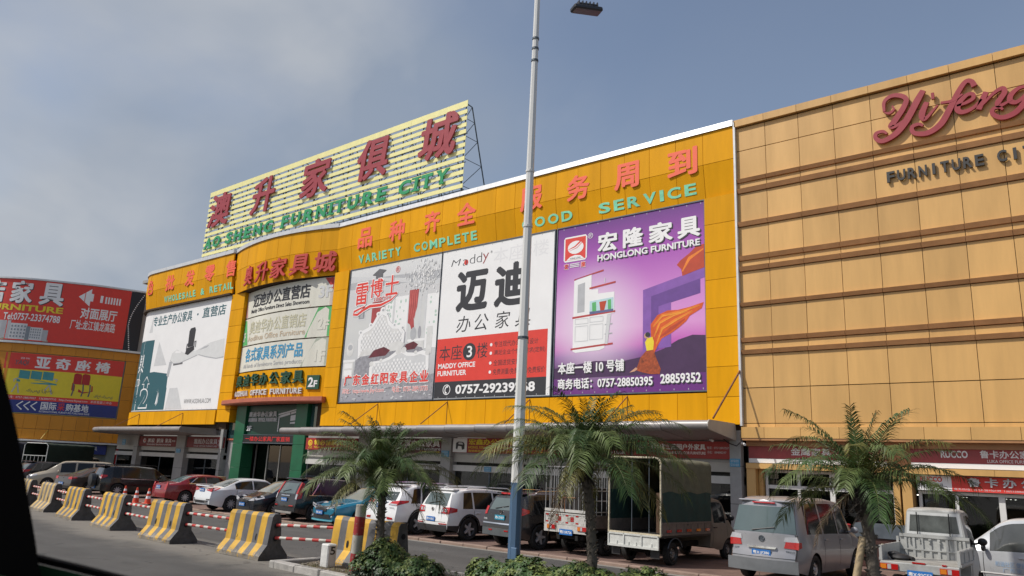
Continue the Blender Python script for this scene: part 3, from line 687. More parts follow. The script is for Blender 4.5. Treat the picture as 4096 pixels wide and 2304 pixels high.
# cabinet
for P, q in (([(16.85, 7.45), (16.85, 10.55), (17.75, 10.72), (17.75, 10.05), (18.1, 10.05), (18.1, 9.85), (18.9, 9.85), (18.9, 8.95), (18.55, 8.9), (18.45, 7.5), (18.2, 7.42), (17.0, 7.38)], 3), ([(16.85, 10.55), (17.0, 10.62), (18.35, 10.8), (18.35, 10.88), (16.85, 10.62)], 4), ([(17.65, 10.08), (18.95, 10.22), (18.95, 10.3), (17.65, 10.16)], 4), ([(16.8, 8.86), (18.95, 8.97), (18.95, 9.05), (16.8, 8.95)], 4), ([(16.75, 7.5), (18.85, 7.62), (18.85, 7.7), (16.75, 7.58)], 4),
             ([(17.05, 9.1), (17.05, 10.35), (17.42, 10.42), (17.42, 9.12)], 5), ([(17.68, 8.98), (17.68, 9.55), (18.86, 9.62), (18.86, 9.02)], 6), ([(17.68, 8.98), (18.86, 9.02), (18.86, 9.12), (17.68, 9.1)], 7), ([(18.22, 9.1), (18.42, 9.1), (18.52, 9.5), (18.16, 9.48)], 8), ([(17.82, 9.1), (18.02, 9.1), (18.0, 9.5), (17.8, 9.48)], 9), ([(18.6, 9.12), (18.76, 9.12), (18.74, 9.54), (18.58, 9.52)], 9), ([(18.4, 10.3), (18.44, 10.3), (18.44, 10.5), (18.4, 10.5)], 10), ([(18.55, 8.9), (18.75, 8.9), (18.6, 7.66), (18.48, 7.66)], 10), ([(18.45, 8.45), (18.82, 8.47), (18.82, 8.52), (18.45, 8.5)], 5), ([(18.45, 8.05), (18.82, 8.07), (18.82, 8.12), (18.45, 8.1)], 5), ([(17.12, 9.15), (17.2, 9.15), (17.2, 9.75), (17.12, 9.75)], 4), ([(17.26, 9.15), (17.32, 9.15), (17.32, 9.8), (17.26, 9.8)], 0)):
    ppoly(m_, P_MAIN, P, .014 + .002 * (q if q < 11 else 0), q)
for a, b, c, d in ((16.95, 7.85, 17.6, 8.5), (17.7, 7.88, 18.35, 8.52), (16.95, 8.6, 17.6, 8.82), (17.7, 8.63, 18.35, 8.84)):
    for P in ([(a, b), (c, b), (c, b + .025), (a, b + .025)], [(a, d), (c, d), (c, d + .025), (a, d + .025)], [(a, b), (a + .025, b), (a + .025, d), (a, d)], [(c, b), (c + .025, b), (c + .025, d), (c, d)]): ppoly(m_, P_MAIN, P, .038, 10)
# scarf and dancer
sc1 = [(20.72, 7.05), (20.62, 7.7), (20.6, 8.3), (20.9, 8.65), (21.35, 8.8), (21.8, 8.78), (22.3, 8.85), (22.88, 8.98), (22.8, 8.75), (22.55, 8.62), (22.3, 8.5), (22.15, 8.3), (21.8, 8.05), (21.45, 7.85), (21.1, 7.7), (20.9, 7.4)]
ppoly(m_, P_MAIN, sc1, .022, 16)
for a in ([(20.7, 8.2), (21.1, 8.62), (21.9, 8.7), (22.7, 8.9)], [(20.85, 7.5), (21.1, 8.1), (21.7, 8.4), (22.4, 8.7)], [(20.75, 7.8), (21.0, 8.35), (21.6, 8.6), (22.2, 8.72)]): pline(m_, P_MAIN, a, [.03, .10, .10, .02], .026, 11); pline(m_, P_MAIN, [(p[0] + .02, p[1] - .035) for p in a], [.01, .035, .03, .01], .029, 17)
pline(m_, P_MAIN, [(21.0, 7.75), (21.5, 8.05), (22.1, 8.4)], [.05, .15, .04], .027, 8)
ppoly(m_, P_MAIN, [(21.76, 10.6), (21.9, 10.75), (22.3, 11.0), (22.6, 11.25), (22.93, 11.3), (22.93, 10.35), (22.5, 10.25), (22.0, 10.12), (21.95, 10.4)], .020, 8)
pline(m_, P_MAIN, [(22.0, 10.3), (22.3, 10.8), (22.9, 11.1)], [.05, .14, .05], .024, 11)
ppoly(m_, P_MAIN, [(19.95, 6.5), (20.15, 7.0), (20.45, 7.3), (20.72, 7.28), (20.85, 6.95), (21.05, 6.5), (21.0, 6.3), (20.6, 6.32), (20.25, 6.4)], .024, 13)
ppoly(m_, P_MAIN, [(20.43, 7.25), (20.35, 7.6), (20.45, 7.75), (20.68, 7.8), (20.75, 7.6), (20.72, 7.28)], .026, 12)
pell(m_, P_MAIN, 20.42, 7.86, .11, .12, .030, 14); pell(m_, P_MAIN, 20.47, 7.9, .11, .1, .033, 15)
ppoly(m_, P_MAIN, [(19.65, 6.42), (19.95, 6.62), (20.02, 6.55), (19.9, 6.46)], .028, 14)
m_.obj('artwork', [mat('print_dark_hill', (.055, .02, .075), .5), PPU, mat('print_purple_shade', (.13, .05, .26)), PW, mat('print_cabinet_top', (.42, .05, .05)), PGY, mat('print_water', (.45, .62, .66)), mat('print_gravel', (.10, .12, .25)), mat('print_scarf_red', (.45, .05, .015)), PGR, PLG, POR, PYE, mat('print_skirt', (.28, .05, .012), var=.5, vscale=9), mat('print_skin', (.55, .30, .20)), PK, mat('print_scarf_orange', (.60, .085, .008), var=.2, vscale=3), mat('print_scarf_gold', (.80, .36, .03))], t)
m_ = MB()
for sh, mi in (((.05, -.05), 1), ((0, 0), 0)):
    o = .045 if mi else .052
    for ch, a, b in (('宏', 18.03, 19.0), ('隆', 19.28, 20.25), ('家', 20.5, 21.6), ('具', 21.8, 22.78)): ptext(m_, P_MAIN, ch, a + sh[0], 11.66 + sh[1], b + sh[0], 12.5 + sh[1], o, mi, bold=.04)
    ptext(m_, P_MAIN, 'HONGLONG FURNITURE', 18.03 + sh[0], 11.27 + sh[1], 22.76 + sh[0], 11.55 + sh[1], o, mi, bold=.03)
    ptext(m_, P_MAIN, '本座一楼 10 号铺', 16.12 + sh[0], 6.5 + sh[1], 19.4 + sh[0], 7.0 + sh[1], o, mi, bold=.03)
    ptext(m_, P_MAIN, '商务电话：0757-28850395', 16.13 + sh[0], 5.85 + sh[1], 20.7 + sh[0], 6.3 + sh[1], o, mi, bold=.03)
    ptext(m_, P_MAIN, '28859352', 21.03 + sh[0], 5.92 + sh[1], 22.73 + sh[0], 6.3 + sh[1], o, mi, bold=.03)
m_.obj('lettering', [PW, PK], t)
m_ = MB()
ppoly(m_, P_MAIN, [(16.25, 11.55), (16.32, 11.45), (17.4, 11.45), (17.48, 11.55), (17.48, 12.5), (17.4, 12.6), (16.32, 12.6), (16.25, 12.5)], .03, 1)
prect(m_, P_MAIN, 16.32, 11.52, 17.41, 12.53, .036, 0)
pell(m_, P_MAIN, 16.88, 12.08, .42, .3, .042, 1)
pline(m_, P_MAIN, [(16.5, 12.02), (16.85, 12.12), (17.1, 12.3), (17.25, 12.5)], [.02, .06, .08, .12], .048, 0); pline(m_, P_MAIN, [(16.55, 11.95), (16.95, 12.05), (17.2, 12.25), (17.35, 12.5)], [.01, .03, .03, .03], .048, 0)
ppoly(m_, P_MAIN, [(16.4, 11.53), (16.6, 11.68), (16.88, 11.73), (17.15, 11.68), (17.34, 11.53)], .042, 1)
ptext(m_, P_MAIN, 'HONG LONG', 16.6, 11.55, 17.15, 11.63, .048, 2); ptext(m_, P_MAIN, '®', 17.52, 12.36, 17.78, 12.62, .04, 1, bold=0)
for sh, mi, o in ((.02, 1, .036), (0, 0, .042)):
    ptext(m_, P_MAIN, '宏', 16.3 - sh, 11.13 - sh, 16.52 + sh, 11.37 + sh, o, mi, bold=.03); ptext(m_, P_MAIN, '隆', 17.2 - sh, 11.13 - sh, 17.42 + sh, 11.37 + sh, o, mi, bold=.03)
for z in (11.18, 11.25, 11.32): prect(m_, P_MAIN, 16.6, z, 17.1, z + .035, .04, 1)
m_.obj('emblem', [PR, PW, PK], t)

# white, red and black billboard in the middle
t = billboard('white red and black office furniture billboard, half crossed by the lamp post', P_MAIN, 8.68, 5.62, 15.72, 13.06, 0.0, PW)
m_ = MB(); prect(m_, P_MAIN, 8.7, 6.44, 15.5, 8.56, .006, 0); prect(m_, P_MAIN, 8.7, 5.64, 15.5, 6.44, .006, 1)
for z in (8.06, 7.66, 7.2, 6.78): pell(m_, P_MAIN, 12.24, z, .075, .075, .012, 2)
pell(m_, P_MAIN, 10.88, 7.82, .42, .42, .012, 1, 24)
pell(m_, P_MAIN, 9.53, 6.05, .25, .25, .012, 2, 24); pell(m_, P_MAIN, 9.53, 6.05, .21, .21, .017, 1, 24); pline(m_, P_MAIN, [(9.62, 6.2), (9.5, 6.18), (9.43, 6.05), (9.46, 5.92), (9.55, 5.88)], [.09, .07, .05, .07, .09], .022, 2)
pell(m_, P_MAIN, 10.32, 12.32, .14, .14, .014, 0)
m_.obj('artwork', [PR, PK, PW], t)
m_ = MB()
ptext(m_, P_MAIN, 'M', 9.3, 12.22, 9.95, 12.55, .008, 0, bold=-.012, shear=.2); ptext(m_, P_MAIN, 'a', 10.1, 12.16, 10.46, 12.48, .02, 0, bold=-.02); ptext(m_, P_MAIN, 'd', 10.55, 12.2, 10.9, 12.66, .008, 0, bold=-.015); ptext(m_, P_MAIN, 'd', 11.0, 12.2, 11.35, 12.68, .008, 0, bold=-.015); ptext(m_, P_MAIN, 'y', 11.4, 12.1, 11.8, 12.6, .008, 3, bold=-.01); ptext(m_, P_MAIN, '®', 11.9, 12.55, 12.02, 12.68, .008, 0, bold=0)
ptext(m_, P_MAIN, '迈', 9.78, 9.82, 11.85, 11.85, .008, 0, bold=.05); ptext(m_, P_MAIN, '迪', 12.25, 9.82, 14.3, 11.9, .008, 0, bold=.05)
for ch, a, b in (('办', 9.9, 10.85), ('公', 11.1, 12.0), ('家', 12.4, 13.3), ('具', 13.6, 14.5)): ptext(m_, P_MAIN, ch, a, 8.8, b, 9.6, .008, 0, bold=-.012, shear=.15)
ptext(m_, P_MAIN, '本座', 8.9, 7.48, 10.4, 8.2, .012, 1, bold=.0); ptext(m_, P_MAIN, '楼', 11.36, 7.48, 12.02, 8.2, .012, 1, bold=0); ptext(m_, P_MAIN, '3', 10.72, 7.55, 11.06, 8.1, .018, 2, bold=.01)
ptext(m_, P_MAIN, 'MADDY OFFICE', 8.86, 7.08, 11.3, 7.33, .012, 2, bold=.025); ptext(m_, P_MAIN, 'FURNITUER', 8.85, 6.72, 10.76, 6.97, .012, 2, bold=.025)
for i, (s_, b) in enumerate((('专注现代办公家具设计', 15.0), ('满足企业个性化需求(定制)', 15.4), ('全国送货安装', 14.0), ('免费测量/免费设计/免费报价', 15.42))): ptext(m_, P_MAIN, s_, 12.43, (7.93, 7.52, 7.06, 6.64)[i], b, (8.2, 7.79, 7.33, 6.91)[i], .012, 1, bold=-.005)
ptext(m_, P_MAIN, '0757-29239268', 10.12, 5.82, 14.9, 6.27, .012, 2, bold=.03)
ptext(m_, P_MAIN, '本座3楼', 12.1, 12.0, 15.4, 12.75, .006, 4, bold=0)
m_.obj('lettering', [PK, PK, PW, mat('print_black_red', (.30, .03, .03)), mat('print_ghost', (.72, .72, .73), var=0)], t)

# bed billboard
BG = ramp_mat('bedroom_print', 5.62, 13.0, [(0, (.30, .30, .34)), (.16, (.44, .44, .46)), (.3, (.54, .55, .56)), (.55, (.60, .61, .60)), (.8, (.58, .58, .59)), (1, (.68, .69, .69))])
t = billboard('grey bedroom billboard with white tufted bed, chandelier and red characters', P_MAIN, 1.42, 5.62, 8.62, 13.06, 0.0, BG)
m_ = MB(); rr = random.Random(4)
ppoly(m_, P_MAIN, [(1.45, 11.9), (8.6, 11.75), (8.6, 12.2), (1.45, 12.45)], .004, 6); ppoly(m_, P_MAIN, [(1.45, 12.3), (3.2, 12.3), (8.6, 11.4), (8.6, 11.7), (1.45, 12.7)], .005, 1)
for a, b, z0, z1 in ((4.6, 5.2, 9.6, 11.2), (5.35, 6.35, 8.9, 11.1), (7.75, 8.6, 8.2, 11.0)):
    prect(m_, P_MAIN, a, z0, b, z1, .006, 0)
    for q in range(12): pell(m_, P_MAIN, rr.uniform(a + .12, b - .12), rr.uniform(z0 + .4, z1 - .2), rr.uniform(.03, .09), rr.uniform(.04, .11), .009 + q * .0002, 7, 7)
for a in (3.35, 4.45, 5.2, 6.35, 7.2, 7.6): prect(m_, P_MAIN, a, 8.3, a + .14, 11.4, .010, 1)
prect(m_, P_MAIN, 3.5, 9.5, 4.5, 11.0, .011, 2)
ppoly(m_, P_MAIN, [(6.42, 9.6), (6.4, 11.35), (7.1, 11.35), (7.05, 10.4), (6.85, 9.8), (6.95, 9.2), (6.8, 9.1), (6.6, 9.5)], .012, 2)
for q in (6.5, 6.65, 6.8, 6.95): pline(m_, P_MAIN, [(q, 11.3), (q + .02, 10.4), (q - .05, 9.8)], [.05, .04, .02], .014, 3)
prect(m_, P_MAIN, 2.33, 10.05, 3.0, 11.0, .012, 1); prect(m_, P_MAIN, 2.42, 10.15, 2.91, 10.9, .015, 4); ppoly(m_, P_MAIN, [(2.55, 10.2), (2.6, 10.6), (2.68, 10.75), (2.75, 10.5), (2.8, 10.2)], .018, 6)
# headboard
hb = [(2.65, 7.9), (2.55, 9.0), (2.75, 9.45), (3.3, 9.6), (3.7, 9.85), (4.1, 10.4), (4.4, 10.55), (4.75, 10.4), (5.0, 9.85), (5.4, 9.55), (5.95, 9.5), (6.25, 9.15), (6.2, 8.1)]
ppoly(m_, P_MAIN, [((a - 4.4) * 1.03 + 4.43, (z - 9) * 1.03 + 8.96) for a, z in hb], .015, 8); ppoly(m_, P_MAIN, hb, .016, 0); ppoly(m_, P_MAIN, [((a - 4.4) * .86 + 4.4, (z - 8.9) * .84 + 8.85) for a, z in hb], .0185, 6); ppoly(m_, P_MAIN, [((a - 4.4) * .84 + 4.4, (z - 8.9) * .82 + 8.86) for a, z in hb], .0195, 5)
def tuft(x0, x1, z0, z1, inside, o, slope=0.0):
    i = 0; z = z0
    while z < z1:
        q = x0 + (.13 if i % 2 else 0)
        while q < x1:
            zz2 = z + slope * (q - x0)
            if inside(q, zz2):
                ppoly(m_, P_MAIN, [(q - .11, zz2), (q, zz2 - .125), (q + .11, zz2), (q, zz2 + .125)], o, 1); ppoly(m_, P_MAIN, [(q - .09, zz2 + .02), (q, zz2 - .06), (q + .07, zz2 + .03), (q, zz2 + .115)], o + .003, 0); pell(m_, P_MAIN, q, zz2 - .125, .03, .026, o + .006, 8, 6)
            q += .27
        z += .16; i += 1
tuft(2.9, 6.0, 8.35, 10.2, lambda q, z: z < 9.2 + 1.0 * math.exp(-((q - 4.4) / .55) ** 2), .022)
for a, b, c in ((2.7, 9.4, .16), (3.5, 9.75, .14), (4.05, 10.3, .15), (4.4, 10.5, .2), (4.8, 10.25, .15), (5.4, 9.6, .14), (6.05, 9.4, .17)):
    pell(m_, P_MAIN, a, b, c, c * .8, .025, 0, 10); pell(m_, P_MAIN, a + .03, b - .02, c * .5, c * .4, .028, 6, 8)
# bedding and footboard
ppoly(m_, P_MAIN, [(2.45, 7.0), (2.5, 7.85), (3.3, 8.25), (6.4, 8.5), (7.6, 8.25), (7.9, 7.9), (6, 7.6), (3.7, 6.9)], .024, 4)
for a, b, w, h, q in ((3.3, 8.25, .6, .22, 5), (5.6, 8.45, .75, .28, 5), (4.4, 8.2, .85, .26, 9), (6.75, 8.38, .58, .22, 9), (5.5, 8.2, .35, .16, 4)): ppoly(m_, P_MAIN, [(a - w, b - h), (a - w * .5, b + h * .5), (a + w * .4, b + h), (a + w, b + h * .2), (a + w * .6, b - h * .8)], .030 + q * .001, q)
fb = [(3.75, 6.6), (3.7, 7.4), (3.95, 7.72), (4.6, 7.75), (5.2, 7.9), (5.8, 8.2), (6.2, 8.25), (6.6, 8.05), (7.2, 8.0), (7.7, 8.1), (8.15, 7.95), (8.2, 7.2), (8.1, 6.9), (5.5, 6.6)]
ppoly(m_, P_MAIN, fb, .038, 0); ppoly(m_, P_MAIN, [((a - 6) * .9 + 6, (z - 7.3) * .8 + 7.28) for a, z in fb], .041, 1)
tuft(4.15, 7.95, 6.85, 7.9, lambda q, z: z < 7.5 + .3 * math.exp(-((q - 6) / .8) ** 2), .044, .02)
for a, b, c in ((3.85, 7.6, .17), (5.9, 8.15, .22), (6.3, 8.2, .2), (8.05, 7.95, .17), (4.6, 7.75, .12), (7.2, 8.02, .12)): pell(m_, P_MAIN, a, b, c, c * .8, .047, 5, 10)
# side tables, clock, floor and rug
prect(m_, P_MAIN, 1.5, 6.9, 2.35, 7.85, .02, 5); prect(m_, P_MAIN, 1.45, 7.8, 2.45, 7.92, .022, 0); prect(m_, P_MAIN, 1.6, 7.45, 2.25, 7.72, .024, 0); prect(m_, P_MAIN, 1.6, 7.05, 2.25, 7.35, .024, 0)
pell(m_, P_MAIN, 1.95, 8.5, .3, .4, .02, 5); pell(m_, P_MAIN, 1.95, 8.6, .2, .16, .023, 6)
prect(m_, P_MAIN, 6.6, 8.1, 7.7, 8.62, .018, 5); prect(m_, P_MAIN, 6.5, 8.6, 7.8, 8.72, .02, 0); pell(m_, P_MAIN, 6.9, 9.0, .22, .34, .02, 6); pell(m_, P_MAIN, 7.35, 9.05, .12, .32, .02, 8)
prect(m_, P_MAIN, 7.9, 7.9, 8.3, 9.3, .018, 5)
ppoly(m_, P_MAIN, [(4.0, 6.05), (8.6, 6.9), (8.6, 5.64), (3.6, 5.64)], .012, 4); ppoly(m_, P_MAIN, [(3.4, 5.66), (3.7, 6.3), (5.6, 6.2), (6.6, 5.66)], .015, 8)
for q in range(120): pell(m_, P_MAIN, rr.uniform(1.5, 8.5), rr.uniform(5.7, 6.6), rr.uniform(.03, .12), rr.uniform(.02, .05), .05, rr.choice((1, 4, 6, 8)), 7)
# chandelier
for q in range(190):
    a = 7.35 + rr.gauss(0, .62); z = 12.1 + rr.gauss(0, .42) - abs(a - 7.35) * .1
    if 5.9 < a < 8.55 and z < 12.95: pell(m_, P_MAIN, a, z, rr.uniform(.02, .055), rr.uniform(.04, .11), .05 + rr.random() * .004, rr.choice((0, 0, 0, 5, 5, 6, 1)), 6)
for q in (-1.1, -.7, -.3, .3, .7, 1.05): pline(m_, P_MAIN, [(7.35, 11.7), (7.35 + q * .6, 11.5), (7.35 + q, 11.9), (7.35 + q, 12.2)], .03, .048, 1)
m_.obj('artwork', [PW, PLG, mat('print_curtain', (.40, .06, .06), var=.2), mat('print_curtain_light', (.62, .14, .12)), mat('print_bedding', (.30, .30, .33), var=.3, vscale=5), mat('print_cream_grey', (.66, .66, .65), var=.1), PGY, mat('print_leaf', (.46, .60, .52), var=.1), mat('print_shadow_grey', (.34, .34, .37)), mat('print_cushion', (.13, .02, .03), var=.3, vscale=4)], t)
m_ = MB()
for e, mi, o in ((.05, 1, .058), (0, 0, .064)):
    for ch, a, b, z0, z1 in (('雷', 2.0, 3.05, 10.95, 12.2), ('博', 3.2, 4.25, 11.25, 12.3), ('士', 4.45, 5.5, 11.25, 12.35)): ptext(m_, P_MAIN, ch, a - e, z0 - e, b + e, z1 + e, o, mi, bold=.02 + e * .7)
    pline(m_, P_MAIN, [(2.9, 10.85), (2.5, 10.75), (2.0, 10.62), (1.95, 10.45), (2.3, 10.42), (2.8, 10.65), (3.3, 10.8), (4.2, 10.78), (5.0, 10.98), (5.5, 11.3)], [.05 + e * 2, .1 + e * 2, .13 + e * 2, .12 + e * 2, .14 + e * 2, .16 + e * 2, .16 + e * 2, .15 + e * 2, .1 + e * 2, .03 + e], o + .003, mi)
    ptext(m_, P_MAIN, 'LEIBOSHI', 3.62 - e * .5, 11.02 - e * .5, 4.98 + e * .5, 11.24 + e * .5, o, mi, bold=.005 + e)
    for i, ch in enumerate('广东金红阳家具企业'): ptext(m_, P_MAIN, ch, 1.7 + i * .74 - e * .7, 6.5 - e * .7, 2.32 + i * .74 + e * .7, 7.08 + e * .7, o, mi, bold=.04 + e * .5)
    ptext(m_, P_MAIN, '网址：http://www.jhy-f.com', 1.66 - e * .5, 6.02 - e * .4, 5.02 + e * .5, 6.34 + e * .4, o, mi, bold=.012 + e); ptext(m_, P_MAIN, '电话：0757-28913735', 5.68 - e * .5, 6.04 - e * .4, 8.25 + e * .5, 6.34 + e * .4, o, mi, bold=.012 + e)
ptext(m_, P_MAIN, '®', 5.18, 12.45, 5.52, 12.8, .06, 0, bold=0)
ppoly(m_, P_MAIN, [(3.3, 12.55), (3.9, 12.45), (4.42, 12.72), (3.85, 12.85)], .064, 2); ppoly(m_, P_MAIN, [(3.6, 12.32), (4.15, 12.36), (4.15, 12.6), (3.9, 12.47), (3.6, 12.53)], .062, 2)
m_.obj('lettering', [PR, PW, PDG], t)

# white banner on the rounded corner
PB[0] = .02
t = billboard('white banner wrapped round the rounded corner with a black swivel chair', P_WING, 8.5, 5.44, 27.15, 13.0, .02, PW, n=46)
TE, TP = 0, 1
m_ = MB()
prect(m_, P_WING, 8.6, 5.5, 16.97, 8.3, .03, 0, 22); prect(m_, P_WING, 8.6, 8.3, 16.95, 10.7, .03, 0, 22)
ppoly(m_, P_WING, [(16.9, 5.5), (16.9, 8.25), (17.6, 8.28), (19.75, 8.05), (19.8, 7.05), (19.85, 7.05), (19.86, 5.5)], .03, 0)
ppoly(m_, P_WING, [(15.9, 11.3), (16.2, 12.6), (16.4, 11.3)], .03, 1); ppoly(m_, P_WING, [(17.4, 8.7), (17.7, 10.5), (19.3, 8.7)], .03, 1); ppoly(m_, P_WING, [(20.0, 5.5), (20.3, 7.0), (21.4, 7.0), (22.4, 5.5)], .03, 1)
# desk
ppoly(m_, P_WING, [(19.7, 8.9), (19.55, 7.9), (19.9, 7.8), (20.1, 8.9)], .034, 2); ppoly(m_, P_WING, [(20.3, 8.6), (21.6, 8.65), (21.6, 8.95), (20.3, 8.95)], .034, 3)
ppoly(m_, P_WING, [(19.75, 9.0), (19.9, 9.5), (20.5, 9.75), (21.6, 9.45), (23.2, 9.5), (25.0, 9.95), (26.7, 10.1), (26.9, 8.9), (26.0, 8.8), (24.6, 9.0), (23.6, 9.2), (22.6, 9.0), (21.2, 8.75), (20.3, 8.75)], .037, 4)
ppoly(m_, P_WING, [(20.3, 9.5), (21.1, 9.45), (21.2, 9.6), (20.4, 9.68)], .04, 6); ppoly(m_, P_WING, [(23.6, 9.5), (24.6, 9.62), (24.9, 9.78), (24.3, 9.72)], .04, 2)
pline(m_, P_WING, [(23.6, 9.2), (24.6, 9.0), (26.0, 8.8), (26.9, 8.85)], .06, .042, 2); pline(m_, P_WING, [(19.75, 9.0), (20.3, 8.75), (21.2, 8.75), (22.6, 9.0), (23.5, 9.18)], .05, .042, 2)
# chair
for P, q in (([(21.75, 9.35), (21.9, 9.75), (22.85, 9.85), (22.95, 9.6), (22.2, 9.25)], 5), ([(22.0, 9.8), (21.95, 10.95), (22.1, 11.15), (22.65, 11.2), (22.8, 11.0), (22.75, 9.85)], 5), ([(22.2, 10.55), (22.2, 11.05), (22.6, 11.08), (22.62, 10.6)], 3), ([(22.15, 9.9), (22.2, 10.45), (22.35, 10.45), (22.3, 9.9)], 2), ([(22.5, 9.9), (22.45, 10.45), (22.6, 10.45), (22.65, 9.9)], 2), ([(21.8, 9.6), (21.82, 10.05), (22.0, 10.1), (22.0, 9.95), (21.92, 9.9), (21.92, 9.6)], 3), ([(22.8, 9.75), (22.82, 10.2), (23.1, 10.2), (23.1, 9.75), (23.0, 9.75), (23.0, 10.1), (22.9, 10.1), (22.9, 9.75)], 3)): ppoly(m_, P_WING, P, .045 + .002 * q, q)
m_.obj('artwork', [TEAL, PLG, PGY, PDG, mat('print_desk', (.66, .67, .67), var=.05), PK, PW], t)
m_ = MB()
ptext(m_, P_WING, '专业生产办公家具', 16.3, 11.72, 22.0, 12.5, .035, 0, bold=.02); pell(m_, P_WING, 22.75, 12.1, .1, .08, .035, 0); ptext(m_, P_WING, '直营店', 23.4, 11.75, 26.4, 12.5, .035, 0, bold=.02)
ptext(m_, P_WING, 'WWW.AODIHUA.COM', 22.55, 5.86, 26.02, 6.17, .035, 1, bold=.0)
ptext(m_, P_WING, '具', 14.8, 8.3, 15.85, 9.65, .04, 2, bold=.02); ptext(m_, P_WING, 'LTD', 14.6, 7.3, 15.6, 7.85, .04, 2, bold=.0)
for e, mi, o in ((.06, 2, .036), (0, 0, .040), (-.05, 2, .044)):
    ppoly(m_, P_WING, [(13.8 - e, 5.85 - e), (18.55 + e, 5.85 - e), (18.75 + e, 6.0), (18.75 + e, 6.75), (18.55 + e, 6.9 + e), (13.8 - e, 6.9 + e)], o, mi)
ptext(m_, P_WING, '本座', 14.3, 5.98, 15.95, 6.75, .05, 0, bold=.02); ptext(m_, P_WING, '楼', 17.45, 5.98, 18.45, 6.75, .05, 0, bold=.02)
ptext(m_, P_WING, '2', 15.95, 5.62, 17.3, 7.12, .048, 2, bold=.06); ptext(m_, P_WING, '2', 16.05, 5.72, 17.2, 7.02, .056, 0, bold=.025)
for e, mi, o in ((.07, 2, .046), (0, 0, .052)): ppoly(m_, P_WING, [(16.4 - e, 7.1), (16.4 - e, 7.45 - e), (16.1 - e, 7.45 - e), (16.65, 7.9 + e * 1.5), (17.15 + e, 7.45 - e), (16.9 + e, 7.45 - e), (16.9 + e, 7.1)], o, mi)
m_.obj('lettering', [TEAL, PDG, PW], t)

PB[0] = 0.0
# ------------------------------------------------------------------ rooftop sign
t = thing('rooftop_sign', 'huge rooftop sign of pale yellow slats with red characters and green words', 'sign')
zs = []; z = 18.0; pitch = 5.5 / 13
for i in range(13):
    z0 = 18.0 + i * pitch; z1 = z0 + (.40 if i == 12 else .25)
    for k in range(6):
        a = -.7 + 28.6 * k / 6; b = -.7 + 28.6 * (k + 1) / 6
        m_ = MB(); pbox(m_, P_ROOF, a + .006, b - .006, z0, z1, -.03, .0 + random.uniform(0, .008)); m_.obj('slat', SIGNY, t)
m_ = MB()
for k in range(17):
    q = -.6 + 28.3 * k / 16
    m_.tube([P_ROOF.pt(q, 15.9, -.1), P_ROOF.pt(q, 23.4, -.1)], .04, 5); m_.tube([P_ROOF.pt(q, 15.9, -3.0), P_ROOF.pt(q, 23.3, -.6)], .04, 5); m_.tube([P_ROOF.pt(q, 23.35, -.1), P_ROOF.pt(q, 23.3, -.6)], .035, 5)
    zz_ = [16.2, 18.2, 19.9, 21.3, 22.4, 23.3]
    for j, (a, b) in enumerate(zip(zz_, zz_[1:])):
        oa = -3.0 + 2.4 * (a - 15.9) / 7.4; ob = -3.0 + 2.4 * (b - 15.9) / 7.4
        m_.tube([P_ROOF.pt(q, a, -.1), P_ROOF.pt(q, b, ob)], .022, 4); m_.tube([P_ROOF.pt(q, b, -.1), P_ROOF.pt(q, b, ob)], .022, 4)
    if k < 16:
        q2 = q + 28.3 / 16
        for j, (a, b) in enumerate(((15.95, 17.9), (18.2, 20.4), (20.6, 22.9))):
            o = -.25
            m_.tube([P_ROOF.pt(q, a, o), P_ROOF.pt(q2, b, o)] if (j + k) % 2 else [P_ROOF.pt(q2, a, o), P_ROOF.pt(q, b, o)], .022, 4)
        for j in range(2): m_.tube([P_ROOF.pt(q + .6 + j * .5, 15.9, -.1 - j * 1.2), P_ROOF.pt(q + .85 + j * .2, 18.1, -.1)], .02, 4)
for z in (17.9, 19.6, 21.4, 23.2):
    m_.tube([P_ROOF.pt(-.7, z, -.12), P_ROOF.pt(27.9, z, -.12)], .03, 4)
m_.obj('truss', STEEL, t)
for ch, a, b in (('澳', -.2, 2.85), ('升', 5.88, 8.95), ('家', 12.12, 15.4), ('俱', 18.3, 21.35), ('城', 24.1, 27.4)):
    m_ = MB(); ptext(m_, P_ROOF, ch, a, 20.25, b, 23.0, .08, 0, ext=.10, bold=.03, shear=.12); m_.obj('letter', RED3, t)
SERIF = {'A': [(0, 0, .34), (.66, 0, 1.0)], 'H': [(0, 0, .3), (.7, 0, 1), (0, 1, .3), (.7, 1, 1)], 'N': [(0, 0, .3), (.72, 1, 1), (0, 1, .25)], 'F': [(-.06, 0, .42)], 'I': [(-.7, 0, 1.7), (-.7, 1, 1.7)], 'T': [(.28, 0, .72)], 'R': [(-.08, 0, .36), (.7, 0, 1.08)], 'U': [(-.06, 1, .3), (.7, 1, 1.06)], 'Y': [(-.04, 1, .32), (.68, 1, 1.04), (.3, 0, .7)], 'E': [(-.06, 0, .3), (-.06, 1, .3)]}
wid = {'A': 1, 'O': 1, 'S': .8, 'H': 1, 'E': .85, 'N': 1, 'G': 1, 'F': .8, 'U': .95, 'R': .98, 'I': .32, 'T': .85, 'C': .92, 'Y': .95}
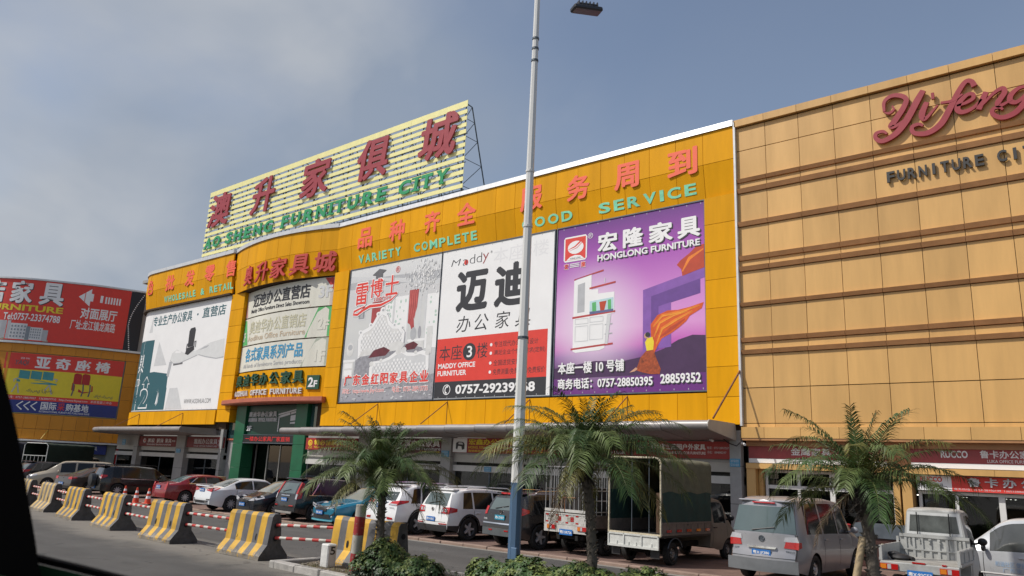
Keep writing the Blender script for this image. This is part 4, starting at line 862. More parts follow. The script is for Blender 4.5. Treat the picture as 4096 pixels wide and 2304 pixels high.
for w, a, b in (('AO', -.3, 2.04), ('SHENG', 2.85, 9.2), ('FURNITURE', 10.2, 21.5), ('CITY', 22.6, 26.9)):
    gap = .24; tot = sum(wid[c] for c in w) + gap * (len(w) - 1); u = (b - a) / tot; q = a
    for c in w:
        cw = wid[c] * u; m_ = MB(); z0, z1 = 18.5, 19.4
        ptext(m_, P_ROOF, c, q, z0, q + cw, z1, .08, 0, ext=.07, bold=.035, shear=.10)
        for x0, e, x1 in SERIF.get(c, []):
            hh = .10; sh = .18 * (e - .5); zz0 = z0 if e == 0 else z1 - hh
            pbox(m_, P_ROOF, q + x0 * (cw * .86) + (.09 * cw if e else 0), q + x1 * (cw * .86) + (.09 * cw if e else 0), zz0, zz0 + hh, .082, .153)
        m_.obj('letter', GRN3, t); q += cw + gap * u

# ------------------------------------------------------------------ tan building
tb = thing('tan_building', 'tan panel clad shopping building with stepped ledges at the right', 'building')
m_ = MB(); m_.box(-11.0, 26.52, 3.9, 8.0, 55, 15.9); m_.obj('wall', DARKGAP, tb)
tsx = [0, 1.17] + [1.17 + 1.247 * i for i in range(1, 13)]
rows = [(14.79, 15.74), (13.60, 14.78), (11.87, 13.03), (10.54, 11.70), (8.76, 9.96), (7.45, 8.62), (5.65, 6.85), (4.40, 5.64)]
strips = [(13.21, 13.47), (10.13, 10.38), (7.01, 7.29)]
ledges = [(13.47, 13.60), (13.04, 13.21), (11.71, 11.87), (10.38, 10.54), (9.97, 10.13), (8.63, 8.76), (7.30, 7.45), (6.86, 7.01)]
for a, b in zip(tsx, tsx[1:]):
    for z0, z1 in rows + strips: panel(P_TAN, a, b, z0, z1, .0, tb, TAN, gap=.009)
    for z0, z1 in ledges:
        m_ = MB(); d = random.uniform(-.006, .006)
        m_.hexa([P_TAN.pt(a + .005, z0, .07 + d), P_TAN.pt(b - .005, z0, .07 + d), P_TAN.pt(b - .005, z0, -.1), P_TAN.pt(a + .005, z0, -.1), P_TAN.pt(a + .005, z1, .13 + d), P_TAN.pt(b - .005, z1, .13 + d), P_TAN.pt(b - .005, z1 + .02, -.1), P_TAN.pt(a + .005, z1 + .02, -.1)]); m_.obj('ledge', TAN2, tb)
    m_ = MB(); pbox(m_, P_TAN, a + .006, b - .006, 15.78, 16.06, -.5, .14); m_.obj('coping', TAN, tb)
    m_ = MB(); pbox(m_, P_TAN, a + .005, b - .005, 4.27, 4.385, -.1, .0, ot=.0); m_.obj('panel', TAN, tb)
for i in range(13):
    a = -.42 + 1.247 * i; m_ = MB(); pbox(m_, P_TAN, max(a, .0) + .005, a + 1.24, 3.88, 4.26, -.3, .16); m_.obj('panel', TAN, tb)
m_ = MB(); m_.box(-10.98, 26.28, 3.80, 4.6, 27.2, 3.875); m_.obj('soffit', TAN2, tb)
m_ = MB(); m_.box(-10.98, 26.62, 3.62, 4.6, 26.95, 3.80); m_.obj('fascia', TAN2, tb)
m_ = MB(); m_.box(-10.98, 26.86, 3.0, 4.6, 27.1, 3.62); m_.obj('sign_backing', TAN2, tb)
for i in range(13):
    a = -10.98 + i * 1.25; m_ = MB(); m_.box(a + .004, 26.55, 2.85, a + 1.246, 27.1, 3.03); m_.obj('beam_panel', TAN, tb)
for a, b, y in ((-10.98, -10.66, 26.6), (-10.64, -10.5, 26.85), (-6.24, -6.06, 26.6), (-6.0, -5.72, 26.62), (-1.1, -.9, 26.6), (-.84, -.55, 26.62)):
    m_ = MB(); m_.box(a, y, .06, b, 27.2, 2.85); m_.obj('pillar_panel', TAN, tb)
ALU = mat('white_window_frame', (.66, .66, .64), .35, var=.05)
for x0, x1, zt, mull in ((-10.46, -6.26, 2.83, (-9.3, -8.2, -7.2)), (-5.62, -1.12, 2.36, (-4.58, -3.42, -2.3)), (-.5, 3.9, 2.36, (.6, 1.7, 2.8))):
    m_ = MB(); m_.box(x0, 27.0, .42, x0 + .09, 27.1, zt); m_.box(x1 - .09, 27.0, .42, x1, 27.1, zt); m_.box(x0 + .09, 27.0, zt - .09, x1 - .09, 27.1, zt); m_.box(x0 + .09, 27.0, .42, x1 - .09, 27.1, .5); m_.obj('window_frame', ALU, tb)
    for i, q in enumerate(mull):
        w = .08 if i == 1 else .045
        m_ = MB(); m_.box(q - w, 26.98, .5, q + w, 27.12, zt - .09); m_.obj('mullion', ALU, tb)
    if x0 < -10: m_ = MB(); m_.box(x0 + .09, 26.97, 2.2, x1 - .09, 27.09, 2.32); m_.obj('transom', ALU, tb)
    ed = [x0 + .09] + [q for q in mull] + [x1 - .09]
    for a, b in zip(ed, ed[1:]):
        m_ = MB(); m_.box(a + .06, 27.04, .51, b - .06, 27.05, zt - .1); m_.obj('window', SHOPGL, tb)
    m_ = MB(); m_.box(x0, 26.9, .06, x1, 27.1, .41); m_.obj('sill', PALE, tb)
m_ = MB(); x0, x1 = -10.6, 4.6
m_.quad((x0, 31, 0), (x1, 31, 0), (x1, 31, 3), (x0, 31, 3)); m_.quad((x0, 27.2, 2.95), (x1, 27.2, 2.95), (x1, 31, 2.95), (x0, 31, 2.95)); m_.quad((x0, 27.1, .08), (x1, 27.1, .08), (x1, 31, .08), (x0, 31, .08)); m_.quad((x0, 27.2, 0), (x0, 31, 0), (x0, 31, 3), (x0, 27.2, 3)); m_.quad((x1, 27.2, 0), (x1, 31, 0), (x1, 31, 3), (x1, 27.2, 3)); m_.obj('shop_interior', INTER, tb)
m_ = MB()
for i in range(11):
    for y in (28.2, 29.1, 30): m_.box(-10.2 + i * 1.3 + y * .3 % .5, y, 2.20, -10.16 + i * 1.3 + y * .3 % .5, y + .04, 2.22)
m_.obj('downlight', LAMPW, tb)
m_ = MB()
for a, w, h in ((-9.9, 1.3, .9), (-8.2, 1.2, 1.1), (-5.3, 1.5, .8), (-3.4, 1.8, 1.0), (-.2, 1.6, .9), (2.0, 1.5, 1.1)): m_.box(a, 28.2, .08, a + w, 29.2, h)
m_.obj('furniture_on_show', mat('brown_furniture', (.16, .09, .05)), tb)
# its letters
L = thing('facade_lettering', 'dark red raised brush script on the tan wall', 'lettering')
def script(pts, ws):
    """a raised brush stroke on the tan wall"""
    P = [Vector(p) for p in pts]; Q = [2 * P[0] - P[1]] + P + [2 * P[-1] - P[-2]]; W_ = [ws[0]] + list(ws) + [ws[-1]]; o = []; w = []
    for i in range(1, len(Q) - 2):
        a, b, c, d = Q[i - 1:i + 3]
        for k in range(5):
            t_ = k / 5; o.append(.5 * (2 * b + (c - a) * t_ + (2 * a - 5 * b + 4 * c - d) * t_ * t_ + (3 * b - a - 3 * c + d) * t_ ** 3)); w.append(W_[i] + (W_[i + 1] - W_[i]) * t_)
    o.append(P[-1]); w.append(ws[-1]); return o, w
def strokes(name, sts):
    m_ = MB()
    for n_, (pts, ws) in enumerate(sts):
        o, w = script(pts, ws); top = .15 + .003 * n_; lf = []; rt = []
        for i, p in enumerate(o):
            d = (o[min(i + 1, len(o) - 1)] - o[max(i - 1, 0)]).normalized(); nn = Vector((-d.y, d.x)) * w[i] / 2; lf.append(p + nn); rt.append(p - nn)
        for i in range(len(o) - 1):
            m_.hexa([P_TAN.pt(*q, .06) for q in (rt[i], rt[i + 1], lf[i + 1], lf[i])] + [P_TAN.pt(*q, top) for q in (rt[i], rt[i + 1], lf[i + 1], lf[i])])
    m_.obj(name, RED3, L)
strokes('letter', [([(5.382, 14.904), (5.54, 14.833), (5.684, 14.928), (5.648, 15.075)], [0.042, 0.094, 0.072, 0.052]), ([(5.384, 14.931), (5.407, 15.283), (5.626, 15.439), (5.899, 15.385), (6.09, 15.192), (5.979, 14.899), (5.678, 14.495), (5.553, 14.339), (5.688, 14.303), (6.016, 14.457)], [0.084, 0.116, 0.136, 0.155, 0.153, 0.184, 0.206, 0.175, 0.113, 0.091]), ([(6.616, 15.359), (6.415, 15.042), (6.06, 14.445), (5.717, 14.054), (5.292, 13.867), (5.068, 14.005), (5.079, 14.193), (5.291, 14.219), (5.423, 14.103)], [0.171, 0.212, 0.223, 0.204, 0.155, 0.136, 0.126, 0.104, 0.072])])
strokes('letter', [([(6.692, 14.908), (6.536, 14.579), (6.523, 14.397), (6.628, 14.342), (7.002, 14.712)], [0.15, 0.2, 0.179, 0.119, 0.049]), ([(6.836, 15.079), (6.923, 15.08)], [0.229, 0.228])])
strokes('letter', [([(8.08, 15.071), (8.013, 15.258), (7.852, 15.298), (7.619, 15.003), (7.323, 14.462), (7.034, 14.021), (6.632, 13.814), (6.245, 13.915), (6.195, 14.141), (6.398, 14.193), (6.523, 14.106)], [0.171, 0.143, 0.144, 0.164, 0.194, 0.204, 0.177, 0.14, 0.131, 0.11, 0.079]), ([(7.092, 14.765), (7.43, 14.745), (7.735, 14.89)], [0.078, 0.097, 0.058])])
strokes('letter', [([(7.539, 14.531), (7.79, 14.561), (8.003, 14.654), (8.016, 14.805), (7.854, 14.828), (7.631, 14.634), (7.549, 14.398), (7.683, 14.267), (7.976, 14.328), (8.239, 14.559)], [0.067, 0.105, 0.123, 0.114, 0.124, 0.163, 0.173, 0.143, 0.113, 0.066])])
strokes('letter', [([(8.378, 14.774), (8.256, 14.528), (8.13, 14.233)], [0.149, 0.178, 0.159]), ([(8.198, 14.315), (8.568, 14.665), (8.814, 14.769), (8.858, 14.603), (8.655, 14.31), (8.704, 14.195), (9.045, 14.321)], [0.056, 0.102, 0.138, 0.156, 0.165, 0.119, 0.054])])
strokes('letter', [([(9.458, 14.647), (9.229, 14.642), (9.021, 14.479), (8.985, 14.289), (9.13, 14.197), (9.352, 14.33), (9.527, 14.576)], [0.072, 0.117, 0.154, 0.154, 0.126, 0.107, 0.089]), ([(9.568, 14.613), (9.375, 14.175), (9.08, 13.863), (8.725, 13.788), (8.488, 13.98), (8.522, 14.146), (8.68, 14.152), (8.769, 14.051)], [0.151, 0.169, 0.171, 0.145, 0.129, 0.111, 0.082, 0.064])])
for ch, a, b in (('FURNITURE', 5.30, 8.12), ('CITY', 8.47, 9.75)):
    n = len(ch); cw = (b - a) / (n * 1.0 + (n - 1) * .3)
    for i, c in enumerate(ch):
        c0 = a + i * cw * 1.3; k = .35 if c == 'I' else 1
        m_ = MB(); ptext(m_, P_TAN, c, c0 + cw * (1 - k) / 2, 12.36, c0 + cw * (1 + k) / 2, 12.74, .04, 0, ext=.07, bold=.028); m_.obj('letter', mat('charcoal_letter', (.035, .034, .032), .5, var=.1), L)
# ------------------------------------------------------------------ building across the side street
lb = thing('corner_building', 'orange panelled building with a curved front across the side street', 'building')
m_ = MB()
ft = [P_LEFT.at(P_LEFT.L * i / 30, -.12) for i in range(31)] + [(-100, 45), (-100, 15.2)]
nf = len(ft)
m_.add([(x, y, 3.1) for x, y in ft] + [(x, y, 15.9) for x, y in ft], [tuple(range(nf, 2 * nf)), tuple(range(nf - 1, -1, -1))] + [(i, (i + 1) % nf, nf + (i + 1) % nf, nf + i) for i in range(nf)])
m_.obj('wall', mat('blue_grey_wall', (.36, .38, .40), .6, var=.06), lb)
q = 7.0; k = 0
while q < P_LEFT.L - 1:
    for z0, z1 in ((9.98, 10.68), (3.98, 5.1), (3.16, 3.97)): panel(P_LEFT, q, q + .93, z0, z1, .06, lb, YEL2)
    if q > 24.0 or q < 15.9:
        z = 9.97
        for z0 in (8.9, 7.8, 6.7, 5.1): panel(P_LEFT, max(q, 24.75) if q > 20 else q, q + .93, z0, z, .06, lb, YEL2); z = z0
    q += .93
m_ = MB(); psweep(m_, P_LEFT, 7, P_LEFT.L - .5, [(-.1, 10.69), (.28, 10.69), (.28, 10.86), (-.1, 10.9)], 40); m_.obj('ledge', COPE, lb)
m_ = MB(); psweep(m_, P_LEFT, 7, P_LEFT.L - .5, [(-.1, 2.98), (.45, 3.0), (.45, 3.1), (-.1, 3.15)], 40); m_.obj('canopy_ledge', COPE, lb)
m_ = MB(); psweep(m_, P_LEFT, 5, 25.6, [(-.3, 15.98), (.22, 15.98), (.22, 16.12), (-.3, 16.12)], 40); m_.obj('coping', COPE, lb)
m_ = MB(); m_.tube([P_LEFT.pt(20.0, 3.9, .1), P_LEFT.pt(19.7, 3.2, .5)], .03, 5); m_.obj('tie_rod', mat('yellow_rod', (.6, .4, .05)), lb)
m_ = MB(); psweep(m_, P_LEFT, 5, P_LEFT.L, [(-.5, 0), (-.35, 0), (-.35, 3.0), (-.5, 3.0)], 40); m_.obj('street_wall', mat('grey_shopfront', (.20, .21, .20), .6, var=.15), lb)
for a, b, mt_ in ((17.9, 18.7, 'g'), (18.8, 19.8, 'r'), (19.9, 20.5, 'g'), (24.4, 25.05, 'g'), (25.1, 25.8, 'r'), (25.85, 26.5, 'g')):
    m_ = MB(); pbox(m_, P_LEFT, a, b, 0, 2.95, -.4, -.12); m_.obj('street_panel', PDR if mt_ == 'r' else mat('grey_green_panel', (.28, .30, .28), .6), lb)
t = thing('billboard', 'red billboard with white arrow and black edge atop the curved building', 'billboard')
PB[0] = .16
m_ = MB(); pbox(m_, P_LEFT, 5, 24.31, 10.92, 15.96, 0, .16, n=40); m_.obj('banner', PR, t, smooth=20)
m_ = MB(); pbox(m_, P_LEFT, 24.32, 25.45, 10.92, 15.96, 0, .17, n=3); m_.obj('black_edge', mat('blue_black', (.018, .022, .03), .6), t)
m_ = MB()
for i in range(30):
    z = 15.75 - i * .165; s_ = 25.3 - .85 * sin(min(1, i / 17) * pi / 2) + (max(0, i - 17) / 13) * .35
    pell(m_, P_LEFT, s_, z, .05, .05, .23, 0, 8)
m_.obj('bulb', PW, t)
m_ = MB()
ppoly(m_, P_LEFT, [(20.45, 14.95), (21.35, 15.7), (21.35, 15.3), (22.25, 15.22), (22.25, 14.62), (21.35, 14.65), (21.35, 14.2)], .18, 0)
for i in range(6): ppoly(m_, P_LEFT, [(22.42 + i * .21, 14.6), (22.54 + i * .21, 14.59), (22.54 + i * .21, 15.17), (22.42 + i * .21, 15.18)], .18, 0)
for a, b, z0, z1, q in ((13.8, 15.9, 11.0, 12.5, 1), (15.9, 17.15, 11.0, 12.3, 2), (17.1, 17.4, 11.0, 12.1, 3), (17.4, 18.3, 11.0, 12.05, 2), (18.3, 18.7, 11.0, 11.9, 1), (13.8, 18.8, 10.95, 11.08, 4)): prect(m_, P_LEFT, a, z0, b, z1, .18 + q * .002, q, 3)
rr = random.Random(3)
for i in range(5):
    for j in range(4): prect(m_, P_LEFT, 15.98 + i * .24, 11.15 + j * .28, 16.1 + i * .24, 11.3 + j * .28, .195, 3); prect(m_, P_LEFT, 17.45 + i * .16, 11.15 + j * .22, 17.53 + i * .16, 11.28 + j * .22, .195, 3)
m_.obj('artwork', [PW, PGY, PLG, mat('print_slate', (.22, .25, .28)), mat('print_lawn', (.30, .33, .24))], t)
m_ = MB()
for e, mi, o in ((.06, 1, .185), (0, 0, .19)):
    for ch, a, b in (('名', 11.4, 12.9), ('店', 13.4, 14.95), ('家', 15.4, 17.1), ('具', 17.6, 19.4)): ptext(m_, P_LEFT, ch, a + e, 13.98 - e, b + e, 15.85 - e, o, mi, bold=.04)
ptext(m_, P_LEFT, 'FURNITURE', 13.6, 13.35, 19.5, 13.85, .19, 2, bold=.03); ptext(m_, P_LEFT, 'Tel:0757-23374788', 15.2, 12.55, 19.4, 13.15, .19, 0, bold=.02)
ptext(m_, P_LEFT, '对面展厅', 20.8, 13.15, 23.5, 14.1, .19, 0, bold=.03); ptext(m_, P_LEFT, '厂址:龙江镇龙高路', 20.2, 12.2, 23.5, 13.0, .19, 0, bold=.02)
m_.obj('lettering', [PW, PK, PYE], t)
PB[0] = .05
t = thing('billboard', 'yellow seating billboard with teal bench and red chairs on the curved orange wall', 'billboard')
m_ = MB(); pbox(m_, P_LEFT, 15.95, 24.65, 5.15, 9.93, -.02, .05, n=16); m_.obj('banner', PYE, t, smooth=20)
m_ = MB(); prect(m_, P_LEFT, 15.95, 8.62, 24.65, 9.92, .06, 0, 16); prect(m_, P_LEFT, 15.95, 6.18, 24.65, 6.55, .06, 0, 16); prect(m_, P_LEFT, 15.95, 5.17, 24.65, 6.18, .06, 1, 16)
for i in range(3):
    ppoly(m_, P_LEFT, [(17.2 + i * .85, 7.9), (17.2 + i * .85, 8.55), (17.98 + i * .85, 8.5), (17.98 + i * .85, 7.85)], .07, 2)
ppoly(m_, P_LEFT, [(17.1, 7.62), (17.1, 7.8), (18.5, 7.82), (20.0, 7.6), (20.0, 7.5), (18.4, 7.52)], .072, 2)
for P in ([(17.2, 7.9), (16.9, 7.75), (16.95, 7.6)], [(17.2, 7.5), (16.9, 6.75)], [(17.2, 7.5), (17.4, 6.7)], [(19.5, 7.5), (19.2, 7.0)], [(19.5, 7.5), (19.75, 6.75)], [(19.7, 8.0), (20.0, 7.95), (19.9, 7.75)]): pline(m_, P_LEFT, P, .09, .075, 3)
for a in (21.15, 21.75):
    ppoly(m_, P_LEFT, [(a, 7.7), (a, 8.5), (a + .15, 8.6), (a + .5, 8.55), (a + .58, 8.4), (a + .58, 7.7)], .07, 4)
ppoly(m_, P_LEFT, [(21.1, 7.2), (21.1, 7.8), (22.6, 7.65), (22.65, 7.2), (22.0, 7.0)], .074, 4)
for a in (21.2, 21.9, 22.4): pline(m_, P_LEFT, [(a, 7.75), (a + .05, 7.2), (a - .02, 6.75)], .1, .078, 5); 
for i in range(3): pline(m_, P_LEFT, [(17.85 + i * .5, 6.08), (17.45 + i * .5, 5.75), (17.85 + i * .5, 5.42)], .1, .07, 6)
m_.obj('artwork', [PR, PBL, mat('print_teal', (.06, .28, .30)), PGY, PDR, PDG, PW], t)
m_ = MB()
for i, ch in enumerate('亚奇座椅'): ptext(m_, P_LEFT, ch, 18.2 + i * 1.45, 8.8, 19.3 + i * 1.45, 9.7, .07, 0, bold=.04)
ptext(m_, P_LEFT, 'YAQI', 16.75, 8.9, 17.75, 9.35, .07, 2, bold=.02, shear=.2); ptext(m_, P_LEFT, '亚奇·专利', 17.1, 9.42, 17.75, 9.58, .07, 0)
ptext(m_, P_LEFT, 'كرسي المطار', 17.95, 6.75, 19.85, 7.12, .08, 2); ptext(m_, P_LEFT, 'قاعة كرسي', 22.8, 6.68, 24.2, 7.0, .08, 2)
ptext(m_, P_LEFT, '热线：0757-28837027   13630077710   http://www.fsyaqi.com   本座首层二中仓', 16.6, 6.25, 24.2, 6.48, .07, 0, bold=.005)
for ch, a, mi in zip('国际采购基地', (19.15, 19.75, 20.35, 20.95, 21.5, 22.05), (0, 0, 1, 0, 0, 0)): ptext(m_, P_LEFT, ch, a, 5.5, a + .52, 6.1, .07, mi, bold=.02)
ptext(m_, P_LEFT, 'INTERNATIONAL FURNITURE PURCHASE BASE', 19.1, 5.28, 22.7, 5.43, .07, 0, bold=.005)
m_.obj('lettering', [PW, PR, PDG], t)
t = thing('shop_sign', 'dark blue shop sign under the ledge of the curved orange building', 'sign')
m_ = MB(); pbox(m_, P_LEFT, 20.5, 24.35, 2.2, 2.92, -.1, .05, n=4); m_.obj('board', PBL, t)
m_ = MB(); ptext(m_, P_LEFT, '卓娅林办公家具', 21.1, 2.5, 23.7, 2.82, .07, 0, bold=.02); ptext(m_, P_LEFT, 'ZHUOYALIN OFFICE FURNITURE', 21.5, 2.36, 23.3, 2.45, .07, 0); m_.obj('lettering', PLG, t)

# ------------------------------------------------------------------ shop signs
PB[0] = .04
SR = mat('shaded_sign_red', (.32, .022, .018), .5, var=.06); SDR = mat('shaded_sign_deep_red', (.17, .010, .013), .5, var=.08)  # sign reds with the deep canopy shade put into their colour
def shop_sign(label, path, s0, z0, s1, z1, m, texts, y=.04, extra=None, group='shop signs under the canopies', mats=(PW, PYE, PR, PK, PLG)):
    PB[0] = y
    t = thing('shop_sign', label, 'sign', group=group)
    m_ = MB(); pbox(m_, path, s0, s1, z0, z1, y - .08, y); m_.obj('board', m, t)
    m_ = MB()
    for tx in texts: ptext(m_, path, tx[0], tx[1], tx[2], tx[3], tx[4], y + .012, tx[5] if len(tx) > 5 else 0, bold=tx[6] if len(tx) > 6 else .015)
    m_.obj('lettering', list(mats), t)
    if extra:
        m_ = MB(); extra(m_); m_.obj('artwork', list(mats) + [PGY, PGR, PBL, PSK], t)
    return t
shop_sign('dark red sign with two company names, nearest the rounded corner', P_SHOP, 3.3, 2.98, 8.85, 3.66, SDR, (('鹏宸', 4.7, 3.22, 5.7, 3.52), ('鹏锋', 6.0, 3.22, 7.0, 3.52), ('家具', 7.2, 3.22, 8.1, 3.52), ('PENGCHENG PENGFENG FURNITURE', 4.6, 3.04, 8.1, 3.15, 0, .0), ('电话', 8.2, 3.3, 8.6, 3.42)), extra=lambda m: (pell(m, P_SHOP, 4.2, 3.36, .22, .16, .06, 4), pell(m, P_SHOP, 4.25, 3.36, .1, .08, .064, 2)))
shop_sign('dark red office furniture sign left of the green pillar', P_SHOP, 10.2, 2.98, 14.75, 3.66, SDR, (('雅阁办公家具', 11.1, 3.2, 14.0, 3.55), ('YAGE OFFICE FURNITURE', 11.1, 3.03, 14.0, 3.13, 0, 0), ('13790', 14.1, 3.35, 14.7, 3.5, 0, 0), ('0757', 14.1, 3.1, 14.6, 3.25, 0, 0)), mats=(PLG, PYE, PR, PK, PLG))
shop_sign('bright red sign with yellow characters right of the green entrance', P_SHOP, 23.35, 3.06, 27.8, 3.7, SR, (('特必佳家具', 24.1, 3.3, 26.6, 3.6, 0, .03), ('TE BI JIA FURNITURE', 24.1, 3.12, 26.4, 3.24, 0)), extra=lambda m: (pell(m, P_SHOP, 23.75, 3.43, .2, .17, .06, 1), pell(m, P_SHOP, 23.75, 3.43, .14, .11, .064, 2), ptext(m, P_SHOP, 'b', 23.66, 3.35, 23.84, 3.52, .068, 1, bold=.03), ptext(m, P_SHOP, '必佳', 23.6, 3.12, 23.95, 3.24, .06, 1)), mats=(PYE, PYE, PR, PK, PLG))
shop_sign('maroon office furniture sign behind the palm nearest the entrance', P_SHOP, 29.0, 3.04, 34.1, 3.72, PMA, (('亿富办公家具', 30.9, 3.34, 33.9, 3.68, 0, .02), ('Yifu office Furniture', 31.2, 3.18, 33.95, 3.34, 4, .01), ('13695202788', 32.6, 3.07, 33.9, 3.15, 1, 0)))
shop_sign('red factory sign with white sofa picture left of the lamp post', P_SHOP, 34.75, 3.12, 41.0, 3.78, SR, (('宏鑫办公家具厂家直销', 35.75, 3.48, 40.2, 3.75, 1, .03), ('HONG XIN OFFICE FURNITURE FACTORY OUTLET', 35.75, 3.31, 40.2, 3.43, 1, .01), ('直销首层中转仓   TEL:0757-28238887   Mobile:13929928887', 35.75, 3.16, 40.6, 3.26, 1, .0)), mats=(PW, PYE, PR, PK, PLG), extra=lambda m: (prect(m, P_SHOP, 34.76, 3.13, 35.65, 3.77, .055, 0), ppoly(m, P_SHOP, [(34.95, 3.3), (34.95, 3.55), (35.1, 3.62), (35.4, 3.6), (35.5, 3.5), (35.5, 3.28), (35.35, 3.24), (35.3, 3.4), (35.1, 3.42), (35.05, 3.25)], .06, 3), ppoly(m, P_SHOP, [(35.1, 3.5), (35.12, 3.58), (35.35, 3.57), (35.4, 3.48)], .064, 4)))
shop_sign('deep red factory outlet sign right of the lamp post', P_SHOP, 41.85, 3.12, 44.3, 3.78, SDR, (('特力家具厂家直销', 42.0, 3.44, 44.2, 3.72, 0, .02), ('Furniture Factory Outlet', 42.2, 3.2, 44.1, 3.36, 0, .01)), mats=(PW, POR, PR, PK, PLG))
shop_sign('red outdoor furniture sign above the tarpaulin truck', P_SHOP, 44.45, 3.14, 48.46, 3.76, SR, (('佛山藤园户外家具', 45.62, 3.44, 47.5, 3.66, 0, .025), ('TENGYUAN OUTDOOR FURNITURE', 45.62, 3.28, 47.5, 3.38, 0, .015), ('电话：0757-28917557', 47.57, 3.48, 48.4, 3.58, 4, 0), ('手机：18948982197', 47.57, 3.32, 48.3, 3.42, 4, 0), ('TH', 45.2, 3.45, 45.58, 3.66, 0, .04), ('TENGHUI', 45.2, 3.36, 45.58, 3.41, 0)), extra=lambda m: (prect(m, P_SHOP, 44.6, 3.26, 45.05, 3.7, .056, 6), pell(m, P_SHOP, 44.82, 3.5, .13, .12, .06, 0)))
t = shop_sign('long faded red sign with white foot behind the right palm', P_TSHOP, .08, 3.2, 4.6, 3.62, mat('faded_red', (.34, .055, .06), .5, var=.15), (('金鹰家具', 1.57, 3.33, 2.9, 3.58, 0, .02), ('商务热线：0757-29238888', .75, 3.08, 2.3, 3.17, 3, 0)), y=.10)
m_ = MB(); pbox(m_, P_TSHOP, .08, 4.6, 3.05, 3.198, .02, .11); m_.obj('white_foot', PW, t)
t = shop_sign('faded red sign with white emblem above the right window', P_TSHOP, 5.3, 3.2, 11.5, 3.62, mat('faded_red', (.34, .055, .06)), (('RUCCO', 6.14, 3.36, 6.86, 3.58, 0, .05), ('鲁卡办公家具', 7.17, 3.37, 8.65, 3.6, 0, .02), ('LUKA OFFICE FURNITURE', 7.35, 3.24, 8.6, 3.33, 0, 0), ('商务热线：0757-28100199', 6.06, 3.09, 7.28, 3.17, 3, 0), ('13652288687', 7.44, 3.09, 8.15, 3.17, 3, 0)), y=.10)
m_ = MB(); pbox(m_, P_TSHOP, 5.3, 11.5, 3.05, 3.198, .02, .11); m_.obj('white_foot', PW, t)
t = shop_sign('white and bright red office sign across the top of the right shop window', P_TSHOP, 5.4, 2.38, 11.0, 2.83, PW, (('RUCCO', 5.5, 2.64, 6.1, 2.79, 2, .05), ('鲁卡办公家具', 5.52, 2.51, 6.12, 2.6, 3, .01), ('LUKA OFFICE FURNITURE', 5.52, 2.43, 6.12, 2.47, 3, 0)), y=.0)
m_ = MB(); PB[0] = 0.0; prect(m_, P_TSHOP, 6.35, 2.385, 10.98, 2.825, .012, 0); m_.obj('red_field', PR, t)
m_ = MB()
for ch, a in zip('鲁卡办公家具', (6.77, 7.22, 7.67, 8.12, 8.57, 9.02)): ptext(m_, P_TSHOP, ch, a, 2.54, a + .34, 2.8, .022, 0, ext=.03, bold=.03)
ptext(m_, P_TSHOP, '商务热线：0757-28100199  13652288687  www.lkjj.com', 6.4, 2.41, 8.9, 2.48, .02, 0); m_.obj('raised_lettering', PLG, t)
PB[0] = 0.0
for label, path, s0, z0, s1, z1, y in (('small blue notice on the grey column by the tan building', P_SHOP, 48.47, 2.88, 48.84, 3.16, .14), ('small blue notice on the grey column left of the lamp post', P_SHOP, 34.14, 2.9, 34.6, 3.18, .14), ('small blue notice on the white lintel left of the lamp post', P_SHOP, 36.68, 2.31, 37.08, 2.52, -.08), ('small teal notice on the wide grey column near the rounded corner', P_SHOP, 9.1, 2.6, 9.65, 2.85, .14), ('small blue notice at the end of the ledge by the rounded corner', P_SHOP, 1.3, 3.0, 1.8, 3.4, .3)):
    t = thing('notice', label, 'notice', group='small blue notices on the shop columns')
    PB[0] = y + .01
    m_ = MB(); pbox(m_, path, s0, s1, z0, z1, y - .02, y + .01); m_.obj('board', PSK, t)
    m_ = MB(); ptext(m_, path, '治安监控区', s0 + .03, z0 + (z1 - z0) * .55, s1 - .03, z1 - .03, y + .016, 0); ptext(m_, path, '您已进入监控', s0 + .03, z0 + .03, s1 - .03, z0 + (z1 - z0) * .42, y + .016, 0, bold=0); m_.obj('lettering', PLG, t)
for label, p in (('white security camera under the canopy end', (47.8, 3.82, .35)), ('white security camera under the tan soffit', (49.0, 3.7, .35))):
    t = thing('security_camera', label, 'camera'); x, y, z = P_SHOP.pt(*p)
    m_ = MB(); m_.tube([(x - .02, y + .1, z), (x + .18, y - .12, z - .06)], .045, 8); m_.obj('housing', WHITE, t); m_ = MB(); m_.tube([(x, y + .08, z), (x, y + .1, z + .12)], .02, 6); m_.obj('bracket', STEEL, t)
m_ = MB(); m_.tube([P_SHOP.pt(48.2, 3.95, .4), P_SHOP.pt(48.5, 3.7, .3), P_SHOP.pt(48.8, 3.6, .28), P_SHOP.pt(48.95, 3.72, .33)], .02, 5)
m_.obj('cable', BLACK, None, label='black cable drooping between the two security cameras', category='cable')
m_ = MB(); x, y, z = P_WING.pt(10.2, 3.65, 1.2); m_.tube([(x, y, z + .25), (x, y, z)], .015, 5); m_.ell((x, y, z - .05), (.07, .07, .1)); m_.obj('hanging_lamp', BLACK, None, label='small dark lamp hanging under the corner canopy', category='lamp')
PB[0] = 0.0
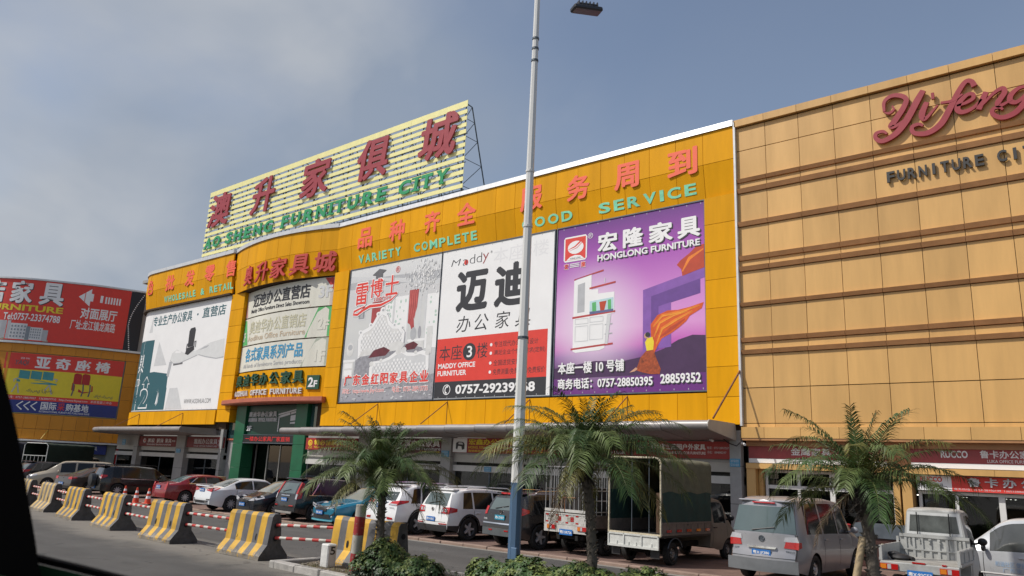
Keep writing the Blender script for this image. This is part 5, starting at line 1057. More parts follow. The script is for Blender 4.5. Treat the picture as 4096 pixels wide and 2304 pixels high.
# ------------------------------------------------------------------ vehicles
def paint(name, col, rough=.28, metal=.0, coat=.6): return mat(name, col, rough, metal=metal, var=.03, coat=coat, vscale=1.0)
TYRE = mat('tyre_rubber', (.018, .018, .018), .85, var=.25, vscale=12)
RIM = mat('alloy_rim', (.55, .55, .56), .35, metal=.35, var=.05)
STEELRIM = mat('dull_steel_rim', (.25, .25, .25), .5, metal=.6, var=.1)
DGLASS = mat('tinted_car_glass', (.010, .011, .012), .08, var=0, spec=.45)
SGLASS = mat('windscreen_glass', (.055, .07, .068), .06, var=0, spec=.9)
LRED = mat('red_lamp_lens', (.42, .012, .012), .15, var=.1, vscale=20, coat=.5)
LORANGE = mat('orange_lamp_lens', (.65, .2, .02), .15, var=.1, coat=.5)
LWHITE = mat('clear_lamp_lens', (.42, .42, .44), .15, var=.12, vscale=25, coat=.6)
CLAD = mat('black_cladding', (.022, .022, .023), .6, var=.1)
SEAM = mat('panel_seam', (.008, .008, .008), .8, var=0)
PLATE = mat('blue_plate', (.025, .16, .47), .4, var=.04)
UNDER = mat('dark_underbody', (.008, .008, .008), .9, var=0)
def lerp_tab(tab, x):
    if x <= tab[0][0]: return tab[0][1]
    for (a, p), (b, q) in zip(tab, tab[1:]):
        if x <= b: return p + (q - p) * (x - a) / (b - a) if b > a else q
    return tab[-1][1]
def smooth_tab(tab, x, h=.06):
    return (lerp_tab(tab, x - h) + 2 * lerp_tab(tab, x) + lerp_tab(tab, x + h)) / 4
WH = {}
def wheel(parent, x, y, r, w, side, style='five', rim=None):
    k = (round(r, 3), w, style, side, (rim or RIM).name)
    if k not in WH:
        a = MB(); h = w / 2
        a.lathe([(r * .62, -h * .8), (r * .9, -h), (r * .985, -h * .8), (r, -h * .4), (r, h * .4), (r * .985, h * .8), (r * .9, h), (r * .66, h * .92), (r * .62, h * .7)], 26, axis='y')
        b = MB(); o = h * .78 * side
        b.lathe([(.001, o - .05 * side), (r * .5, o - .06 * side), (r * .56, o - .015 * side), (r * .64, o + .02 * side), (r * .655, o - .02 * side)], 24, axis='y', mi=0)
        n = {'five': 5, 'six': 6, 'multi': 10, 'steel': 0}[style]; o2 = o + .0 * side
        for i in range(n):
            t = 2 * pi * i / n; ww = (.085 if n < 8 else .045) * r / .32; ra, rb = .06, r * .58
            P = []
            for rr_, w2 in ((ra, ww * .9), (rb, ww * .55)):
                for s_ in (-1, 1): P.append((rr_ * cos(t) - s_ * w2 * sin(t) * .5, rr_ * sin(t) + s_ * w2 * cos(t) * .5))
            q = [(P[0][0], o - .05 * side, P[0][1]), (P[1][0], o - .05 * side, P[1][1]), (P[3][0], o - .05 * side, P[3][1]), (P[2][0], o - .05 * side, P[2][1])]
            q += [(a_, o + .005 * side, c_) for a_, _, c_ in q]
            b.hexa(q, 1)
        b.lathe([(.001, o + .015 * side), (.055, o + .01 * side), (.06, o - .04 * side)], 12, axis='y', mi=1)
        if style == 'steel':
            b.lathe([(.06, o - .03 * side), (r * .35, o + .0 * side), (r * .5, o - .03 * side)], 18, axis='y', mi=1)
            for i in range(8): b.box(r * .42 * cos(i * pi / 4) - .02, min(o, o + .004 * side), r * .42 * sin(i * pi / 4) - .02, r * .42 * cos(i * pi / 4) + .02, max(o, o + .004 * side), r * .42 * sin(i * pi / 4) + .02, 0)
        WH[k] = (a.mesh('wheel', TYRE, 40), b.mesh('rim', [mat('rim_well', (.05, .05, .05), .5, metal=.5), rim or RIM], 35))
    t = link(WH[k][0], 'wheel', parent, (x, y, r)); link(WH[k][1], 'rim', t); return t

class Car:
    def __init__(c, label, cat, loc, head, S, name='parked_car', group='vehicles parked before the shops'):
        c.S = S; c.t = thing(name, label, cat, (loc[0], loc[1], .062), radians(head), group)
        L, Wd, H = S['L'], S['W'], S['H']; c.L, c.hw, c.H = L, Wd / 2, H
        c.zb = S.get('zb', .22); c.rw = S.get('rw', .33); c.ax = (S['ra'], S['ra'] + S['wb'])
        c.body()
    # half width of the lower body
    def w(c, x, z):
        S = c.S; L = c.L; bz = lerp_tab(S['belt'], x)
        k = lerp_tab([(c.zb, .925), (c.zb + .18, .975), (.30 + c.zb, .995), (bz * .72, 1.0), (bz, .965)], z)
        rr, fr = S.get('rr', (.55, .10)), S.get('fr', (.85, .17)); p = 1.0
        if x < rr[0]: p -= rr[1] * (1 - x / rr[0]) ** 2
        if x > L - fr[0]: p -= fr[1] * (1 - (L - x) / fr[0]) ** 2
        return c.hw * k * p
    def dx(c, x, z):
        S = c.S; o = 0
        if 'dr' in S: o += lerp_tab(S['dr'], z) * max(0, 1 - x / S.get('drl', 1.0))
        if 'df' in S: o -= lerp_tab(S['df'], z) * max(0, 1 - (c.L - x) / S.get('dfl', 1.0))
        return o
    def zbot(c, x):
        z = c.zb + .10 * max(0, 1 - x / .5) + .04 * max(0, 1 - (c.L - x) / .6)
        for a in c.ax:
            ra = c.rw + .055
            if abs(x - a) < ra: z = max(z, c.rw + sqrt(ra * ra - (x - a) ** 2))
        return z
    FL = [0, .10, .22, .36, .52, .68, .82, .93, 1.0]
    GT = [.05, .5, .93]
    def ring(c, x):
        S = c.S; zt = smooth_tab(S['top'], x, S.get('sm', .07)); be = min(lerp_tab(S['belt'], x), zt - .05); zb = c.zbot(x); P = []
        zb = min(zb, be - .05)
        for f in c.FL:
            z = zb + (be - zb) * f; P.append((x + c.dx(x, z), c.w(x, z), z))
        yb = P[-1][1]; k = max(0, min(1, (zt - be - .06) / .32)); wr = yb * (.93 + (S.get('wr', .78) - .93) * k)
        drop = .035 + .045 * k
        for g_ in c.GT:
            z = be + (zt - drop - be) * g_; y = yb + (wr - yb) * (g_ ** 1.15); P.append((x + c.dx(x, z), y, z))
        for yy, dz in ((1.0, drop * .8), (.93, drop * .45), (.80, drop * .22), (.45, drop * .06), (0, 0)):
            z = zt - dz; P.append((x + c.dx(x, z), wr * yy * (1.0 if yy < 1 else .995), z))
        return P
    def body(c):
        S = c.S; L = c.L
        xs = [L * i / 46 for i in range(47)]
        for a in c.ax: xs += [a + (c.rw + .055) * q for q in (-1.0, -.97, -.87, -.7, -.45, -.2, 0, .2, .45, .7, .87, .97, 1.0)]
        for q in S.get('side', []): xs += list(q)
        for k in ('ws', 'rg'):
            if k in S: xs += list(S[k])
        xs = sorted(q for q in xs if 0 <= q <= L); o = [xs[0]]
        keys = set(round(q, 4) for a in S.get('side', []) for q in a) | set(round(q, 4) for k in ('ws', 'rg') if k in S for q in S[k])
        for q in xs[1:]:
            if q - o[-1] > .028: o.append(q)
            elif round(q, 4) in keys: o[-1] = q
        xs = o; c.xs = xs
        R = [c.ring(x) for x in xs]; nr = len(R[0]); m = 2 * nr - 1
        full = [[(p[0], -p[1], p[2]) for p in r] + [(p[0], p[1], p[2]) for p in r[-2::-1]] for r in R]
        vs = sum(full, []); body = []; glass = []; ngl = len(c.FL)
        for i in range(len(xs) - 1):
            xm = (xs[i] + xs[i + 1]) / 2
            for j in range(m - 1):
                jj = j if j < nr - 1 else m - 2 - j
                f = (i * m + j, (i + 1) * m + j, (i + 1) * m + j + 1, i * m + j + 1); g_ = 0
                if ngl <= jj < ngl + 2 and any(a < xm < b for a, b in S.get('side', [])): g_ = 1
                if jj >= ngl + 4:
                    if 'ws' in S and S['ws'][0] < xm < S['ws'][1]: g_ = 2
                    if 'rg' in S and S['rg'][0] < xm < S['rg'][1]: g_ = 3
                (glass if g_ else body).append((f, g_))
        mb = MB(); mb.add(vs, [f for f, _ in body], 0)
        # end caps
        for i, sg, bul in ((0, -1, S.get('rb', .07)), (len(xs) - 1, 1, S.get('fb', .12))):
            n = 10; k = len(mb.v)
            for j, p in enumerate(R[i]):
                for q in range(n + 1):
                    u = -1 + 2 * q / n; mb.v.append((p[0] + sg * bul * (1 - u * u), p[1] * u, p[2]))
            for j in range(nr - 1):
                for q in range(n):
                    a = k + j * (n + 1) + q; f = (a, a + 1, a + n + 2, a + n + 1)
                    mb.f.append(f if sg > 0 else f[::-1]); mb.m.append(0)
        c.bodyo = mb.obj('body', S['paint'], c.t, smooth=38)
        gb = {1: MB(), 2: MB(), 3: MB()}
        for f, g_ in glass:
            P = [Vector(vs[i]) for i in f]; nn = (P[1] - P[0]).cross(P[3] - P[0]); nn = nn.normalized() if nn.length > 0 else Vector((0, 0, 1))
            gb[g_].add([p - nn * .006 for p in P], [(0, 1, 2, 3)])
        panes = {}
        g1 = gb[1]
        for f in g1.f:
            P = [g1.v[i] for i in f]; xm = sum(p[0] for p in P) / 4; k_ = (P[0][1] > 0, min(range(len(S['side'])), key=lambda i: abs(xm - sum(S['side'][i]) / 2)))
            panes.setdefault(k_, MB()).add(P, [(0, 1, 2, 3)])
        for pm in panes.values(): c.weld(pm).obj('side_window', S.get('sg', DGLASS), c.t, smooth=60)
        if gb[3].v: c.weld(gb[3]).obj('rear_window', S.get('rgm', SGLASS), c.t, smooth=60)
        if gb[2].v: c.weld(gb[2]).obj('windscreen', S.get('wg', SGLASS), c.t, smooth=60)
        a = MB(); a.box(.35, -c.hw * .84, c.zb + .04, L - .4, c.hw * .84, c.zb + .32)
        if L > 2.5: a.box(.9, -c.hw * .55, c.zb - .06, L - 1.0, c.hw * .55, c.zb + .05)
        a.obj('underbody', UNDER, c.t)
        # inner wheel wells
        for q in c.ax:
            if q < -1: continue
            for s_ in (-1, 1): wheel(c.t, q, s_ * (c.hw - .12 - S.get('wi', 0)), c.rw, S.get('tw', .22), s_, S.get('style', 'five'), S.get('rim'))
        # door seams and handles
        if S.get('doors'):
            a = MB()
            for x in S['doors']:
                for s_ in (-1, 1):
                    z0 = max(c.zbot(x) + .06, c.zb + .1); z1 = lerp_tab(S['belt'], x) - .02; n = 8
                    for i in range(n):
                        p, q = z0 + (z1 - z0) * i / n, z0 + (z1 - z0) * (i + 1) / n
                        a.quad((x - .007, s_ * (c.w(x, p) + .003), p), (x + .007, s_ * (c.w(x, p) + .003), p), (x + .007, s_ * (c.w(x, q) + .003), q), (x - .007, s_ * (c.w(x, q) + .003), q))
            a.obj('door_seam', SEAM, c.t)
            for x in S['doors'][:-1]:
                for s_ in (-1, 1):
                    z = lerp_tab(S['belt'], x) - .1; y = c.w(x, z) + .02; a = MB(); a.rbox(x + .05, s_ * y - .018, z - .018, x + .25, s_ * y + .018, z + .018, .008); a.obj('door_handle', S.get('handle', S['paint']), c.t)
        if 'mirror' in S:
            x, z = S['mirror']
            for s_ in (-1, 1):
                a = MB(); a.ell((x, s_ * (c.hw + .09), z), (.05, .10, .085), 12, 8); a.tube([(x, s_ * (c.hw - .08), z - .06), (x, s_ * (c.hw + .06), z - .03)], .025, 5); a.obj('wing_mirror', S.get('mirc', S['paint']), c.t, smooth=50)
    def weld(c, mb):
        d = {}; v = []; mp = []
        for p in mb.v:
            k = (round(p[0], 2), round(p[1], 2), round(p[2], 2))
            if k not in d: d[k] = len(v); v.append(p)
            mp.append(d[k])
        o = MB(); o.v = v
        for f, m_ in zip(mb.f, mb.m):
            g_ = tuple(dict.fromkeys(mp[i] for i in f))
            if len(g_) > 2: o.f.append(g_); o.m.append(m_)
        return o
    def endx(c, end, y, z):
        x = 0 if end < 0 else c.L; wz = max(c.endw(end, z), .01); bul = c.S.get('rb', .07) if end < 0 else c.S.get('fb', .12)
        return x + c.dx(x, z) + end * bul * (1 - min(1, abs(y) / wz) ** 2)
    def endw(c, end, z):
        R = c.ring(0 if end < 0 else c.L)
        for a, b in zip(R, R[1:]):
            if a[2] <= z <= b[2] and b[2] > a[2]: return a[1] + (b[1] - a[1]) * (z - a[2]) / (b[2] - a[2])
        return R[0][1] if z < R[0][2] else R[-3][1]
    def epatch(c, mb, end, quad, off=.012, mi=0, n=6, th=.03):
        """a plate laid on the tail (end=-1) or nose (end=1): quad = four (y, z) corners anticlockwise from lower left as seen from behind"""
        A, B, D, E_ = [Vector(q) for q in quad]; k = len(mb.v); g_ = []
        for j in range(4):
            for i in range(n + 1):
                u, v = i / n, j / 3; p = (A * (1 - u) + B * u) * (1 - v) + (E_ * (1 - u) + D * u) * v
                g_.append((c.endx(end, p.x, p.y) + end * off, p.x, p.y))
        N_ = len(g_); back = [(x - end * th, y, z) for x, y, z in g_]; fs = []
        for j in range(3):
            for i in range(n): a = j * (n + 1) + i; fs.append((a, a + 1, a + n + 2, a + n + 1))
        ed = [i for i in range(n + 1)] + [j * (n + 1) + n for j in range(1, 4)] + [3 * (n + 1) + i for i in range(n - 1, -1, -1)] + [j * (n + 1) for j in (2, 1)]
        for a, b in zip(ed, ed[1:] + ed[:1]): fs.append((a, b, b + N_, a + N_))
        mb.add(g_ + back, fs, mi)
    def spatch(c, mb, s_, quad, off=.008, mi=0, n=5):
        """a patch on the flank: four (x, z) corners"""
        A, B, D, E_ = [Vector(q) for q in quad]; g_ = []
        for j in range(4):
            for i in range(n + 1):
                u, v = i / n, j / 3; p = (A * (1 - u) + B * u) * (1 - v) + (E_ * (1 - u) + D * u) * v
                g_.append((p.x + c.dx(p.x, p.y), s_ * (c.wany(p.x, p.y) + off), p.y))
        mb.add(g_, [(j * (n + 1) + i, j * (n + 1) + i + 1, (j + 1) * (n + 1) + i + 1, (j + 1) * (n + 1) + i) for j in range(3) for i in range(n)], mi)
    def wany(c, x, z):
        R = c.ring(min(max(x, 0), c.L))
        for a, b in zip(R, R[1:]):
            if a[2] <= z <= b[2] and b[2] > a[2]: return a[1] + (b[1] - a[1]) * (z - a[2]) / (b[2] - a[2])
        return R[-3][1] if z > R[0][2] else R[0][1]
    def lamp(c, name, end, sy, quad, side=None, m=None, bands=(), off=.014):
        """lamp for side sy (+1 left, -1 right); quad given for positive y; side = (x length, z0, z1, z0far, z1far)"""
        mb = MB(); q = [(sy * y, z) for y, z in quad]; mats = [m or LRED] + [b[1] for b in bands]
        c.epatch(mb, end, q, off)
        for i, (bq, _) in enumerate(bands): c.epatch(mb, end, [(sy * y, z) for y, z in bq], off + .006, i + 1)
        if side:
            ln, z0, z1, z2, z3 = side; xa = -.0 if end < 0 else c.L; xb = ln if end < 0 else c.L - ln
            c.spatch(mb, sy, [(xa, z0), (xb, z2), (xb, z3), (xa, z1)], off * .8)
        return mb.obj(name, mats, c.t, smooth=40)
    def plate(c, end, z, txt, off=.03, y=0.0, w=.44, h=.14, m=None):
        x = c.endx(end, y, z) + end * off; mb = MB(); mb.box(min(x, x - end * .02), y - w / 2, z - h / 2, max(x, x - end * .02), y + w / 2, z + h / 2)
        p = mb.obj('licence_plate', m or PLATE, c.t)
        P = Path([(x + end * .003, y + w / 2), (x + end * .003, y - w / 2)] if end < 0 else [(x + end * .003, y - w / 2), (x + end * .003, y + w / 2)])
        if end < 0: P = Path([(x - .003, y + w / 2 * 1), (x - .003, y - w / 2)])
        mb = MB(); ptext(mb, P, txt, .03, z - h * .32, w - .03, z + h * .32, .0, 0, bold=.02); mb.obj('lettering', PW, p)
    def text(c, end, txt, y0, z0, y1, z1, m, off=.02, bold=.02):
        ym = (y0 + y1) / 2; x = c.endx(end, ym, (z0 + z1) / 2) + end * off
        P = Path([(x, y0), (x, y1)]); mb = MB(); ptext(mb, P, txt, 0, z0, abs(y1 - y0), z1, 0, 0, bold=bold); mb.obj('badge_lettering', m, c.t)
    def badge(c, end, z, r, kind='ring', y=0.0, m=None):
        x = c.endx(end, y, z); mb = MB(); a = 1 if end > 0 else -1
        mb.lathe([(r * .8, .0), (r, .005 * a), (r, .025 * a), (r * .8, .025 * a), (r * .8, 0)], 18, (x, y, z), 'x')
        bars = {'ring': [], 'h': [((-.5, -.6), (-.3, .6)), ((.3, -.6), (.5, .6)), ((-.4, -.1), (.4, .1))], 'vw': [((-.6, .6), (0, -.7)), ((.6, .6), (0, -.7)), ((-.3, .1), (.3, .1))], 'star': [((0, 0), (sin(i * 2 * pi / 5) * .95, cos(i * 2 * pi / 5) * .95)) for i in range(5)], 'oval': [((-.8, 0), (.8, 0))]}[kind]
        P = Path([(x + .02 * a, y - r), (x + .02 * a, y + r)]) if a > 0 else Path([(x + .02 * a, y + r), (x + .02 * a, y - r)])
        for p, q in bars:
            pline(mb, P, [(r + p[0] * r, z + p[1] * r), (r + q[0] * r, z + q[1] * r)], r * .3, .002)
        mb.obj('emblem', m or CHROME, c.t)
    def strip(c, name, end, quad, m, off=.02): mb = MB(); c.epatch(mb, end, quad, off); return mb.obj(name, m, c.t, smooth=40)
    def spoiler(c, x0, x1, z, w, m=None, th=.05):
        mb = MB(); mb.rbox(x0, -w, z - th / 2, x1, w, z + th / 2, .02); mb.obj('spoiler', m or c.S['paint'], c.t)
    def rails(c, x0, x1, z, y, m=None):
        for s_ in (-1, 1):
            mb = MB(); mb.tube([(x0, s_ * y, z - .05), (x0 + .12, s_ * y, z), ((x0 + x1) / 2, s_ * y, z + .015), (x1 - .12, s_ * y, z), (x1, s_ * y, z - .05)], .022, 6); mb.obj('roof_rail', m or STEEL, c.t, smooth=50)
    def wiper(c, z, y0=.3, y1=-.25):
        mb = MB(); mb.tube([(c.endx(-1, y0, z) - .03, y0, z), (c.endx(-1, y1, z + .1) - .03, y1, z + .09)], .012, 5); mb.obj('wiper', BLACK, c.t)
    def glass_rear(c, quad, m=None):
        return c.strip('rear_window', -1, quad, m or SGLASS, .006)
    def clad(c, z0, z1, ends=(-1,), m=None):
        for e in ends: c.strip('bumper_cladding', e, [(c.hw * .86, z0), (-c.hw * .86, z0), (-c.hw * .86, z1), (c.hw * .86, z1)], m or CLAD, .015)
        for s_ in (-1, 1):
            mb = MB(); a, b = c.ax; r = c.rw + .055
            for x0, x1 in ((.02, a - r - .02), (a + r + .02, b - r - .02), (b + r + .02, c.L - .03)):
                n = 6
                for i in range(n):
                    p, q = x0 + (x1 - x0) * i / n, x0 + (x1 - x0) * (i + 1) / n
                    mb.quad(*[(x + c.dx(x, z), s_ * (c.w(x, z) + .006), z) for x, z in ((p, max(z0, c.zbot(p))), (q, max(z0, c.zbot(q))), (q, z1), (p, z1))])
            for ax in (a, b):
                n = 12
                for i in range(n):
                    t0, t1 = pi * i / n, pi * (i + 1) / n
                    P = [(ax + rr_ * cos(t), c.rw + rr_ * sin(t)) for rr_, t in ((r, t0), (r + .06, t0), (r + .06, t1), (r, t1))]
                    mb.quad(*[(x, s_ * (c.w(x, z) + .006), z) for x, z in P])
            mb.obj('side_cladding', m or CLAD, c.t, smooth=40)

# profiles, x from the rear bumper (0) to the nose
def suv(L, W, H, **k):
    S = dict(L=L, W=W, H=H, ra=.88, wb=2.62, rw=.36, zb=.26, tw=.235, wr=.77,
             top=[(0, H - .13), (.25, H - .06), (.8, H - .005), (1.9, H), (2.75, H - .06), (3.55, .62 * H + .02), (3.75, .615 * H), (L - .35, .56 * H), (L, .50 * H)],
             belt=[(0, .60 * H), (1.0, .60 * H), (L - 1.2, .575 * H), (L, .47 * H)],
             dr=[(0, .06), (.35, .0), (.6, .0), (.62 * H, .09), (.8 * H, .22), (H, .42)], drl=1.15,
             side=[(.55, 1.02), (1.10, 1.95), (2.02, 2.95)], ws=(2.80, 3.56), doors=[1.08, 1.99, 3.05], mirror=(3.0, .66 * H))
    S.update(k); return S
def sedan(L, W, H, **k):
    S = dict(L=L, W=W, H=H, ra=.98, wb=2.7, rw=.325, zb=.20, tw=.215, wr=.74, rr=(.7, .13),
             top=[(0, .66 * H), (.35, .705 * H), (.62, .72 * H), (1.35, .955 * H), (1.9, H), (2.35, H - .005), (2.75, H - .04), (3.55, .66 * H), (L - .45, .58 * H), (L - .1, .51 * H), (L, .47 * H)],
             belt=[(0, .62 * H), (1.0, .66 * H), (2.2, .64 * H), (L - 1.2, .61 * H), (L, .44 * H)],
             dr=[(0, .10), (.35, .02), (.5, .0), (.62 * H, .08), (.75 * H, .12)], drl=.6,
             side=[(1.15, 1.98), (2.04, 3.05)], ws=(2.72, 3.54), rg=(.66, 1.38), doors=[1.2, 2.02, 3.1], mirror=(2.98, .70 * H))
    S.update(k); return S

# --- white sedan
c = Car('white sedan with a small boot spoiler, between the red sedan and the dark hatchback', 'car', (-32.75, 18.5), 86, sedan(4.57, 1.80, 1.445, paint=paint('white_car_paint', (.72, .73, .74)), style='multi', rw=.335))
for s in (-1, 1): c.lamp('tail_lamp', -1, s, [(.34, .90), (.78, .84), (.80, 1.0), (.42, .98)], (.42, .86, 1.0, .98, 1.02))
c.plate(-1, .90, '粤X·HB458'); c.badge(-1, .98, .05, 'oval'); c.strip('bumper_insert', -1, [(.6, .36), (-.6, .36), (-.66, .46), (.66, .46)], CLAD); c.spoiler(-.02, .18, 1.07, .66)
for s in (-1, 1): c.strip('exhaust_trim', -1, [(s * .42, .36), (s * .62, .36), (s * .62, .42), (s * .42, .42)], CHROME, .03); c.strip('reflector', -1, [(s * .55, .50), (s * .78, .50), (s * .78, .53), (s * .55, .53)], CLAD, .015)
# --- red sedan
c = Car('dark red sedan with a chrome window line, beside the white sedan', 'car', (-38.1, 19.2), 86, sedan(4.65, 1.83, 1.43, paint=paint('red_car_paint', (.23, .012, .018)), style='multi'))
for s in (-1, 1): c.lamp('tail_lamp', -1, s, [(.62, .70), (.80, .66), (.80, 1.02), (.66, 1.02)], (.16, .70, 1.02, .95, 1.0))
c.plate(-1, .80, '粤X·DC721'); c.badge(-1, .96, .045, 'ring'); c.strip('chrome_bar', -1, [(.3, .68), (-.3, .68), (-.32, .71), (.32, .71)], CHROME)
a = MB()
for s in (-1, 1): c.spatch(a, s, [(1.12, .985), (3.0, .955), (3.0, .985), (1.12, 1.015)], .012); c.spatch(a, s, [(1.15, 1.0), (1.2, 1.0), (1.62, 1.29), (1.55, 1.29)], .012)
a.obj('window_trim', CHROME, c.t)
# --- dark hatchback with its nose to the road
c = Car('dark blue black hatchback parked nose out, in front of the green entrance', 'car', (-29.9, 19.0), -94, sedan(4.36, 1.80, 1.48, paint=paint('dark_blue_paint', (.014, .017, .024)), wg=mat('bright_windscreen', (.16, .17, .15), .07, var=0, spec=.9), style='multi', ra=.8, wb=2.64))
c.t.location = (-29.4 + .35, 18.55 + 4.36, .062)
for s in (-1, 1): c.lamp('head_lamp', 1, s, [(.40, .64), (.74, .66), (.76, .80), (.50, .70)], (.42, .66, .80, .76, .86), LWHITE)
c.strip('grille', 1, [(.38, .60), (-.38, .60), (-.42, .70), (.42, .70)], CLAD); c.strip('lower_grille', 1, [(.6, .26), (-.6, .26), (-.5, .40), (.5, .40)], CLAD); c.badge(1, .665, .05, 'oval'); c.plate(1, .49, '粤X·CR771')
# --- black SUV (wagon) with tall red lamps
c = Car('black SUV with tall red tail lamps, next to the blue car', 'car', (-26.85, 18.75), 84, suv(4.55, 1.82, 1.68, paint=paint('black_car_paint', (.010, .010, .012)), style='five'))
for s in (-1, 1): c.lamp('tail_lamp', -1, s, [(.72, .86), (.83, .84), (.72, 1.50), (.64, 1.50)], (.18, .86, 1.48, .90, 1.46), bands=[([(.72, .86), (.82, .85), (.80, 1.05), (.71, 1.05)], LWHITE)])
c.glass_rear([(.60, 1.06), (-.60, 1.06), (-.54, 1.46), (.54, 1.46)], mat('pale_rear_glass', (.10, .13, .13), .06, var=0, spec=.9)); c.plate(-1, .82, '粤X·KV283'); c.badge(-1, 1.0, .05, 'h'); c.strip('chrome_bar', -1, [(.32, .96), (-.32, .96), (-.34, 1.0), (.34, 1.0)], CHROME)
c.strip('bumper_cladding', -1, [(.82, .40), (-.82, .40), (-.8, .52), (.8, .52)], CLAD, .02); c.strip('skid_plate', -1, [(.6, .30), (-.6, .30), (-.66, .38), (.66, .38)], mat('silver_plastic', (.42, .40, .37), .4, metal=.3), .03); c.spoiler(.28, .6, 1.63, .62); c.rails(.9, 2.9, 1.72, .62); c.wiper(1.12)
for s in (-1, 1): c.strip('reflector', -1, [(s * .45, .58), (s * .70, .58), (s * .70, .62), (s * .45, .62)], LRED, .02)
a = MB()
for s in (-1, 1): c.spatch(a, s, [(.5, 1.0), (3.0, .98), (3.0, 1.0), (.5, 1.02)], .01); c.spatch(a, s, [(.62, 1.02), (.66, 1.02), (1.05, 1.5), (1.0, 1.5)], .012)
a.obj('window_trim', CHROME, c.t); c.text(-1, 'CR-V', -.5, .97, -.68, 1.0, CHROME)
# --- blue sedan nose out
c = Car('bright blue sedan parked nose out behind the barriers', 'car', (-24.4, 18.85), -96, sedan(4.74, 1.77, 1.48, paint=paint('blue_car_paint', (.015, .20, .32), .25, .2), wg=mat('bright_windscreen', (.16, .17, .15), .07), style='multi'))
c.t.location = (-23.95 + .45, 18.45 + 4.74, .062)
for s in (-1, 1): c.lamp('head_lamp', 1, s, [(.36, .64), (.74, .72), (.76, .84), (.42, .76)], (.5, .72, .84, .84, .90), LWHITE, bands=[([(.50, .69), (.70, .74), (.71, .79), (.52, .74)], STEEL)])
c.strip('grille', 1, [(.36, .56), (-.36, .56), (-.40, .70), (.40, .70)], CLAD); c.strip('chrome_bar', 1, [(.42, .70), (-.42, .70), (-.45, .755), (.45, .755)], CHROME, .024); c.strip('lower_grille', 1, [(.62, .30), (-.62, .30), (-.50, .46), (.50, .46)], CLAD); c.badge(1, .73, .05, 'oval'); c.plate(1, .52, '粤B·U8412', .05)
c.strip('bumper_lip', 1, [(.70, .22), (-.70, .22), (-.72, .27), (.72, .27)], S_ := mat('pale_blue_trim', (.12, .42, .50), .3), .04)
for s in (-1, 1): a = MB(); a.ell((c.endx(1, .64 * s, .38), .64 * s, .38), (.03, .045, .045)); a.obj('fog_lamp', LWHITE, c.t); c.strip('side_vent', 1, [(s * .52, .42), (s * .76, .44), (s * .76, .58), (s * .70, .50)], CLAD, .015)
# --- white crossover behind the palm
c = Car('white crossover with clear red tail lamps, partly behind the nearest palm', 'car', (-21.15, 18.75), 86, suv(4.77, 1.885, 1.69, ra=1.0, wb=2.74, rw=.38, paint=paint('pearl_white_paint', (.74, .74, .74)), style='five', dr=[(0, .06), (.35, .0), (.6, .0), (1.02, .10), (1.3, .34), (1.7, .62)], drl=1.5, top=[(0, 1.52), (.25, 1.60), (.8, 1.68), (1.9, 1.69), (2.75, 1.64), (3.6, 1.08), (3.8, 1.05), (4.4, .96), (4.77, .85)]))
for s in (-1, 1): c.lamp('tail_lamp', -1, s, [(.42, .98), (.82, .96), (.84, 1.14), (.50, 1.10)], (.42, .98, 1.14, 1.08, 1.14), LRED, bands=[([(.46, .985), (.80, .965), (.81, 1.02), (.48, 1.03)], LWHITE)])
c.glass_rear([(.62, 1.12), (-.62, 1.12), (-.54, 1.42), (.54, 1.42)]); c.plate(-1, .94, '粤X·S0958'); c.clad(.26, .42)
for s in (-1, 1): c.strip('reflector', -1, [(s * .48, .50), (s * .74, .50), (s * .72, .56), (s * .46, .58)], LRED, .016)
c.strip('chrome_bar', -1, [(.34, 1.05), (-.34, 1.05), (-.36, 1.08), (.36, 1.08)], CHROME); c.spoiler(.5, .85, 1.66, .60); c.rails(1.0, 3.0, 1.73, .62, CHROME); c.text(-1, '350', .78, .86, .6, .90, STEEL); c.text(-1, 'RX270', -.5, .86, -.74, .90, STEEL)
# --- white compact SUV
c = Car('white compact SUV with round red tail lamps left of the lamp post', 'car', (-18.75, 18.95), 82, suv(4.46, 1.81, 1.67, paint=paint('plain_white_paint', (.73, .73, .72)), rw=.37, style='five', belt=[(0, .99), (1.0, .98), (3.2, .95), (4.46, .79)]))
for s in (-1, 1):
    c.lamp('tail_lamp', -1, s, [(.44, .86), (.80, .84), (.82, 1.06), (.50, 1.04)], (.30, .86, 1.06, .92, 1.02), LRED, bands=[([(.60, .90), (.72, .90), (.72, 1.0), (.60, 1.0)], LWHITE), ([(.47, .90), (.54, .90), (.54, 1.0), (.47, 1.0)], LWHITE)])
    c.strip('reflector', -1, [(s * .42, .51), (s * .78, .51), (s * .78, .54), (s * .42, .54)], LRED, .02)
c.glass_rear([(.62, 1.10), (-.62, 1.10), (-.55, 1.50), (.55, 1.50)], mat('pale_rear_glass', (.10, .13, .13), .06)); c.plate(-1, .66, '粤E·W0815'); c.badge(-1, .97, .06, 'vw'); c.clad(.28, .48); c.spoiler(.34, .62, 1.61, .60); c.rails(.9, 2.9, 1.70, .60, WHITE); c.wiper(1.14); c.text(-1, 'TIGUAN TSI', -.3, .84, -.62, .88, STEEL)
a = MB(); c.epatch(a, -1, [(.72, .61), (.715, .61), (.715, 1.0), (.72, 1.0)], .004); c.epatch(a, -1, [(.72, .575), (-.72, .575), (-.72, .585), (.72, .585)], .004); a.obj('panel_seam', SEAM, c.t)
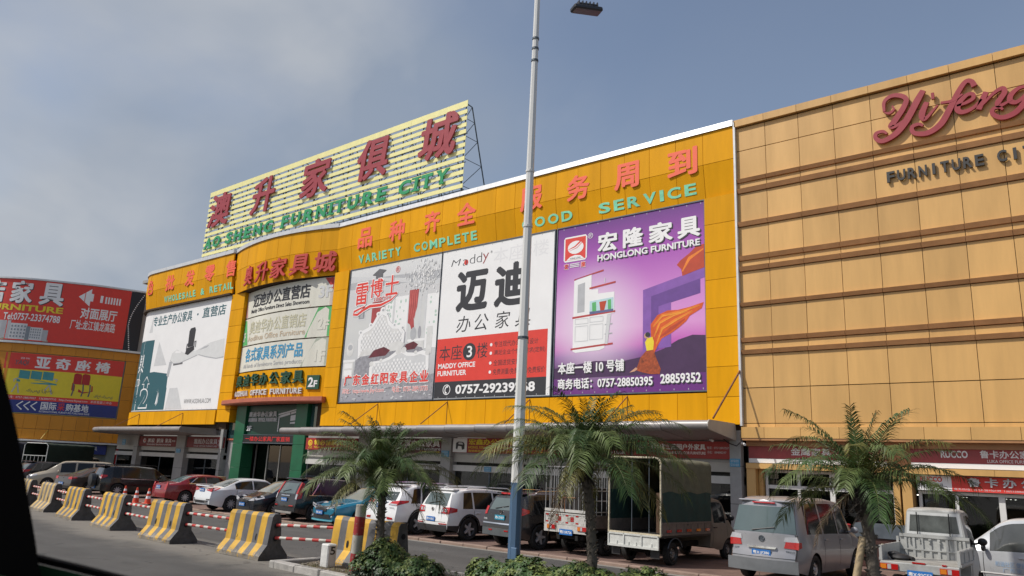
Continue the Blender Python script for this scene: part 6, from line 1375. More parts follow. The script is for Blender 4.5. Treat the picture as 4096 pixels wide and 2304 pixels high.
# --- dark SUV behind the lamp post
c = Car('dark grey SUV with red roof lamp strip, crossed by the lamp post', 'car', (-15.75, 18.9), 82, suv(4.6, 1.84, 1.69, paint=paint('dark_grey_paint', (.022, .021, .022)), rw=.375, style='five'))
for s in (-1, 1): c.lamp('tail_lamp', -1, s, [(.68, .98), (.80, .96), (.78, 1.22), (.68, 1.20)], (.34, .98, 1.22, 1.08, 1.16), LRED); c.strip('reflector', -1, [(s * .28, .50), (s * .44, .50), (s * .44, .54), (s * .28, .54)], LRED, .03)
c.glass_rear([(.60, 1.12), (-.60, 1.12), (-.52, 1.48), (.52, 1.48)], mat('pale_rear_glass', (.10, .13, .13), .06)); c.plate(-1, .90, '粤X·ZY859', m=mat('turquoise_plate', (.02, .28, .42), .4)); c.badge(-1, 1.06, .06, 'oval'); c.strip('chrome_bar', -1, [(.78, .70), (-.78, .70), (-.80, .74), (.80, .74)], CHROME, .03); c.strip('bumper_cladding', -1, [(.80, .36), (-.80, .36), (-.80, .58), (.80, .58)], mat('grey_cladding', (.09, .10, .105), .5), .02); c.spoiler(.34, .62, 1.63, .60); c.rails(.9, 2.9, 1.72, .62, CHROME)
c.strip('roof_lamp', -1, [(.34, 1.60), (-.34, 1.60), (-.34, 1.63), (.34, 1.63)], LRED, .02); a = MB(); a.box(.30, -.34, 1.615, .345, .34, 1.65); a.obj('brake_lamp', LRED, c.t); c.wiper(1.16); c.text(-1, 'GS5', -.5, .77, -.7, .82, CHROME); c.text(-1, '传祺', .78, .80, .62, .86, PLG)
# --- silver van
van = dict(L=4.8, W=1.84, H=1.99, ra=.95, wb=2.9, rw=.34, zb=.24, wr=.80, tw=.22, sm=.05, rr=(.5, .08),
    top=[(0, 1.91), (.15, 1.96), (.7, 1.99), (2.4, 1.99), (3.1, 1.93), (3.4, 1.82), (4.05, 1.20), (4.2, 1.16), (4.6, 1.0), (4.8, .84)],
    belt=[(0, 1.12), (2.0, 1.10), (3.6, 1.06), (4.8, .80)], dr=[(0, .08), (.3, 0), (.62, 0), (.7, .06), (1.15, .10), (1.95, .30)], drl=.9,
    side=[(.5, 1.5), (1.6, 2.6), (2.68, 3.45)], ws=(3.38, 4.06), doors=[1.55, 2.63, 3.6], mirror=(3.5, 1.2), style='steel')
S = dict(van); S.update(rr=(.7, .16), rb=.13, paint=mat('silver_van_paint', (.32, .32, .335), .32, metal=.35, var=.03, coat=.4), rim=RIM)
c = Car('silver passenger van seen from behind, right of the tarpaulin truck', 'van', (-7.33, 18.6), 88, S, name='parked_van')
for s in (-1, 1):
    c.lamp('tail_lamp', -1, s, [(.52, .84), (.84, .82), (.85, .98), (.56, .98)], (.20, .82, .98, .86, .98), LRED); c.lamp('reversing_lamp', -1, s, [(.52, .98), (.85, .98), (.80, 1.10), (.54, 1.08)], (.14, .98, 1.08, 1.0, 1.04), LWHITE)
    c.strip('reflector', -1, [(s * .42, .40), (s * .60, .40), (s * .60, .44), (s * .42, .44)], LRED, .03)
c.glass_rear([(.78, 1.16), (-.78, 1.16), (-.68, 1.76), (.68, 1.76)], mat('grey_green_rear_glass', (.085, .12, .118), .08, var=.15, vscale=1.2, spec=.9)); c.plate(-1, .70, '粤X·JF386', .035, w=.46); c.badge(-1, 1.02, .07, 'star', m=STEEL); c.strip('chrome_bar', -1, [(.34, .80), (-.34, .80), (-.36, .845), (.36, .845)], CHROME, .045); c.wiper(1.2, .25, -.3)
c.strip('bumper', -1, [(.86, .28), (-.86, .28), (-.86, .56), (.86, .56)], mat('grey_bumper', (.20, .21, .22), .4, metal=.2), .05); c.strip('roof_lamp', -1, [(.28, 1.83), (-.28, 1.83), (-.28, 1.86), (.28, 1.86)], LRED, .05); c.spoiler(.16, .5, 1.885, .66)
a = MB(); c.epatch(a, -1, [(.80, .62), (.795, .62), (.795, 1.14), (.80, 1.14)], .004); c.epatch(a, -1, [(-.795, .62), (-.80, .62), (-.80, 1.14), (-.795, 1.14)], .004); c.epatch(a, -1, [(.8, .60), (-.8, .60), (-.8, .61), (.8, .61)], .004); a.obj('panel_seam', SEAM, c.t)
c.text(-1, '江淮汽车', .76, .74, .58, .79, STEEL); c.text(-1, 'REFINE', -.5, .74, -.78, .78, STEEL)
# --- beige van at the left
S = dict(van); S.update(L=4.7, W=1.70, H=1.72, paint=paint('beige_van_paint', (.40, .35, .27)), wg=mat('bright_windscreen', (.16, .17, .15), .07), ra=.85, wb=2.8, rw=.32, style='multi', zb=.22,
    top=[(0, 1.62), (.15, 1.68), (.7, 1.72), (2.4, 1.72), (2.9, 1.68), (3.1, 1.60), (3.85, 1.06), (4.0, 1.03), (4.5, .88), (4.7, .72)], belt=[(0, 1.0), (2.0, .98), (3.5, .95), (4.7, .70)], side=[(.4, 1.2), (1.3, 2.15), (2.25, 3.05)], ws=(3.08, 3.86), doors=[1.25, 2.2, 3.2], mirror=(3.15, 1.06), dr=[(0, .05), (.9, .05), (1.7, .2)])
c = Car('beige people carrier parked nose out near the dark window pillar', 'van', (-52.2, 19.0), -112, S, name='parked_van')
c.t.location = (-51.9 , 18.75 + 4.35, .062)
for s in (-1, 1): c.lamp('head_lamp', 1, s, [(.40, .60), (.72, .62), (.74, .82), (.50, .76)], (.45, .62, .80, .78, .88), LWHITE)
c.strip('grille', 1, [(.36, .60), (-.36, .60), (-.42, .72), (.42, .72)], CHROME); c.strip('bumper_bar', 1, [(.7, .46), (-.7, .46), (-.7, .52), (.7, .52)], WHITE); c.plate(1, .38, '粤X·K3526'); c.badge(1, .66, .05, 'oval')
# --- grey sedan
c = Car('grey brown sedan seen tail first, right of the beige people carrier', 'car', (-46.9, 18.1), 98, sedan(4.8, 1.85, 1.45, paint=paint('grey_brown_paint', (.075, .065, .06), .3, .3), style='multi', top=[(0, .92), (.35, .99), (.55, 1.01), (1.5, 1.38), (2.0, 1.45), (2.5, 1.44), (2.9, 1.38), (3.75, .97), (4.4, .86), (4.7, .74), (4.8, .68)], rg=(.62, 1.5), ws=(2.85, 3.72), ra=1.0, wb=2.72))
for s in (-1, 1): c.lamp('tail_lamp', -1, s, [(.50, .80), (.80, .79), (.80, .94), (.54, .92)], (.26, .80, .94, .84, .92))
c.plate(-1, .56, '粤E·LM190'); c.badge(-1, .90, .05, 'vw'); c.strip('chrome_bar', -1, [(.8, .46), (-.8, .46), (-.8, .48), (.8, .48)], CHROME)
# --- black SUV with spare wheel
c = Car('long black SUV with a covered spare wheel on its tail door', 'car', (-43.9, 18.6), 84, suv(4.5, 1.80, 1.66, paint=paint('glossy_black_paint', (.009, .009, .010)), style='multi', dr=[(0, .04), (.9, .0), (1.0, .03), (1.7, .22)], drl=.7, sg=mat('black_glass', (.008, .008, .008), .1)))
for s in (-1, 1): c.lamp('tail_lamp', -1, s, [(.60, 1.0), (.80, .94), (.80, 1.16), (.62, 1.16)], (.26, .96, 1.16, 1.08, 1.16), bands=[([(.63, 1.0), (.79, .97), (.79, 1.04), (.63, 1.06)], LWHITE)])
c.glass_rear([(.58, 1.12), (-.58, 1.12), (-.54, 1.50), (.54, 1.50)], mat('blue_grey_glass', (.07, .085, .11), .06, spec=.9)); c.rails(.6, 2.9, 1.70, .62, BLACK); c.plate(-1, .50, '粤X·GT560'); c.spoiler(.12, .45, 1.62, .62)
a = MB(); a.lathe([(.001, -.30), (.22, -.30), (.34, -.27), (.36, -.20), (.36, -.06), (.30, .0)], 26, (-.02, 0, .86), 'x'); a.obj('spare_wheel_cover', mat('black_vinyl', (.02, .022, .026), .35), c.t, smooth=35)
a = MB()
for s in (-1, 1): c.spatch(a, s, [(1.0, .965), (3.3, .93), (3.3, .955), (1.0, .99)], .012)
a.obj('window_trim', CHROME, c.t)
# --- dark hatchback far left
c = Car('dark grey hatchback with red and white lamps, partly hidden by the window pillar', 'car', (-57.6, 19.3), 98, suv(4.2, 1.75, 1.55, paint=paint('charcoal_paint', (.03, .03, .035)), rw=.32, zb=.2, dr=[(0, .05), (.5, 0), (.95, .1), (1.2, .35), (1.55, .75)], drl=1.6))
for s in (-1, 1): c.lamp('tail_lamp', -1, s, [(.50, .82), (.80, .82), (.80, 1.0), (.55, 1.0)], (.34, .82, 1.0, .92, 1.04), bands=[([(.52, .89), (.76, .89), (.76, .95), (.52, .95)], LWHITE)])
c.glass_rear([(.58, 1.04), (-.58, 1.04), (-.5, 1.36), (.5, 1.36)], mat('pale_rear_glass', (.10, .13, .13), .06)); c.spoiler(.6, .95, 1.53, .56); c.plate(-1, .62, '粤X·P8802')
# --- silver minivan at the right edge
S = dict(van); S.update(L=4.0, W=1.58, H=1.78, ra=.75, wb=2.6, rw=.29, zb=.2, paint=mat('silver_minivan_paint', (.52, .54, .56), .3, metal=.3, var=.03, coat=.5), style='steel', rim=RIM,
    top=[(0, 1.70), (.2, 1.76), (2.0, 1.78), (2.4, 1.74), (2.62, 1.66), (3.45, 1.0), (3.6, .97), (3.9, .82), (4.0, .72)], belt=[(0, .96), (2.2, .94), (3.2, .92), (4.0, .70)], side=[(.3, 1.1), (1.2, 1.95), (2.05, 2.85)], ws=(2.60, 3.46), doors=[1.15, 2.0, 3.0], mirror=(2.95, 1.02), mirc=BLACK, fr=(.6, .14), sg=mat('clear_side_glass', (.06, .065, .062), .06, var=.2, vscale=2, spec=.9))
c = Car('silver minivan with a pale door decal cut by the right edge of the picture', 'van', (-.27, 22.75), 172, S, name='parked_van')
MINI = c
for s in (-1, 1): c.lamp('head_lamp', 1, s, [(.42, .56), (.70, .58), (.71, .86), (.52, .84)], (.26, .58, .86, .66, .84), LWHITE)
c.strip('bumper', 1, [(.72, .22), (-.72, .22), (-.72, .54), (.72, .54)], CLAD, .03); c.plate(1, .42, '粤X·W5527')
a = MB(); ptext(a, Path([(2.85, c.hw + .012), (1.85, c.hw + .012)]), '和谐社区 便民服务', .1, .62, .95, .74, 0, 0); ptext(a, Path([(2.85, c.hw + .012), (1.85, c.hw + .012)]), '广东家具', .25, .5, .8, .6, 0, 0); a.obj('door_decal', mat('pale_blue_decal', (.25, .38, .55), .4), c.t)
a = MB()
for s in (-1, 1): c.spatch(a, s, [(.3, .44), (3.5, .44), (3.5, .47), (.3, .47)], .012)
a.obj('side_moulding', WHITE, c.t)
# ------------------------------------------------------------------ trucks
def cab(label, loc, head, paintm, W_=1.62, H_=1.80, L_=1.75, rw=.29, ax=1.15, rear_glass=True, name='parked_truck', zb=.30):
    S = dict(L=L_, W=W_, H=H_, ra=ax - 9, wb=9, rw=rw, zb=zb, wr=.84, tw=.18, sm=.05, rr=(.3, .03), fr=(.5, .12), rb=.02, fb=.10, paint=paintm, style='steel', rim=STEELRIM,
        top=[(0, H_ - .05), (.12, H_ - .01), (.6, H_), (.85, H_ - .04), (1.0, H_ - .12), (L_ - .28, 1.10), (L_ - .15, 1.04), (L_ - .05, .92), (L_, .82)],
        belt=[(0, 1.05), (.9, 1.04), (L_, .80)], side=[(.22, .98)], ws=(.98, L_ - .27), doors=[.12, 1.05], mirror=(1.12, 1.22), mirc=BLACK, handle=BLACK)
    c = Car(label, 'truck', loc, head, S, name=name); return c
def bed_wheels(c, x, r, tr, rim=STEELRIM):
    for s in (-1, 1): wheel(c.t, x, s * tr, r, .19, s, 'steel', rim)
def chassis(c, x0, x1):
    a = MB()
    for s in (-1, 1): a.box(x0, s * .34 - .05, .42, x1, s * .34 + .05, .56)
    a.box(x0 + .1, -.5, .45, x0 + .2, .5, .55); a.lathe([(.001, -.5), (.05, -.5), (.05, .5), (.001, .5)], 10, (x0 + .75, 0, .30), 'y'); a.ell((x0 + .75, 0, .30), (.13, .13, .13)); a.tube([(x0 + .3, .3, .36), (x0 + 1.4, .3, .36)], .05, 8)
    a.obj('chassis', UNDER, c.t)
WT = mat('dirty_white_truck', (.50, .49, .46), .5, var=.18, vscale=5, coat=.2)
GREYT = mat('dusty_champagne_truck', (.20, .175, .145), .5, var=.12, metal=.2)
# --- tarpaulin truck: cab ahead, hooped bed behind
c = cab('small truck with an olive and green tarpaulin over its open bed', (-11.02, 22.05), 88, GREYT, W_=1.62, H_=1.80, L_=1.75)
bx0, bx1, hw = -2.95, -.08, .83; bed_wheels(c, -2.15, .30, .66); chassis(c, bx0, .2)
a = MB(); a.box(bx0, -hw, .74, bx1, hw, .80); a.obj('bed_floor', CLAD, c.t)
def board_side(c, x0, x1, y, z0, z1, m, name='side_board', ribs=6):
    a = MB(); a.box(x0, y - .02, z0, x1, y + .02, z1); sg = 1 if y > 0 else -1
    for i in range(ribs + 1): q = x0 + (x1 - x0 - .03) * i / ribs; a.box(q, y + sg * .02, z0, q + .03, y + sg * .035, z1)
    a.box(x0, y + sg * .021, z1 - .05, x1, y + sg * .04, z1 - .01); a.box(x0, y + sg * .021, z0, x1, y + sg * .045, z0 + .05)
    return a.obj(name, m, c.t)
BRB = mat('brown_grey_board', (.16, .13, .11), .7, var=.25, vscale=6)
for s in (-1, 1): board_side(c, bx0, bx1, s * hw, .80, 1.14, BRB, ribs=7)
a = MB()
for s in (-1, 1):
    for i in range(5): a.box(bx0 + .25 + i * .55, s * hw + (.042 if s > 0 else -.05), .88, bx0 + .5 + i * .55, s * hw + (.05 if s > 0 else -.042), .95)
a.obj('reflector_strip', LRED, c.t)
def tarp(c, x0, x1, hw, z0, z1, top, m, name, closed_top, wr, nx=16):
    P = []
    if closed_top:
        r = .16
        P = [(-hw, z0 + (top - r - z0) * i / 5) for i in range(6)] + [(-hw + r - r * cos(t), top - r + r * sin(t)) for t in (pi / 8, pi / 4, 3 * pi / 8, pi / 2)]
        P += [(-hw + r + (2 * hw - 2 * r) * i / 6, top + .05 * sin(pi * i / 6)) for i in range(1, 6)]
        P += [(hw - r + r * sin(t), top - r + r * cos(t)) for t in (0, pi / 8, pi / 4, 3 * pi / 8)] + [(hw, top - r - (top - r - z0) * i / 5) for i in range(6)]
        Ps = [P]
    else: Ps = [[(s * hw, z0 + (z1 - z0) * i / 6) for i in range(7)] for s in (-1, 1)]
    a = MB()
    for pi_, P in enumerate(Ps):
        if pi_: a.obj(name, m, c.t, smooth=60); a = MB()
        k = len(a.v); n = len(P)
        for i in range(nx + 1):
            x = x0 + (x1 - x0) * i / nx; sag = -.035 * abs(sin(i / nx * pi * 5)) if closed_top else 0
            for y, z in P:
                d = wr * (sin(x * 9 + z * 3 + y) + .6 * sin(x * 21 + z * 7)) ; f = min(1, max(0, (top - z) / .5))
                e = 0
                if i == 0: e = .02 * sin(y * 9 + z * 5)
                a.v.append((x + e, y + (1 if y > 0 else -1) * d * f, z + (sag if z > top - .25 else 0) + (.03 * sin(x * 6 + y * 3) if z == P[0][1] or z == P[-1][1] else 0)))
        for i in range(nx):
            for j in range(n - 1): a.f.append((k + i * n + j, k + (i + 1) * n + j, k + (i + 1) * n + j + 1, k + i * n + j + 1)); a.m.append(0)
    return a.obj(name, m, c.t, smooth=60)
OLIVE = mat('olive_tarpaulin', (.115, .115, .075), .85, var=.2, vscale=5, bump=.3, bscale=25); GTARP = mat('green_tarpaulin', (.012, .042, .036), .8, var=.25, vscale=6, bump=.3, bscale=25)
tarp(c, bx0 + .02, bx1 + .05, hw + .015, 1.93, 0, 2.84, OLIVE, 'tarpaulin_top', True, .012); tarp(c, bx0 + .04, bx1, hw + .005, 1.02, 1.97, 2.84, GTARP, 'tarpaulin_side', False, .014)
a = MB(); a.box(bx1 - .02, -hw, .8, bx1 + .02, hw, 2.7); a.obj('bed_front_sheet', GTARP, c.t)
CREAM = mat('chipped_cream_steel', (.48, .42, .30), .6, var=.35, vscale=14)
a = MB(); r = .16
pp = [(bx0, -hw, .78), (bx0, -hw, 2.84 - r)] + [(bx0, -hw + r - r * cos(t), 2.84 - r + r * sin(t)) for t in (pi / 6, pi / 3, pi / 2)] + [(bx0, hw - r + r * sin(t), 2.84 - r + r * cos(t)) for t in (0, pi / 6, pi / 3)] + [(bx0, hw, 2.84 - r), (bx0, hw, .78)]
a.tube(pp, .03, 6); a.obj('hoop_frame', CREAM, c.t)
a = MB()
for s in (-.45, .1): a.tube([(bx0 + .03, s, .82), (bx0 + .03, s, 2.85)], .012, 5)
a.obj('tie_bar', STEEL, c.t)
a = MB(); a.box(bx0 - .03, -hw, .76, bx0 + .03, hw, .83); a.obj('tail_sill', CREAM, c.t)
GATE = mat('pale_tail_gate', (.55, .56, .53), .5, var=.15, vscale=8)
a = MB(); a.box(bx0 - .06, -hw + .02, .44, bx0 - .045, hw - .02, .79)
for y in (-hw + .02, -.29, .27, hw - .06): a.box(bx0 - .085, y, .44, bx0 - .06, y + .04, .79)
a.box(bx0 - .09, -hw + .02, .43, bx0 - .06, hw - .02, .49); a.box(bx0 - .085, -hw + .02, .75, bx0 - .06, hw - .02, .79)
for y in (-.6, -.12, .12, .5): a.box(bx0 - .08, y, .5, bx0 - .06, y + .03, .58)
a.obj('tail_gate', GATE, c.t)
a = MB(); a.box(bx0 + .5, -hw + .05, .82, bx0 + .55, -hw + .32, 2.2); a.box(bx0 + .6, -hw + .05, .82, bx0 + .65, -hw + .5, 1.9); a.obj('carried_board', mat('brown_panel_cargo', (.10, .055, .03), .7, var=.2), c.t)
a = MB()
for i in range(4): a.box(bx1 - .35, -.1 + i * .2, .82, bx1 - .1, .02 + i * .2, 1.3)
a.obj('cargo_bars', CLAD, c.t)
for s in (-1, 1): a = MB(); a.box(bx0 + .05, s * .62 - .14, .20, bx0 + .07, s * .62 + .14, .52); a.obj('mud_flap', CLAD, c.t); c.plate(1, .5, '粤X·A7714')
a = MB()
for x in (-2.5, -1.8):
    a.tube([(-2.15 + .42 * cos(t), -hw + .02, .32 + .40 * sin(t)) for t in [pi * .12 + pi * .76 * i / 8 for i in range(9)]], .015, 5); break
a.obj('wheel_arch_rail', STEEL, c.t)
# --- stake truck
c = cab('white stake truck with tall cage bars and red white reflective tail board', (-13.25, 22.3), 86, mat('blue_truck_paint', (.03, .05, .10), .4, coat=.4), H_=1.85)
bx0, bx1, hw = -3.05, -.08, .87; bed_wheels(c, -2.1, .30, .68); chassis(c, bx0, .2)
a = MB(); a.box(bx0, -hw, .74, bx1, hw, .80); a.obj('bed_floor', CLAD, c.t)
for s in (-1, 1): board_side(c, bx0, bx1, s * hw, .80, 1.16, BRB, ribs=6)
a = MB(); a.box(bx0 - .03, -hw, .84, bx0 + .01, hw, 1.17); a.box(bx0 - .045, -hw, 1.13, bx0 - .03, hw, 1.17); a.box(bx0 - .045, -hw, .84, bx0 - .03, hw, .87); a.box(bx0 - .045, hw - .04, .84, bx0 - .03, hw, 1.17); a.box(bx0 - .045, -hw, .84, bx0 - .03, -hw + .04, 1.17); a.obj('tail_board', WT, c.t)
a = MB(); x = bx0 - .034
for i in range(9): a.box(x - .004, hw - .06 - i * .19, 1.085, x, hw - .16 - i * .19, 1.125, i % 2); a.box(x - .004, hw - .06 - i * .19, .885, x, hw - .16 - i * .19, .925, i % 2)
for y in (.34, -.14):
    for j in range(3): a.box(x - .004, y, .945 + j * .045, x, y - .12, .98 + j * .045, 0); a.box(x - .004, y + .13, .945 + j * .045, x, y + .01, .98 + j * .045, 2)
a.obj('reflector_strip', [LRED, WT, mat('grey_reflector', (.38, .36, .30), .4)], c.t)
a = MB(); PP = Path([(x, hw), (x, -hw)]); ptext(a, PP, '东风小康', .10, 1.03, .36, 1.09, .002, 0); ptext(a, PP, 'Y21', 1.50, .98, 1.64, 1.04, .002, 0, bold=.03); ptext(a, PP, '限载', .14, .95, .28, 1.0, .002, 0); a.obj('board_lettering', PK, c.t)
a = MB(); a.box(bx0 - .04, -hw, .62, bx0 + .05, hw, .835); a.obj('rear_beam', WT, c.t)
for s in (-1, 1):
    a = MB(); y = s * .58; a.box(bx0 - .065, y - .16, .70, bx0 - .04, y + .16, .82); 
    a.box(bx0 - .07, y - .02, .71, bx0 - .065, y + .05, .81, 1); a.box(bx0 - .07, y + .06, .71, bx0 - .065, y + .15, .81, 2); a.obj('tail_lamp', [LRED, LWHITE, LORANGE], c.t)
a = MB(); a.box(bx0 - .08, -.24, .56, bx0 - .06, .24, .72); pl = a.obj('licence_plate', PLATE, c.t); a = MB(); ptext(a, Path([(bx0 - .083, .22), (bx0 - .083, -.22)]), '粤E·5R726', 0, .595, .44, .69, 0, 0, bold=.02); a.obj('lettering', PW, pl)
BAR = mat('galvanised_bar', (.38, .38, .38), .45, metal=.5, var=.15)
for sy in (-1, 1):
    a = MB()
    for i in range(13): q = bx0 + (bx1 - bx0) * i / 12; a.tube([(q, sy * hw, 1.16), (q, sy * hw, 2.5)], .014, 5)
    for z in (1.25, 1.85, 2.5): a.tube([(bx0, sy * hw, z), (bx1, sy * hw, z)], .016, 5)
    a.obj('cage_side', BAR, c.t)
a = MB()
for i in range(12): y = -hw + 2 * hw * i / 11; a.tube([(bx0, y, 1.22), (bx0, y, 2.5)], .015, 5)
for z in (1.24, 2.5): a.tube([(bx0, -hw, z), (bx0, hw, z)], .025, 5)
a.obj('cage_gate', BAR, c.t); a = MB(); a.box(bx0 - .03, -hw, 1.20, bx0 + .03, hw, 1.28); a.obj('cage_sill', WT, c.t)
a = MB(); a.tube([(bx0 - .03, .1, 1.2), (bx0 - .03, .1, 1.6)], .015, 5); a.tube([(bx0 - .03, .2, 1.62), (bx0 - .03, -.3, 1.62)], .015, 5); a.obj('gate_bolt', RUST, c.t)
a = MB(); a.box(bx0 + .3, -hw + .1, .82, bx0 + 2.2, -.05, 1.55); a.box(bx0 + .9, .05, .82, bx0 + 2.5, hw - .1, 1.9); a.obj('cargo', mat('dark_cargo', (.03, .025, .022), .9, var=.3), c.t)
# --- white micro pickup at the right
c = cab('dirty white micro pickup with empty bed and tail gate missing, beside the silver minivan', (-3.86, 19.75), 91, mat('dirty_white_pickup', (.37, .375, .36), .5, var=.2, vscale=4, coat=.15), W_=1.36, H_=1.93, L_=1.6, rw=.27, ax=1.05)
a = MB(); c.epatch(a, -1, [(.50, 1.40), (-.50, 1.40), (-.46, 1.76), (.46, 1.76)], .008); a.obj('rear_window', mat('clear_cab_glass', (.09, .10, .095), .08, var=.5, vscale=3, spec=.9), c.t)
a = MB(); c.epatch(a, -1, [(.56, 1.34), (-.56, 1.34), (-.52, 1.82), (.52, 1.82)], .003, n=6, th=.01); a.obj('window_rubber', mat('pale_window_rim', (.55, .56, .55), .5), c.t)
for y in (.32, -.32): a = MB(); a.tube([(-.06, y, 1.30), (-.06, y, 1.82)], .012, 5); a.obj('window_bar', BLACK, c.t)
bx0, hw = -1.80, .71; bed_wheels(c, -1.1, .27, .56); chassis(c, bx0, .2)
WM = mat('dirty_white_pickup', (.52, .53, .52))
a = MB(); a.box(bx0, -hw, .80, -.05, hw, .85); a.obj('bed_floor', mat('worn_bed_floor', (.34, .33, .30), .7, var=.3, vscale=6), c.t)
a = MB(); a.box(-.09, -hw + .02, .85, -.05, hw - .02, 1.33)
for i in range(9): y = -hw + .1 + i * .165; a.box(-.12, y, .85, -.09, y + .05, 1.27)
a.box(-.126, -hw + .02, 1.0, -.091, hw - .02, 1.03); a.box(-.13, -hw + .02, 1.275, -.088, hw - .02, 1.34)
for i in range(6): y = -.53 + i * .2; a.box(-.15, y, 1.16, -.115, y + .03, 1.2); a.box(-.15, y, 1.22, -.115, y + .03, 1.25)
a.obj('bed_front_wall', WM, c.t)
for s in (-1, 1): board_side(c, bx0, -.06, s * hw, .85, 1.15, WM, ribs=3)
a = MB(); a.rbox(bx0 - .06, -hw - .02, .66, bx0 + .04, hw + .02, .84, .015); a.obj('rear_beam', WM, c.t)
for s in (-1, 1):
    a = MB(); y = s * .55; a.box(bx0 - .09, y - .17, .69, bx0 - .06, y + .17, .80)
    a.box(bx0 - .094, y - .04, .70, bx0 - .09, y + .03, .79, 1); a.box(bx0 - .094, y + .05, .70, bx0 - .09, y + .16, .79, 2); a.obj('tail_lamp', [LRED, LWHITE, LORANGE], c.t)
a = MB(); a.box(bx0 - .10, -.25, .56, bx0 - .08, .21, .71); pl = a.obj('licence_plate', PLATE, c.t); a = MB(); ptext(a, Path([(bx0 - .103, .19), (bx0 - .103, -.23)]), '粤X·92G53', 0, .595, .42, .68, 0, 0, bold=.02); a.obj('lettering', PW, pl)
a = MB(); a.tube([(bx0 + .5, .66, .95), (bx0 + .45, .55, .98), (bx0 + .5, .42, .93), (bx0 + .6, .30, .89), (bx0 + .5, .2, .88)], .05, 7); a.ell((bx0 + .5, .45, .90), (.2, .2, .08)); o = a.obj('tarpaulin_bundle', CLAD, None, smooth=50)
o['label'] = 'black rolled bundle lying in the bed of the white micro pickup'; o['category'] = 'bundle'; o.location = c.t.location; o.rotation_euler = c.t.rotation_euler
a = MB(); a.box(bx0 - .065, -.12, .845, bx0 - .0, .12, .87); a.box(bx0 - .065, -.5, .845, bx0, -.42, .87); a.obj('reflector_strip', LRED, c.t)
# --- tarpaulin trucks far left behind the vans
def far_truck(label, loc, head, tm, L_=4.6, H_=2.75):
    c = cab(label, loc, head, GREYT, W_=1.8, H_=1.9); bx0 = -L_; hw = .95; bed_wheels(c, bx0 + .9, .33, .75); chassis(c, bx0, .2)
    a = MB(); a.box(bx0, -hw, .8, -.1, hw, .86); a.obj('bed_floor', CLAD, c.t)
    for s in (-1, 1): board_side(c, bx0, -.1, s * hw, .86, 1.3, BRB)
    tarp(c, bx0, -.1, hw + .02, 1.2, 0, H_, tm, 'tarpaulin', True, .015); a = MB(); a.box(-.14, -hw, .85, -.1, hw, H_ - .1); a.obj('bed_front_sheet', tm, c.t)
    a = MB(); r = .16
    a.tube([(bx0 - .02, -hw, .85), (bx0 - .02, -hw, H_ - r), (bx0 - .02, -hw + r, H_), (bx0 - .02, hw - r, H_), (bx0 - .02, hw, H_ - r), (bx0 - .02, hw, .85)], .03, 6)
    for z in (1.3, 1.9): a.tube([(bx0 - .02, -hw, z), (bx0 - .02, hw, z)], .025, 5)
    for i in range(7): y = -hw + 2 * hw * i / 6; a.tube([(bx0 - .02, y, 1.3), (bx0 - .02, y, 1.9)], .02, 5)
    a.obj('hoop_frame', GATE, c.t); return c
far_truck('dark green tarpaulin truck with a white tail frame, behind the beige people carrier', (-62.3, 25.2), 118, mat('dark_green_tarpaulin', (.014, .028, .018), .8, var=.25, bump=.3, bscale=20))
far_truck('blue black tarpaulin truck farthest left, behind the window pillar', (-65.2, 21.9), 112, mat('blue_black_tarpaulin', (.012, .016, .03), .7, var=.25))

